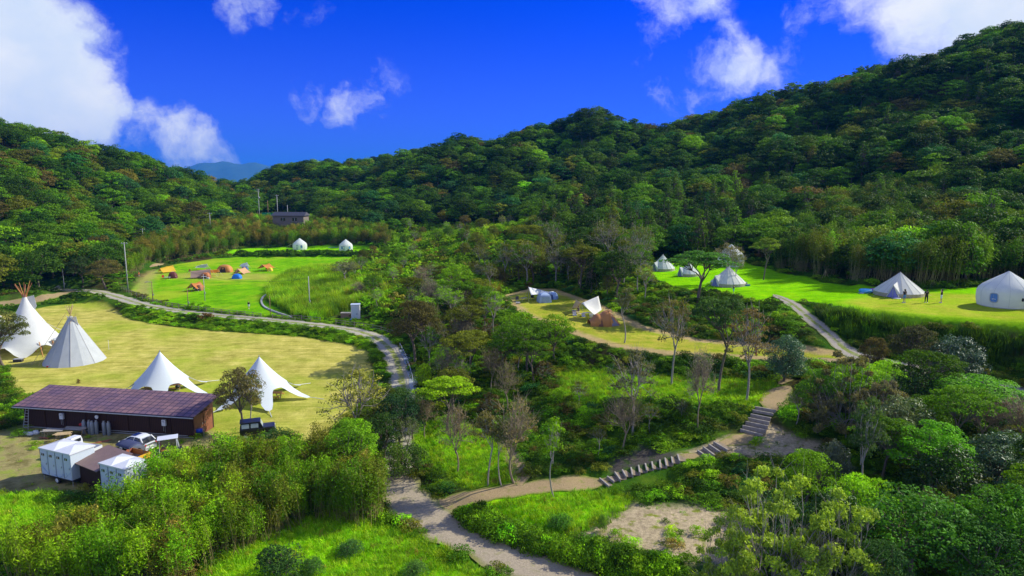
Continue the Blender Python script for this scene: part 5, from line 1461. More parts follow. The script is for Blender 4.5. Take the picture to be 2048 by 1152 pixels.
M_LAMP = mat('headlamp_glass', (.75, .76, .74), .15); M_RED = mat('red_lamp', (.5, .02, .02), .2); M_GREYP = mat('grey_paint', (.3, .31, .33), .4)
# compact white car, nose pointing left
def compact_car(px, py, rz):
    t = thing('compact_car', 'small rounded white car with dark sunroof parked beside the dark building', 'car', at_px(px, py), rz)
    st = [(-1.78, .32, .62, .55, .45, 0), (-1.72, .24, .78, .72, .62, 0), (-1.45, .2, .90, .80, .74, 0), (-1.0, .18, .97, .82, .76, 0), (-.4, .18, 1.0, .83, .78, 0), (.4, .18, 1.02, .83, .78, 0), (1.1, .2, 1.02, .82, .76, 0), (1.55, .24, .98, .78, .70, 0), (1.74, .32, .85, .66, .58, 0)]
    mb = MB(); mb.add(*loft(st)); mb.build('body', M_WHITEP, t, smooth=True, sub=1)
    gl = [(-.95, .94, .98, .74, .70, 0), (-.45, .96, 1.36, .76, .60, 0), (-.1, .96, 1.47, .77, .58, 0), (.6, .96, 1.48, .77, .58, 0), (1.15, .96, 1.38, .75, .56, 0), (1.6, .94, 1.0, .68, .56, 0)]
    mb = MB(); mb.add(*loft(gl)); mb.build('windows', M_GLASS, t, smooth=True)
    rf = [(-.42, 1.345, 1.385, .60, .58, 0), (-.1, 1.45, 1.495, .60, .57, 0), (.6, 1.46, 1.51, .60, .57, 0), (1.1, 1.38, 1.43, .58, .55, 0), (1.2, 1.33, 1.37, .57, .54, 0)]
    mb = MB(); mb.add(*loft(rf)); r_ = mb.build('roof', M_WHITEP, t, smooth=True)
    mb = MB(); mb.box((.02, 0, 1.515), (.55, .8, .012)); mb.build('sunroof', M_GLASS, r_)
    for sy in (-1, 1):
        mb = MB(); mb.bar((-.92, sy * .74, .97), (-.42, sy * .61, 1.37), .035, 5); mb.bar((.35, sy * .775, .97), (.42, sy * .60, 1.47), .045, 5); mb.bar((1.5, sy * .70, .98), (1.12, sy * .58, 1.4), .07, 5); mb.build('pillar', M_WHITEP, t)
        MB().lathe([(.02, .05), (.1, .04), (.12, 0)], 12, M=Matrix.Translation((-1.70, sy * .5, .72)) @ Matrix.Rotation(R(-90), 4, 'Y')).build('headlight', M_LAMP, t)
        MB().box((1.70, sy * .58, .80), (.06, .16, .2)).build('tail_light', M_RED, t, bevel=.02)
        MB().box((-.62, sy * .86, 1.0), (.12, .16, .11)).build('mirror', M_WHITEP, t, bevel=.02)
        for x in (-1.15, 1.15): wheel_at(t, x, sy * .74, .30, .19)
    MB().box((1.76, 0, .48), (.04, 1.1, .16)).build('bumper', M_GREYP, t, bevel=.02)
    MB().box((1.78, 0, .62), (.02, .42, .14)).build('number_plate', M_LAMP, t)
    return t
compact_car(276, 899, R(-20))
# small white pickup, nose left
t = thing('pickup_truck', 'small white cab-over pickup truck half hidden behind the larger toilet trailer', 'truck', at_px(163, 912), R(-14))
mb = MB(); mb.add(*loft([(-1.62,.3,.95,.68,.66,0),(-1.6,.28,1.1,.72,.66,0),(-1.35,.28,1.62,.72,.6,0),(-1.1,.28,1.74,.72,.6,0),(-.45,.28,1.74,.72,.6,0),(-.38,.28,1.66,.71,.6,0)])); mb.build('cab', M_WHITEP, t, smooth=False)
for sy in (-1, 1):
    MB().box((-.75, sy * .675, 1.36), (.55, .03, .38), rx=sy * R(8)).build('side_window', M_GLASS, t)
    for x in (-1.15, 1.05): wheel_at(t, x, sy * .62, .26, .16)
    MB().box((.7, sy * .70, .80), (2.05, .04, .30)).build('bed_side', M_WHITEP, t)
    MB().box((-1.63, sy * .5, .72), (.04, .2, .14)).build('headlight', M_LAMP, t)
MB().box((-1.50, 0, 1.35), (.03, 1.1, .44), ry=R(20)).build('windscreen', M_GLASS, t)
MB().box((-.37, 0, 1.42), (.03, .9, .3)).build('rear_window', M_GLASS, t)
MB().box((.7, 0, .62), (2.05, 1.38, .08)).build('bed_floor', M_GREYP, t)
MB().box((1.74, 0, .80), (.04, 1.4, .30)).build('tailgate', M_WHITEP, t)
MB().box((.2, 0, .42), (3.1, .7, .12)).build('chassis', M_BLACK, t)
# golf cart
t = thing('golf_cart', 'golf cart with white roof and orange seats right of the white car', 'cart', at_px(338, 914), R(205))
MB().box((0, 0, 1.86), (1.75, 1.15, .07)).build('roof', M_WHITEP, t, bevel=.03)
for x in (-.75, .72):
    for y in (-.48, .48):
        MB().bar((x, y, .5), (x * .95, y, 1.84), .03, 6).build('roof_post', M_WHITEP, t)
mb = MB(); mb.add(*loft([(-1.2,.28,.55,.5,.42,0),(-1.1,.25,.72,.56,.5,0),(-.6,.25,.7,.56,.54,0),(-.5,.25,.36,.56,.54,0),(.1,.25,.36,.56,.54,0),(.15,.25,.68,.56,.54,0),(1.1,.25,.72,.56,.5,0)])); mb.build('body', M_BLACK, t)
MB().box((.35, 0, .8), (.5, 1.0, .14)).build('seat', M_WOODO, t, bevel=.03)
MB().box((.65, 0, 1.1), (.12, 1.0, .45), ry=R(-10)).build('backrest', M_WOODO, t, bevel=.03)
mb = MB(); mb.bar((-.7, .2, .7), (-.4, .2, 1.05), .02, 5); mb.lathe([(.17, -.01), (.19, 0), (.17, .01)], 12, M=Matrix.Translation((-.38, .2, 1.07)) @ Matrix.Rotation(R(-55), 4, 'Y')); mb.build('steering_wheel', M_BLACK, t)
MB().box((-.82, 0, 1.3), (.02, .95, .9), ry=R(12)).build('windscreen', cmat('clear_screen', (.45, .5, .55), .1), t)
for x in (-.8, .8):
    for y in (-.5, .5): wheel_at(t, x, y, .23, .17)
# wooden sided cart with dark awning
t = thing('wooden_trailer', 'orange wooden sided trailer with yellow tailgate and dark awning', 'trailer', at_px(272, 928), R(-24))
MB().box((0, 0, .5), (2.4, 1.3, .08)).build('bed', M_WOODG, t)
for sy in (-1, 1): MB().box((0, sy * .66, .78), (2.4, .05, .5)).box((0, sy * .70, .95), (2.44, .03, .06)).build('side_board', M_WOODO, t)
MB().box((-1.2, 0, .78), (.05, 1.3, .5)).build('front_board', M_WOODR, t)
tg = MB().box((1.2, 0, .80), (.05, 1.3, .5)).build('tailgate', cmat('yellow_board', (.75, .42, .03), .5), t)
MB().add([(1.232, -.2, .72), (1.232, -.05, .92), (1.232, .02, .82), (1.232, .1, .9), (1.232, .22, .72)], [(0, 4, 3, 2, 1)]).build('emblem', M_BLACK, tg)
for y in (-.62, .62): wheel_at(t, .2, y, .27, .16)
MB().add(*sheet([[(-1.5 + 1.9 * u, -.8 + 1.5 * v, 1.75 + .22 * math.sin(math.pi * v) - .1 * u) for u in np.linspace(0, 1, 6)] for v in np.linspace(0, 1, 6)])).build('awning', cmat('dark_blue_canvas', (.04, .05, .11), .7), t, smooth=True, solid=.02)
for x in (-1.4, .3):
    for y in (-.72, .62): MB().bar((x, y, .5), (x, y, 1.78), .025, 5).build('awning_post', M_STEEL, t)
# black off-road car, nose right
t = thing('offroad_car', 'black boxy off-road car behind trees beside the right star tent', 'car', at_px(514, 874), R(200))
M_BLKP = mat('black_paint', (.012, .012, .015), .3)
MB().box((-.1, 0, .85), (3.3, 1.5, .6)).box((-1.15, 0, 1.0), (1.15, 1.42, .34)).build('body', M_BLKP, t, bevel=.05)
MB().add([(-.62,-.70,1.15),(-.62,.70,1.15),(-.35,.64,1.72),(-.35,-.64,1.72),(1.5,-.70,1.15),(1.5,.70,1.15),(1.45,.64,1.72),(1.45,-.64,1.72)], [(0,3,2,1),(4,5,6,7),(0,4,7,3),(1,2,6,5),(3,7,6,2)]).build('cabin', M_BLKP, t)
MB().box((.55, 0, 1.76), (1.95, 1.38, .08)).build('roof', M_BLKP, t, bevel=.03)
MB().box((-.52, 0, 1.44), (.03, 1.22, .48), ry=R(25)).build('windscreen', cmat('pale_screen', (.42, .48, .52), .15), t)
for sy in (-1, 1):
    MB().box((.15, sy * .69, 1.43), (.7, .03, .42), rx=sy * R(6)).box((1.0, sy * .69, 1.43), (.7, .03, .42), rx=sy * R(6)).build('side_window', cmat('pale_screen', (.42, .48, .52)), t)
    MB().lathe([(.02, .05), (.1, .04), (.12, 0)], 12, M=Matrix.Translation((-1.74, sy * .5, .95)) @ Matrix.Rotation(R(-90), 4, 'Y')).build('headlight', M_LAMP, t)
    for x in (-1.1, 1.05): wheel_at(t, x, sy * .70, .36, .22, M_STEEL)
    MB().box((-1.1, sy * .78, .82), (.85, .16, .08)).build('mudguard', M_BLKP, t)
MB().box((-1.8, 0, .6), (.12, 1.4, .14)).build('bumper', M_BLKP, t)
# ---- small tents, tarps and camping gear ------------------------------------------
def guy(mb, a, b): mb.bar(a, b, .012, 3)
def dome_tent(px, py, wpx, hpx, c, label, rz=0, door=None, depth=1.0, fly=None, scl=1.0, group='small camping tents'):
    s_ = mpp(px, py); W = wpx * s_; H = hpx * s_ * 1.05; Dp = W * depth
    t = thing('dome_tent', label, 'tent', at_px(px, py), rz, group)
    rows = []
    for i in range(9):
        q = i / 8; row = []
        for k in range(25):
            a = 2 * math.pi * k / 24; sq = 1 / max(abs(math.cos(a)), abs(math.sin(a))) ** .55
            rr = math.cos(q * math.pi / 2) ** .72 if i < 8 else 0.0
            row.append((W / 2 * rr * sq * math.cos(a) * .9, Dp / 2 * rr * sq * math.sin(a) * .9, H * math.sin(q * math.pi / 2)))
        rows.append(row)
    cm_ = cmat('tent_cloth_%02d_%02d_%02d' % tuple(int(v * 99) for v in c), c, .6, noise=.06, trans=.15)
    MB().add(*sheet(rows)).build('fly_sheet', cm_, t, smooth=True)
    mb = MB()
    for a in (R(45), R(135)):
        mb.pipe([(W / 2 * .98 * math.cos(q) * math.cos(a) * 1.12, Dp / 2 * .98 * math.cos(q) * math.sin(a) * 1.12, H * 1.015 * math.sin(q)) for q in np.linspace(0, math.pi, 13)], .02, 4)
    mb.build('tent_pole', M_STEEL, t)
    if door is not None:
        mb = MB(); mb.add([(-W * .2, -Dp * .5, .03), (W * .2, -Dp * .5, .03), (W * .11, -Dp * .36, H * .68), (-W * .11, -Dp * .36, H * .68)], [(0, 1, 2, 3)]); mb.build('door', cmat('door_cloth_%02d' % int(door[2] * 99), door, .7), t, solid=.02)
    return t
def tarp(px, py, wpx, hpx, c, label, rz=0, depth=.7, peak=.0, low=.25, sag=.12, group='camping tarps', two=None):
    """wing tarp on two poles with guyed corners"""
    s_ = mpp(px, py); W = wpx * s_; H = hpx * s_ * 1.05; Dp = W * depth
    t = thing('tarp', label, 'tarp', at_px(px, py), rz, group)
    rows = []
    for v in np.linspace(-1, 1, 11):
        row = []
        for u in np.linspace(-1, 1, 13):
            pinch = 1 - .28 * (1 - abs(u)) ** 1.0 if False else 1 - .22 * math.cos(u * math.pi / 2)
            ridge = H * (1 - sag * math.cos(u * math.pi / 2)) * (1 - peak * (u < 0) * abs(u))
            z = ridge - (ridge - H * low) * abs(v) ** .9 - .05 * H * math.sin(abs(v) * math.pi)
            x = u * W / 2 * (1 - .12 * math.cos(v * math.pi / 2) * 0) * (1 - .15 * (1 - abs(v)) * 0)
            row.append((x, v * Dp / 2 * (1.0 if abs(u) > .99 else pinch), z))
        rows.append(row)
    cm_ = cmat('tarp_cloth_%02d_%02d_%02d' % tuple(int(v * 99) for v in c), c, .6, noise=.05, trans=.25)
    MB().add(*sheet(rows)).build('cloth', cm_, t, smooth=True)
    for u in (-1, 1):
        hh = H * (1 - peak * (u < 0)); MB().bar((u * W / 2, 0, 0), (u * W / 2, 0, hh + .1), .025, 5).build('tarp_pole', M_STEEL, t)
    mb = MB()
    for u in (-1, 1):
        for v in (-1, 1): guy(mb, (u * W / 2, v * Dp / 2, H * low), (u * W * .62, v * Dp * .72, 0))
        guy(mb, (u * W / 2, 0, H), (u * W * .85, 0, 0))
    mb.build('guy_rope', M_ROPE, t)
    return t
ORG = (.88, .30, .01); YEL = (.85, .52, .03); TAN = (.55, .38, .22)
tarp(334, 545, 26, 13, YEL, 'yellow orange tarp at the left end of the far camp lawn', R(50), 1.0, low=.15, peak=.3)
dome_tent(346, 556, 19, 12, (.16, .035, .03), 'dark red dome tent in front of the yellow tarp', R(15))
tarp(404, 540, 23, 12, (.62, .66, .5), 'pale sage tarp behind the big taupe and orange shelter', R(-5), .5, low=.4, peak=.4)
tarp(402, 556, 36, 17, (.40, .27, .22), 'big taupe tarp left half of the middle shelter', R(20), .6, low=.12, peak=.2)
tarp(424, 552, 28, 13, ORG, 'orange tarp joined to the right of the taupe one', R(-8), .5, low=.55)
dome_tent(412, 556, 20, 11, (.50, .17, .05), 'brown orange tent under the taupe tarp', R(5), door=(.05, .03, .03))
dome_tent(450, 544, 34, 14, (.62, .26, .05), 'orange cabin tent with grey roof and open black door', R(0), door=(.03, .02, .02), depth=.7)
dome_tent(490, 540, 15, 8, (.10, .16, .42), 'small navy tent under the white tarp', R(10))
tarp(489, 540, 17, 15, (.80, .84, .84), 'white tilted tarp over the small navy tent', R(-25), .7, low=.45, peak=.3)
tarp(483, 547, 26, 11, (.72, .42, .2), 'tan peaked tarp in front of the navy tent', R(80), 1.0, low=.08)
dome_tent(474, 557, 21, 9, (.02, .22, .78), 'bright blue dome tent alone on the far camp lawn', R(0), depth=.8)
tarp(532, 541, 24, 13, (.62, .22, .03), 'orange brown tarp at the right end of the far camp', R(75), 1.1, low=.35)
dome_tent(540, 542, 12, 7, (.85, .62, .02), 'small bright yellow tent under the orange brown tarp', R(0))
tarp(392, 581, 26, 16, (.60, .20, .03), 'brown tarp standing alone in front of the other far tents', R(78), 1.0, low=.3)
dome_tent(399, 581, 15, 11, (.42, .16, .06), 'small brown tent under the lone brown tarp', R(0), door=(.05, .03, .03))

def camp_chair(px, py, c, label, rz=0, group='folding camp chairs'):
    t = thing('camp_chair', label, 'chair', at_px(px, py), rz, group); m_ = cmat('chair_cloth_%02d_%02d' % (int(c[0] * 99), int(c[2] * 99)), c)
    MB().box((0, 0, .42), (.55, .5, .04)).build('seat', m_, t); MB().box((0, .24, .68), (.55, .04, .5), rx=R(-12)).build('backrest', m_, t)
    for sx in (-1, 1):
        MB().bar((sx * .26, -.24, 0), (sx * .26, .24, .44), .015, 4).bar((sx * .26, .24, 0), (sx * .26, -.24, .44), .015, 4).build('leg', M_STEEL, t)
def camp_table(px, py, label, w=1.1, c=None, rz=0, h=.6, group='folding camp tables'):
    t = thing('camp_table', label, 'table', at_px(px, py), rz, group)
    MB().box((0, 0, h), (w, .6, .04)).build('tabletop', c or M_WHITEP, t)
    for sx in (-1, 1): MB().bar((sx * w * .42, -.25, 0), (sx * w * .38, .25, h), .018, 4).bar((sx * w * .42, .25, 0), (sx * w * .38, -.25, h), .018, 4).build('leg', M_STEEL, t)
def cooler(px, py, c, label, w=.6, d=.4, h=.4, rz=0, name='cool_box'):
    t = thing(name, label, 'cool box', at_px(px, py), rz, 'cool boxes and crates at the tents'); m_ = cmat('box_paint_%02d_%02d_%02d' % tuple(int(v * 99) for v in c), c, .5)
    MB().box((0, 0, h * .42), (w, d, h * .84)).build('tub', m_, t, bevel=.02); MB().box((0, 0, h * .92), (w * 1.04, d * 1.04, h * .15)).build('lid', M_WHITEP if c[0] > .3 else M_GREYP, t, bevel=.015)
camp_chair(326, 558, (.7, .03, .03), 'red camp chair left of the dark red dome tent', .4)
camp_table(335, 559, 'white camp table in front of the dark red dome tent', 1.4)
camp_chair(379, 546, (.35, .08, .04), 'brown red camp chair left of the middle shelter')
camp_table(408, 558, 'white camp table in front of the brown orange tent', 1.2)
cooler(416, 558, (.5, .5, .52), 'grey cool box in front of the brown orange tent')
camp_table(394, 582, 'low white table before the lone brown tarp', 1.0)
camp_chair(388, 582, (.05, .06, .12), 'dark chair under the lone brown tarp')
camp_chair(533, 541, (.03, .03, .03), 'black chair under the orange brown tarp')
cooler(37, 724, (.03, .03, .035), 'black crate beside the bottom edge of the double tipi', 1.1, .7, .45, .2)
cooler(97, 735, (.6, .05, .06), 'small red box at the front edge of the grey white tipi', .4, .3, .3)

# terrace tents
M_BLUEC = cmat('pale_blue_cloth', (.38, .50, .72), .7, noise=.06, trans=.15)
def box_tent(px, py, wpx, hpx, label, rz, mtl, name='cabin_tent'):
    s_ = mpp(px, py); W = wpx * s_ * .9; H = hpx * s_ * 1.05
    t = thing(name, label, 'tent', at_px(px, py), rz, 'tents on the yellow terrace')
    rows = []
    for i in range(9):
        q = i / 8; r = (1 - .34 * q ** 2.2) if q < .8 else (1 - .34 * q ** 2.2) * (1 - (q - .8) / .2) ** .6
        row = []
        for k in range(25):
            a = 2 * math.pi * k / 24; sq = 1 / max(abs(math.cos(a)), abs(math.sin(a))) ** .85
            row.append((W / 2 * r * sq * math.cos(a), W / 2 * r * sq * math.sin(a), H * (q if q < .8 else .8 + (q - .8))))
        rows.append(row)
    MB().add(*sheet(rows)).build('fly_sheet', mtl, t, smooth=False)
    MB().box((0, -W * .49, H * .34), (W * .62, .03, H * .6)).build('mesh_panel', cmat('grey_blue_mesh', (.30, .40, .58), .8), t)
    return t
box_tent(1088, 604, 29, 19, 'square pale blue tent in front of the white tarp', R(12), M_BLUEC)
dome_tent(1103, 597, 30, 13, (.30, .45, .75), 'lower blue dome tent right behind the square blue tent', R(-10), door=(.03, .06, .2), group='tents on the yellow terrace')
def sail(loc_pts, c, label, name='tarp'):
    """four cornered sail; corners in world coordinates a b c d (a,c high)"""
    a, b, c_, d = [Vector(p) for p in loc_pts]; o = (a + b + c_ + d) / 4; o.z = float(ground(o.x, o.y))
    t = thing(name, label, 'tarp', o)
    rows = [[tuple(((a * (1-u) + b * u) * (1-v) + (d * (1-u) + c_ * u) * v) + Vector((0, 0, -.5 * math.sin(math.pi * u) * math.sin(math.pi * v))) - o) for u in np.linspace(.0, 1, 10)] for v in np.linspace(0, 1, 10)]
    MB().add(*sheet(rows)).build('cloth', c, t, smooth=True, solid=.015)
    for p in (a, c_):
        g = float(ground(p.x, p.y)); MB().bar((p.x - o.x, p.y - o.y, g - o.z), tuple(p - o + Vector((0, 0, .1))), .03, 5).build('tarp_pole', M_STEEL, t)
    mb = MB()
    for p in (a, b, c_, d):
        q = (p - o); e = Vector((q.x * 1.45, q.y * 1.45, 0)); e.z = float(ground(o.x + e.x, o.y + e.y)) - o.z; guy(mb, tuple(q), tuple(e))
    mb.build('guy_rope', M_ROPE, t)
def up(px, py, base_py):
    """point standing above the terrain pixel (px, base_py) that projects to (px, py)"""
    x, y, z = hit(px, base_py); d = pdir(px, py); k = y / d.y; return (x, y, CAMZ + d.z * k)
sail([up(1057, 574, 600), up(1062, 590, 606), up(1102, 585, 600), up(1090, 582, 596)], M_CANVAS, 'white sail tarp stretched left from the blue tents')
sail([up(1196, 592, 632), up(1203, 620, 634), up(1188, 630, 645), up(1163, 606, 636)], M_CREAM, 'large cream sail tarp beside the orange dome tent')
sail([up(1152, 600, 622), up(1163, 606, 630), up(1158, 614, 622), up(1143, 618, 622)], cmat('beige_cloth', (.66, .52, .28), .7, trans=.2), 'small beige wind flap left of the cream sail tarp')
# orange family tent
px, py = 1208, 649; s_ = mpp(px, py); t = thing('family_tent', 'orange and brown family dome tent with open mesh door', 'tent', at_px(px, py), R(8))
W = 62 * s_; H = 27 * s_ * 1.05; M_OT = cmat('orange_brown_fly', (.55, .24, .06), .6, noise=.06, trans=.12)
rows = []
for i, x in enumerate(np.linspace(-.5, .5, 15)):
    prof = (.35 + .45 * smoothstep((x + .5) / .3)) if x < -.18 else (.62 + .38 * math.sin(min(1, max(0, (x + .18) / .28)) * math.pi / 2)) if x < .12 else max(.05, 1 - ((x - .12) / .38) ** 1.3 * .97)
    hw = .30 + .09 * math.cos(x * 3); row = []
    for k in range(15):
        a = math.pi * k / 14; row.append((x * W, hw * W * math.cos(a) * (.6 + .4 * prof), H * float(prof) * math.sin(a) ** .75))
    rows.append(row)
MB().add(*sheet(rows)).build('fly_sheet', M_OT, t, smooth=True)
MB().add([(W * .16, -W * .38, .04), (W * .42, -W * .30, .04), (W * .17, -W * .31, H * .66)], [(0, 1, 2)]).build('mesh_door', cmat('grey_mesh', (.22, .21, .26), .8), t, solid=.02)
MB().add([(-W * .28, -W * .34, .04), (-W * .12, -W * .37, .04), (-W * .15, -W * .30, H * .5)], [(0, 1, 2)]).build('brown_panel', cmat('dark_brown_fly', (.20, .08, .04), .7), t, solid=.02)
mb = MB(); mb.pipe([(W * .12, -W * .40 * math.cos(q), H * 1.02 * math.sin(q) ** .75) for q in np.linspace(.02, 3.12, 13)], .03, 5); mb.build('tent_pole', cmat('orange_pole', (.75, .33, .05)), t)
MB().add(*sheet([[(W * (.14 + .12 * u), -.3 + .6 * v, H * (1.03 - .12 * u)) for u in (0, .5, 1)] for v in (0, .5, 1)])).build('roof_cover', cmat('red_cloth', (.6, .03, .04)), t, solid=.02)
# tables and gear on the terrace
M_BAMB = cmat('bamboo_top', (.55, .45, .2), .6)
for k, (px, py, lab) in enumerate(((1152, 631, 'leftmost low camp table near the cream sail tarp'), (1163, 634, 'middle low camp table near the cream sail tarp'), (1174, 632, 'camp table closest to the orange dome tent'), (1048, 602, 'dark low table left of the white sail tarp'))):
    camp_table(px, py, lab, 1.1, M_BAMB if k < 2 else M_GREYP, .2 * k, .5)
for px, py, c, lab in ((1150, 636, (.5, .5, .52), 'pale camp chair at the near side of the low tables'), (1168, 639, (.55, .56, .6), 'grey camp chair in front of the middle low table'), (1035, 604, (.04, .04, .05), 'black camp chair left of the white sail tarp'), (1065, 600, (.03, .03, .04), 'black camp chair under the white sail tarp')):
    camp_chair(px, py, c, lab, .3)
cooler(1148, 627, (.25, .05, .03), 'dark red crate on the far side of the low tables', .6, .4, .5)
cooler(1182, 634, (.7, .72, .7), 'white cool box at the corner of the cream sail tarp', .5, .4, .45)
cooler(1036, 608, (.5, .45, .35), 'beige cool box in front of the black camp chair', .7, .4, .3)

# ---- bell tents and round canvas houses -------------------------------------------
def bell_tent(px, py, wpx, top, label, rz, porch=True, mtl=None):
    s_ = mpp(px, py); Rb = wpx * s_ / 2; H = (py - top) * s_ * .98
    t = thing('bell_tent', label, 'tent', at_px(px, py), rz, 'canvas bell tents on the green meadow'); mtl = mtl or M_CREAM
    n = 16; wall = .55; rows = []
    prof = [(1.0, .02), (1.0, wall)] + [(1 - q, wall + (H - wall) * (q ** .93) - .10 * math.sin(q * math.pi)) for q in (.2, .4, .6, .8, .97)]
    for (r, z) in prof: rows.append([(Rb * r * math.cos(2 * math.pi * k / (2 * n)) * (1 if k % 2 == 0 else .99), Rb * r * math.sin(2 * math.pi * k / (2 * n)) * (1 if k % 2 == 0 else .99), z) for k in range(2 * n + 1)])
    MB().add(*sheet(rows[1:])).build('roof_canvas', mtl, t)
    MB().add(*sheet(rows[:2])).build('side_wall', cmat('tan_canvas', (.42, .36, .27), .9), t)
    mb = MB()
    for k in range(n):
        a = 2 * math.pi * k / n; mb.pipe([(Rb * r * 1.006 * math.cos(a), Rb * r * 1.006 * math.sin(a), z + .015) for r, z in prof[1:]], .018, 3)
    mb.build('seam', M_SEAM, t)
    mb = MB()
    for k in range(0, n):
        a = 2 * math.pi * (k + .5) / n; guy(mb, (Rb * math.cos(a), Rb * math.sin(a), wall), (Rb * 1.32 * math.cos(a), Rb * 1.32 * math.sin(a), .0))
    mb.build('guy_rope', M_ROPE, t)
    MB().lathe([(.16, H - .22), (.02, H + .05)], 10).build('peak_cap', M_SEAM, t)
    if porch:
        V = [(-Rb * .99, -.75, .02), (-Rb * .99, .75, .02), (-Rb * 1.02, 0, 1.75), (-Rb * .45, -.02, H * .62), (-Rb * .9, -.9, .5), (-Rb * .9, .9, .5)]
        MB().add([V[2], V[3], V[4], V[0]], [(0, 1, 2, 3)]).add([V[2], V[3], V[5], V[1]], [(0, 3, 2, 1)]).build('porch', mtl, t, solid=.02)
        MB().add([(-Rb * 1.0, -.66, .04), (-Rb * 1.0, .66, .04), (-Rb * 1.015, 0, 1.62)], [(0, 1, 2)]).build('door', M_PURPLE, t, solid=.02)
        MB().bar((-Rb * 1.03, 0, 0), (-Rb * 1.03, 0, 1.8), .025, 5).build('door_pole', M_STEEL, t)
    return t
bell_tent(1797, 590, 92, 543, 'large cream bell tent with lilac door, right on the meadow', R(48), mtl=M_CREAM)
bell_tent(1325, 541, 48, 508, 'leftmost white bell tent in front of the dark woods', R(35), mtl=M_CANVAS)
bell_tent(1377, 552, 42, 524, 'white bell tent mostly hidden behind the spreading tree', R(20), mtl=M_CANVAS)
bell_tent(1456, 571, 68, 532, 'cream bell tent behind two thin trunks and the man in blue shorts', R(25), mtl=M_CREAM)
def dome_house(px, py, wpx, top, label, rz, window=True, awn=False, vents=False, grp='round pointed canvas houses'):
    s_ = mpp(px, py); Rb = wpx * s_ / 2; H = (py - top) * s_ * .99
    t = thing('yurt', label, 'tent', at_px(px, py), rz, grp)
    prof = [(.94, 0), (.98, .12 * H), (1.0, .25 * H), (.995, .42 * H), (.95, .51 * H), (.83, .60 * H), (.62, .71 * H), (.38, .825 * H), (.17, .925 * H), (.02, H)]
    MB().lathe([(r * Rb, z) for r, z in prof], 40).build('canvas_shell', M_CANVAS, t, smooth=True)
    mb = MB()
    for k in range(12):
        a = 2 * math.pi * k / 12; mb.pipe([(r * Rb * 1.004 * math.cos(a), r * Rb * 1.004 * math.sin(a), z) for r, z in prof], .012, 3)
    mb.build('seam', M_CANVAS2, t)
    MB().lathe([(.95 * Rb, .0), (.96 * Rb, .10)], 40).build('ground_skirt', M_SEAM, t)
    def on_shell(ang_, z0, z1, hw, off):
        pts = []
        for q in np.linspace(0, 2 * math.pi, 21):
            x = math.copysign(abs(math.cos(q)) ** .5, math.cos(q)) * hw; z = (z0 + z1) / 2 + math.copysign(abs(math.sin(q)) ** .6, math.sin(q)) * (z1 - z0) / 2
            a = ang_ + x / Rb; rr = Rb * float(np.interp(z / H, [p[1] / H for p in prof], [p[0] for p in prof])) + off; pts.append((rr * math.cos(a), rr * math.sin(a), z))
        return pts
    if window:
        for a in window if isinstance(window, (list, tuple)) else (R(-115),):
            pts = on_shell(a, .16 * H, .42 * H, .36 * Rb * .38, .03); c_ = np.mean(pts, 0)
            w_ = MB().add([tuple(c_)] + pts, [(0, i + 1, i + 2) for i in range(20)]).build('window', cmat('blue_window', (.12, .28, .65), .2), t)
            MB().pipe(pts, .06, 5).build('frame', M_CANVAS2, w_)
    if awn:
        MB().add(*sheet([[(-Rb * 1.55 + Rb * .75 * u, -Rb * .55 + Rb * .8 * v, H * .36 + .18 * u * H) for u in np.linspace(0, 1, 5)] for v in np.linspace(0, 1, 5)])).build('awning', M_CANVAS, t, solid=.02)
        for v in (-.55, .25): MB().bar((-Rb * 1.52, Rb * v, 0), (-Rb * 1.52, Rb * v, H * .36), .03, 4).build('awning_pole', M_STEEL, t)
    if vents:
        for da in (R(-96), R(-88)):
            pts = on_shell(da, .24 * H, .33 * H, .11, .05); c_ = np.mean(pts, 0)
            MB().add([tuple(c_)] + pts, [(0, i + 1, i + 2) for i in range(20)]).build('vent', M_BLACK, t, solid=.08)
    MB().add([tuple(p) for p in [(Rb * 1.0 * math.cos(R(-95) + d), Rb * 1.0 * math.sin(R(-95) + d), z) for d, z in ((-.16, .03), (.16, .03), (.16, H * .44), (-.16, H * .44))]], [(0, 1, 2, 3)]).build('door', M_CANVAS2, t, solid=.03) if not vents else None
    return t
dome_house(2011, 611, 102, 541, 'big white round pointed canvas house at the right picture edge', R(0), window=(R(-149),), vents=True)
dome_house(1461, 532, 51, 488, 'tall white round canvas house behind the leaning trees', R(0), window=(R(-135), R(-85)))
dome_house(600, 499, 28, 476, 'left far white canvas house with small awning', R(0), window=(R(-60),), awn=True)
dome_house(692, 501, 27, 478, 'right far white canvas house beside the blue table', R(0), window=(R(-45), R(-110)))
camp_table(666, 500, 'blue covered table left of the right far canvas house', 3.2, cmat('blue_paint', (.01, .05, .5)), 0, .9)
camp_chair(683, 501, (.04, .04, .06), 'dark chair at the door of the right far canvas house')
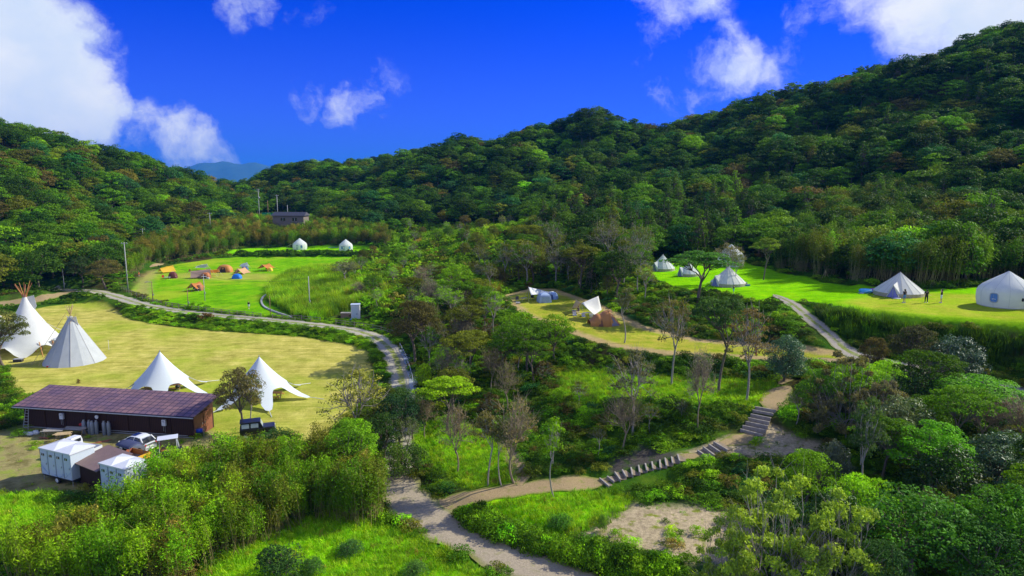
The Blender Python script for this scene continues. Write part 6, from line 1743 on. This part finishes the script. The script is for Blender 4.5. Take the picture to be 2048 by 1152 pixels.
# inflatable things by the large bell tent
M_SKYB = cmat('sky_blue_plastic', (.10, .45, .80), .3); M_MAG = cmat('magenta_plastic', (.45, .06, .55), .35)
def ring(px, py, r, m_, label, name='swim_ring', cat_='swim ring'):
    o = MB().lathe([(r * .55 + r * .32 * math.cos(a) + r * .1, r * .3 + r * .3 * math.sin(a)) for a in np.linspace(0, 2 * math.pi, 11)], 22).build(name, m_, None, smooth=True)
    o.location = at_px(px, py); props(o, label, cat_)
ring(1731, 586, .95, M_SKYB, 'light blue inflatable ring on the grass left of the cream bell tent')
ring(1750, 586, .55, M_PURPLE, 'deep blue inflatable at the door of the cream bell tent')
ring(1748, 582, .6, M_MAG, 'magenta inflatable ring against the cream bell tent', )
for px, py, m_, lab, w_ in ((1771, 593, M_MAG, 'pink and lilac mat at the door of the cream bell tent', 1.0), (1792, 598, M_WHITEP, 'white mat lying in front of the cream bell tent', 1.0), (1722, 587, M_WHITEP, 'small white sheet left of the light blue ring', .7)):
    rows = [[(-w_ / 2 + w_ * u, -.3 + .6 * v, .06 + .03 * math.sin(u * 7 + v * 3)) for u in np.linspace(0, 1, 8)] for v in np.linspace(0, 1, 5)]
    o = MB().add(*sheet(rows)).build('beach_mat', m_, None, smooth=True, solid=.05); o.location = at_px(px, py); props(o, lab, 'mat')
cooler(1488, 570, (.05, .05, .06), 'dark crate right of the cream bell tent in the middle', .9, .5, .45)
cooler(1495, 572, (.05, .25, .5), 'blue crate next to the dark crate by the middle bell tent', .7, .4, .3)
cooler(1783, 594, (.7, .7, .75), 'small white box at the near edge of the cream bell tent', .3, .3, .5)

# ---- people -------------------------------------------------------------------------
def ell(mb, c, r, n=10):
    V = []; F = []
    for i in range(n + 1):
        th = math.pi * i / n
        for k in range(n * 2): a = math.pi * k / n; V.append((c[0] + r[0] * math.sin(th) * math.cos(a), c[1] + r[1] * math.sin(th) * math.sin(a), c[2] + r[2] * math.cos(th)))
    m_ = n * 2
    for i in range(n):
        for k in range(m_): F.append((i*m_+k, i*m_+(k+1)%m_, (i+1)*m_+(k+1)%m_, (i+1)*m_+k))
    mb.add(V, F)
def tap(mb, pts, rads):
    for i in range(len(pts) - 1): mb.bar(pts[i], pts[i+1], rads[i], 10, rads[i+1])
    for p, r in zip(pts, rads): ell(mb, p, (r, r, r), 6)
def person(px, py, hpx, rz, label, pose='stand', shirt=(.02,.02,.025), pants=(.1,.2,.5), short=True, hair=True, long_hair=False, skirt=False, h_m=None, cat_='person'):
    loc = at_px(px, py); Hh = h_m or hpx * mpp(px, py) * 1.02; k = Hh / 1.70
    t = thing('person', label, cat_, loc, rz)
    def S(p): return tuple(np.array(p) * k)
    hip = .92 if pose != 'sit' else .48; dz = hip - .92
    J = {}
    for s in (-1, 1):
        if pose == 'sit': J['leg', s] = [(s*.09, 0, hip), (s*.12, -.42, hip + .02), (s*.12, -.44, .08)]
        elif pose == 'walk': J['leg', s] = [(s*.09, 0, .92), (s*.10, -s*.10 - .03, .50), (s*.10, -s*.22 + (.05 if s > 0 else 0), .08)]
        else: J['leg', s] = [(s*.09, 0, .92), (s*.12, -.02, .49), (s*.13, .02, .08)]
        if pose == 'photo': J['arm', s] = [(s*.19, 0, 1.40), (s*.30, -.08, 1.20), (s*.10, -.26, 1.42)]
        elif pose == 'hair' and s > 0: J['arm', s] = [(s*.19, 0, 1.40), (s*.40, -.05, 1.36), (s*.20, -.06, 1.56)]
        elif pose == 'sit': J['arm', s] = [(s*.19, 0, 1.40 + dz), (s*.26, -.10, 1.14 + dz), (s*.16, -.34, 1.08 + dz)]
        elif pose == 'carry': J['arm', s] = [(s*.19, 0, 1.40), (s*.25, -.05, 1.12), (s*.16, -.28, 1.02)]
        else: J['arm', s] = [(s*.19, 0, 1.40), (s*.27, .03, 1.12), (s*.27, -.06 - (.12*s if pose == 'walk' else 0), .87)]
    mb = MB()
    for s in (-1, 1):
        L_ = J['leg', s]; tap(mb, [S(p) for p in L_], [.085*k, .055*k, .036*k])
        f = L_[2]; tap(mb, [S((f[0], f[1]+.03, .05)), S((f[0], f[1]-.10, .045)), S((f[0]+s*.01, f[1]-.18, .035))], [.04*k, .038*k, .028*k])
        A_ = J['arm', s]; tap(mb, [S(p) for p in A_], [.048*k, .038*k, .027*k])
        d = np.array(A_[2]) - np.array(A_[1]); d = d / np.linalg.norm(d); sd_ = np.cross(d, (s, .2, .1)); sd_ /= np.linalg.norm(sd_); w_ = np.array(A_[2])
        tap(mb, [S(w_), S(w_ + d*.05), S(w_ + d*.09)], [.026*k, .034*k, .030*k])
        cl = np.cross(sd_, d) * s
        for fi, (of, ln) in enumerate(((-.030, .065), (-.010, .078), (.010, .072), (.030, .055))):
            b = w_ + d*.09 + sd_*of; tap(mb, [S(b), S(b + d*ln*.55), S(b + d*ln*.85 - cl*ln*.4)], [.0095*k, .009*k, .0075*k])
        b = w_ + d*.03 + sd_*-.032; tap(mb, [S(b), S(b + sd_*-.03 + d*.02), S(b + sd_*-.035 + d*.05)], [.011*k, .010*k, .008*k])
    ell(mb, S((0, 0, 1.0+dz)), S((.155, .105, .14))); ell(mb, S((0, 0, 1.18+dz)), S((.135, .095, .17))); ell(mb, S((0, .01, 1.33+dz)), S((.175, .105, .14)))
    tap(mb, [S((0, 0, 1.36+dz)), S((0, -.01, 1.52+dz))], [.07*k, .05*k])
    hc = (0, -.02, 1.60+dz); ell(mb, S(hc), S((.075, .095, .112))); ell(mb, S((0, -.055, 1.545+dz)), S((.048, .05, .05)))
    tap(mb, [S((0, -.105, 1.61+dz)), S((0, -.125, 1.58+dz))], [.012*k, .015*k])
    for s in (-1, 1): ell(mb, S((s*.078, -.01, 1.595+dz)), S((.012, .02, .03)), 5)
    o = mb.build('body', M_SKIN, t, smooth=True); md = o.modifiers.new('r', 'REMESH'); md.mode = 'VOXEL'; md.voxel_size = .010 * k; md.use_smooth_shade = True
    # face details
    mb = MB()
    for s in (-1, 1): ell(mb, S((s*.03, -.108, 1.612+dz)), S((.012, .006, .008)), 5)
    ell(mb, S((0, -.112, 1.548+dz)), S((.022, .006, .006)), 5); mb.build('face', M_HAIR, t)
    # clothes
    sm = cmat('shirt_%02d_%02d_%02d' % tuple(int(c*99) for c in shirt), shirt, .85); pm = cmat('bottoms_%02d_%02d_%02d' % tuple(int(c*99) for c in pants), pants, .85)
    mb = MB(); ell(mb, S((0, 0, 1.10+dz)), S((.165, .118, .20))); ell(mb, S((0, 0, 1.30+dz)), S((.19, .122, .155)))
    for s in (-1, 1):
        a0, a1 = np.array(J['arm', s][0]), np.array(J['arm', s][1]); tap(mb, [S(a0), S(a0 + (a1 - a0)*.62)], [.066*k, .056*k])
    o = mb.build('shirt', sm, t, smooth=True); md = o.modifiers.new('r', 'REMESH'); md.mode = 'VOXEL'; md.voxel_size = .014 * k; md.use_smooth_shade = True
    mb = MB(); ell(mb, S((0, 0, .96+dz)), S((.17, .125, .12)))
    if skirt: mb.lathe([(.15*k, (1.0+dz)*k), (.2*k, .86*k), (.26*k, .66*k), (.24*k, .66*k), (.14*k, .95*k)], 20)
    else:
        for s in (-1, 1):
            a0, a1, a2 = [np.array(p) for p in J['leg', s]]; e = a0 + (a1 - a0) * (.72 if short else 1.0); pts = [S(a0), S(e)]; rr = [.10*k, .085*k]
            if not short: pts.append(S(a1 + (a2 - a1)*.85)); rr = [.10*k, .075*k, .055*k]
            tap(mb, pts, rr)
    o = mb.build('skirt' if skirt else 'trousers', pm, t, smooth=True)
    if not skirt: md = o.modifiers.new('r', 'REMESH'); md.mode = 'VOXEL'; md.voxel_size = .014 * k; md.use_smooth_shade = True
    mb = MB(); ell(mb, S((0, .012, 1.63+dz)), S((.086, .100, .100)))
    if long_hair: ell(mb, S((0, .07, 1.52+dz)), S((.075, .05, .16)))
    mb.build('hair', M_HAIR, t, smooth=True)
    for s in (-1, 1):
        f = J['leg', s][2]; mb = MB(); tap(mb, [S((f[0], f[1]+.04, .045)), S((f[0], f[1]-.12, .04)), S((f[0], f[1]-.19, .035))], [.048*k, .046*k, .034*k]); mb.build('shoe', M_WHITEP if s else M_BLACK, t, smooth=True)
    return t
person(1808, 606, 27, R(200), 'person with dark top and blue denim shorts before the cream bell tent', 'stand', (.02,.02,.03), (.12,.25,.55), long_hair=True)
person(1852, 606, 26, R(160), 'person all in black beside the cream bell tent guy ropes', 'carry', (.012,.012,.014), (.012,.012,.014), short=False, long_hair=True)
person(1882, 606, 27, R(230), 'person with black top and white shorts raising one arm to the head', 'hair', (.02,.02,.02), (.75,.78,.8), long_hair=True)
person(1467, 589, 19, R(250), 'person in black shirt and light blue shorts below the middle bell tent', 'carry', (.015,.015,.02), (.12,.45,.75))
person(498, 618, 15, R(10), 'person in black top and white shorts walking on the far lawn', 'walk', (.015,.015,.02), (.75,.78,.8))
person(1157, 629, 0, R(-60), 'seated person at the low tables near the cream sail tarp', 'sit', (.10,.07,.06), (.05,.05,.06), short=False, h_m=1.65)
person(278, 552, 11, R(90), 'far person in orange shorts and dark shirt at the thicket edge', 'stand', (.03,.02,.02), (.8,.22,.02))

# ---- steps in the hillside -----------------------------------------------------------
def flight(segs, z0, z1, label, m_):
    n = len(segs); t = None; pts = []
    for k, (a, b, c, d) in enumerate(segs):
        z = z0 + (z1 - z0) * k / (n - 1); pts.append((Vector(at_z(1100 + a/4, 740 + b/4, z)), Vector(at_z(1100 + c/4, 740 + d/4, z))))
    o = (pts[-1][0] + pts[-1][1]) / 2; t = thing('timber_steps', label, 'steps', o)
    rise = abs(z1 - z0) / (n - 1)
    for k, (p, q) in enumerate(pts):
        d = q - p; an = math.atan2(d.y, d.x); L_ = math.hypot(d.x, d.y); c = (p + q) / 2 - o
        up_ = (pts[k-1][0] + pts[k-1][1] - p - q) / 2 if k else (p + q - pts[1][0] - pts[1][1]) / 2
        st = MB().box((c.x, c.y, c.z - rise * .5 + .0), (L_, .13, rise + .16), rz=an).build('step', m_, t, bevel=.02)
        tr = c + up_ * .5; MB().box((tr.x, tr.y, c.z - .06), (L_ * .97, max(.2, math.hypot(up_.x, up_.y) * .98), .05), rz=an).build('tread', M_EARTH, st)
        for e in (-.46, .46):
            v = Vector((math.cos(an), math.sin(an), 0)) * L_ * e; MB().bar((c.x + v.x, c.y + v.y - .10, c.z - .45), (c.x + v.x, c.y + v.y - .10, c.z + .06), .035, 5).build('peg', m_, st)
M_EARTH = mat('trodden_earth', (.26, .20, .13), .95, noise=.4, nscale=3)
ST1 = [(1640,297,1805,325),(1620,322,1785,352),(1605,355,1765,388),(1585,385,1755,420),(1565,415,1745,452),(1540,447,1730,485),(1522,475,1700,522)]
ST2 = [(1310,577,1418,640),(1270,597,1368,662),(1225,617,1312,682),(1180,645,1262,700)]
ST3 = [(1020,677,1037,730),(972,697,982,748),(920,707,932,768),(878,722,882,783),(815,737,824,790),(762,750,775,805),(708,765,718,822),(648,782,660,842),(578,800,607,852),(518,818,562,880),(458,853,510,892),(398,868,470,930)]
flight(ST1, 4.15, 2.98, 'upper flight of seven dark timber steps below the sandy bank', M_WOODG)
flight(ST2, 2.82, 2.42, 'short middle flight of four timber steps', M_WOODG)
flight(ST3, 2.32, 1.02, 'long lower flight of twelve timber steps curving down to the dirt path', M_WOODG)

# ---- fences, poles, small structures --------------------------------------------------
def fence(pts, label, h=.95, step=2.0, m_=None, rails=(.45, .85), r=.055):
    c = catmull([hit(*p) for p in pts], 8); seg = np.hypot(*np.diff(c[:, :2], axis=0).T); s = np.r_[0, np.cumsum(seg)]
    q = np.arange(0, s[-1], step); P = np.c_[[np.interp(q, s, c[:, k]) for k in range(2)]].T; Z = ground(P[:, 0], P[:, 1]); o = Vector((P[0, 0], P[0, 1], float(Z[0])))
    t = thing('fence', label, 'fence', o)
    for (x, y), z in zip(P, Z): MB().bar((x-o.x, y-o.y, z-o.z-.2), (x-o.x, y-o.y, z-o.z+h), r*1.15, 6).build('post', m_ or M_WOODG, t)
    for rh in rails: MB().pipe([(x-o.x, y-o.y, z-o.z+rh) for (x, y), z in zip(P, Z)], r*.8, 5).build('rail', m_ or M_WOODG, t)
M_FENCE = mat('weathered_log', (.20, .165, .13), .9, noise=.3)
fence([(243,582),(290,600),(330,612)], 'log rail fence along the first bend of the gravel road', m_=M_FENCE)
fence([(332,613),(400,623),(465,630),(530,637)], 'log rail fence between the gravel road and the far lawn', m_=M_FENCE)
fence([(545,638),(600,641),(647,646)], 'log rail fence beside the reeds corner', m_=M_FENCE)
fence([(672,650),(720,656),(760,663),(790,673)], 'log rail fence below the white tank hut', m_=M_FENCE)
fence([(800,695),(812,720),(822,750),(828,775)], 'thin white pipe rail between the track and the water channel', .7, 2.0, M_WHITEP, (.62,), .03)
# water channel
m, tt = new_mat('channel_water'); b_ = tt.add('ShaderNodeBsdfPrincipled', ins={'Base Color': (.42, .46, .48), 'Roughness': .4}); tt.add('ShaderNodeOutputMaterial', ins={0: b_.outputs[0]})
way('water', [(806,700,.55),(818,725,.6),(826,755,.6),(832,785,.6)], m, .10)
o = way  # kerb of the far lawn
KP = catmull([hit(*p) for p in [(548,585),(530,592),(523,602),(528,614),(548,624),(575,633),(590,639)]], 6)
kb = bpy.data.objects.new('kerb', None)
mb = MB(); 
for i in range(len(KP) - 1):
    a, b = KP[i], KP[i+1]; z = float(ground((a[0]+b[0])/2, (a[1]+b[1])/2)); L_ = math.hypot(b[0]-a[0], b[1]-a[1]); mb.box(((a[0]+b[0])/2, (a[1]+b[1])/2, z + .08), (L_ * 1.02, .35, .3), rz=math.atan2(b[1]-a[1], b[0]-a[0]))
o = mb.build('kerb', M_CONC); o['kind'] = 'structure'

def utility_pole(px, py, top, label, arms=1, m_=None, lamp=False, r=.14, tr=0):
    p = at_px(px, py); s_ = mpp(px, py); H = (py - top) * s_ * 1.02
    t = thing('utility_pole', label, 'pole', p, rg.uniform(-.3, .3), 'poles around the valley')
    MB().bar((0, 0, -.3), (0, 0, H), r, 8, r * .62).build('shaft', m_ or M_CONC, t, smooth=True)
    for k in range(arms):
        z = H - .35 - .7 * k; a_ = MB().box((0, 0, z), (1.5, .09, .09)).build('crossarm', M_STEEL, t)
        for x in (-.6, 0, .6): MB().lathe([(.03, 0), (.06, .05), (.05, .16), (.02, .2)], 8, c=(x, 0, z + .04)).build('insulator', M_WHITEP, a_)
    if tr: MB().lathe([(.02, 0), (.26, .02), (.28, .75), (.2, .85), (.02, .88)], 12, c=(.36, 0, H * .72)).build('transformer', M_STEEL, t, smooth=True)
    if lamp:
        l_ = MB().bar((0, 0, H - .15), (-.95, 0, H - .1), .035, 5).build('lamp_arm', M_STEEL, t); MB().box((-1.0, 0, H - .14), (.55, .2, .1)).build('lamp_head', M_GREYP, l_)
    MB().box((.15, -.1, H * .30), (.22, .16, .35)).build('meter_box', M_GREYP, t)
    return Vector((p[0], p[1], p[2] + H - .3))
M_RUST = mat('rusty_pole', (.28, .15, .08), .7, .2, noise=.3)
PT = {}
PT['a'] = utility_pole(256, 578, 486, 'tall concrete pole at the thicket edge left of the far lawn', 1)
PT['b'] = utility_pole(306, 601, 563, 'brown lamp pole with arm at the left fence', 0, M_RUST, True, .09)
PT['c'] = utility_pole(377, 617, 577, 'brown pole with meter box beside the gravel road', 0, M_RUST, False, .09)
PT['d'] = utility_pole(410, 602, 549, 'slim grey pole on the far lawn right of the lone tarp', 0, None, False, .09)
PT['e'] = utility_pole(541, 633, 592, 'brown pole at the corner of the reeds', 0, M_RUST, False, .08)
PT['f'] = utility_pole(620, 624, 554, 'grey concrete pole standing in the reeds', 0, None, False, .11)
PT['g'] = utility_pole(129, 580, 540, 'grey pole by the dark tree left of the gravel road', 0, None, False, .10)
PT['h'] = utility_pole(97, 512, 482, 'short pole on the left hillside above the thicket', 1, None, False, .13)
PT['i'] = utility_pole(287, 490, 458, 'pole above the thicket between the hill and the bamboo', 1, None, False, .13)
PT['j'] = utility_pole(422, 470, 427, 'pole in the bamboo thicket left of the house', 1, None, False, .14)
PT['k'] = utility_pole(520, 450, 380, 'tallest pole with double crossarm left of the far house', 2, None, False, .15, 1)
PT['l'] = utility_pole(537, 440, 402, 'rusty pole between the two tall poles by the house', 0, M_RUST, False, .15)
PT['m'] = utility_pole(556, 440, 391, 'second tall pole with small arm behind the house roof', 1, None, False, .18)
PT['n'] = utility_pole(576, 440, 411, 'shorter pole right of the second tall pole', 0, None, False, .15)
def wire(a, b, sag, label):
    a, b = PT[a], PT[b]
    pts = [tuple(a + (b - a) * q + Vector((0, 0, -sag * 4 * q * (1 - q)))) for q in np.linspace(0, 1, 14)]
    o = MB().pipe(pts, .022, 3).build('overhead_wire', M_BLACK); props(o, label, 'wire', 'overhead wires')
wire('d', 'f', 1.0, 'overhead wire from the slim lawn pole to the reeds pole'); wire('a', 'd', .8, 'overhead wire from the thicket edge pole to the lawn pole')
wire('h', 'i', 1.0, 'overhead wire crossing the left hillside'); wire('i', 'j', 1.2, 'overhead wire above the bamboo thicket'); wire('j', 'k', 1.2, 'overhead wire up to the tallest pole'); wire('k', 'm', .6, 'overhead wire between the two tall poles by the house')

# house on the far terrace
p = at_y(582, 446, 262); gz = float(ground(p[0], p[1]))
t = thing('house', 'low grey brown house with dark roof behind the far trees', 'house', (p[0], p[1], gz), R(-6)); hz = p[2] - gz
M_HW = cmat('grey_brown_render', (.20, .165, .14), .8); M_HR = cmat('dark_slate', (.05, .05, .065), .6, noise=.15)
MB().box((0, 0, hz / 2 + 1.5), (12.2, 5, hz + 3.0)).build('wall', M_HW, t)
mb = MB(); zt = hz + 2.9; mb.add([(-6.7,-3.0,zt),(6.7,-3.0,zt),(6.7,3.0,zt),(-6.7,3.0,zt),(-6.3,0,zt+1.3),(6.3,0,zt+1.3)], [(0,1,5,4),(2,3,4,5),(3,0,4),(1,2,5),(0,3,2,1)]); mb.build('roof', M_HR, t)
for x in (-2.0, 2.6): w_ = MB().box((x, -2.52, hz + 1.5), (1.7, .08, 1.1)).build('window', M_GLASS, t); MB().box((x, -2.58, hz + 1.5), (.08, .06, 1.1)).build('frame', M_WHITEP, w_)
p = hit(523, 404); gz = p[2]
t = thing('hut', 'small white hut half hidden by trees left of the house', 'hut', (p[0], p[1], gz), .3); hz = p[2] - gz
MB().box((0, 0, (hz + 1.6) / 2), (3.0, 2.4, hz + 1.6)).build('wall', M_WHITEP, t); MB().add([(-1.8,-1.5,hz+1.6),(1.8,-1.5,hz+1.6),(1.8,1.5,hz+1.9),(-1.8,1.5,hz+1.9)], [(0,1,2,3)]).build('roof', M_ENDW, t, solid=.12)
M_NET = cmat('green_net', (.01, .30, .14), .8)
for (x0, x1, lab) in ((524, 553, 'green net fence left of the house'), (566, 603, 'green net fence behind the house roof')):
    a = Vector(at_y(x0, 431, 285)); b = Vector(at_y(x1, 431, 285)); ga = float(ground(a.x, a.y)); o_ = Vector((a.x, a.y, ga)); t = thing('net_fence', lab, 'fence', o_)
    MB().add([(0, 0, 0), (b.x - a.x, 0, 0), (b.x - a.x, 0, a.z - ga + 1.2), (0, 0, a.z - ga + 1.2)], [(0, 1, 2, 3)]).build('net', M_NET, t, solid=.05)
    for q in np.linspace(0, 1, 5): MB().bar(((b.x - a.x) * q, .05, 0), ((b.x - a.x) * q, .05, a.z - ga + 1.35), .07, 5).build('post', M_STEEL, t)
# white tank hut by the fence
p = at_px(712, 641); s_ = mpp(712, 641)
t = thing('tank_hut', 'tall white tank cabinet between the reeds and the fence', 'tank', p, R(8)); W_ = 17 * s_; H_ = 32 * s_
MB().box((0, 0, H_ / 2), (W_, W_ * .9, H_)).build('cabinet', M_WHITEP, t, bevel=.04); MB().box((0, 0, H_ + .05), (W_ * 1.08, W_ * .98, .12)).build('roof', M_PANEL, t)
d_ = MB().box((-W_ * .05, -W_ * .46, H_ * .48), (W_ * .62, .05, H_ * .82)).build('door', M_PANEL, t); MB().box((W_ * .17, -W_ * .5, H_ * .45), (.06, .05, .25)).build('handle', M_BLACK, d_)
MB().bar((W_ * .55, -W_ * .3, 0), (W_ * .55, -W_ * .3, H_ * .7), .06, 6).build('pipe', M_STEEL, t)
t = thing('crate', 'brown wooden crate left of the white tank cabinet', 'crate', at_px(692, 638), R(5))
MB().box((0, 0, .55), (1.7, 1.1, 1.1)).build('box', cmat('brown_crate', (.30, .19, .12), .8), t); MB().box((0, 0, 1.13), (1.85, 1.25, .06)).build('lid', M_WOODG, t)
t = thing('water_pump', 'small blue pump in front of the white tank cabinet', 'pump', at_px(702, 643)); MB().lathe([(.02, 0), (.2, .02), (.2, .4), (.02, .5)], 10).build('motor', cmat('blue_paint', (.01, .05, .5)), t); MB().bar((0, 0, .2), (.6, 0, .2), .05, 5).build('pipe', M_STEEL, t)
t = thing('grill', 'small black kettle grill by the picnic table of the left star tent', 'grill', at_px(356, 785))
MB().lathe([(.02, .5), (.2, .52), (.28, .66), (.26, .8), (.1, .9), (.02, .92)], 12).build('bowl', M_BLACK, t, smooth=True)
for a in (0, 2.1, 4.2): MB().bar((.22 * math.cos(a), .22 * math.sin(a), 0), (.1 * math.cos(a), .1 * math.sin(a), .55), .015, 4).build('leg', M_STEEL, t)
o = MB().bar((0, 0, 0), (0, 0, 1.5), .025, 5).build('marker_stake', M_WHITEP); o.location = at_px(218, 700); props(o, 'thin white stake alone on the dry field right of the tipi', 'stake')
# sapling support, stake, logs
t = thing('sapling_support', 'three stick sapling support on the shaded meadow edge', 'plant support', at_px(1650, 561))
for a in (0, 2.1, 4.2): MB().bar((.75 * math.cos(a), .75 * math.sin(a), 0), (-.06 * math.cos(a), -.06 * math.sin(a), 1.75), .03, 5).build('stick', M_WOODP, t)
t = thing('timber_post', 'short brown post at the end of the yellow terrace', 'post', at_px(1512, 712)); MB().bar((0, 0, -.1), (0, 0, .95), .1, 7).build('post', M_WOODR, t)
for k, (px, py, lab) in enumerate(((1619, 731, 'topmost pale log beside the glossy round tree'), (1622, 735, 'middle pale log beside the glossy round tree'), (1625, 739, 'lowest pale log beside the glossy round tree'))):
    o = MB().bar((-.6, 0, .15), (.6, 0, .15), .09, 8).build('log', M_WOODP); q_ = at_px(px, py); o.location = (q_[0], q_[1], q_[2] + .8); o.location.z = q_[2] + .0; o.rotation_euler = (0, 0, -.15 * k); props(o, lab, 'log', 'pale logs by the ramp')

# ---- far blue mountain and the air in between -------------------------------------------
rows = []
xs = np.linspace(-8200, 2500, 120); ridge = 265 + 58 * np.sin(xs / 610 + 1) + 22 * np.sin(xs / 231) + 9 * np.sin(xs / 90 + 2)
for q in np.linspace(0, 1, 14): rows.append([(float(x), 8400 + 900 * q, float(h * (math.sin(q * math.pi * .5) ** 1.2) * (1 + .05 * math.sin(x / 60 + q * 9)) - 5)) for x, h in zip(xs, ridge)])
for q in np.linspace(.1, 1, 5): rows.append([(float(x), 9300 + 1200 * q, float(h * (1 - q) - 5)) for x, h in zip(xs, ridge)])
o = MB().add(*sheet(rows)).build('mountain', cmat('mountain_forest', (.05, .10, .06), .95, noise=.3, nscale=.004), None, smooth=True); o['kind'] = 'structure'
HZ = MB().box((-2800, 5100, (390 + GZ.min() - 6) / 2), (12400, 11200, 396 - GZ.min())).build('haze', None)

m = bpy.data.materials.new('haze_air'); m.use_nodes = True; th = NT(m.node_tree); th.n.clear()
pv = th.add('ShaderNodeVolumePrincipled', ins={'Color': (.03, .34, 1.0), 'Density': 0.000085, 'Anisotropy': 0.0})
oh = th.add('ShaderNodeOutputMaterial'); th.l.new(pv.outputs[0], oh.inputs['Volume'])
HZ.data.materials.append(m); HZ['kind'] = 'stuff'; HZ['label'] = 'thin blue haze between the valley and the far mountain'
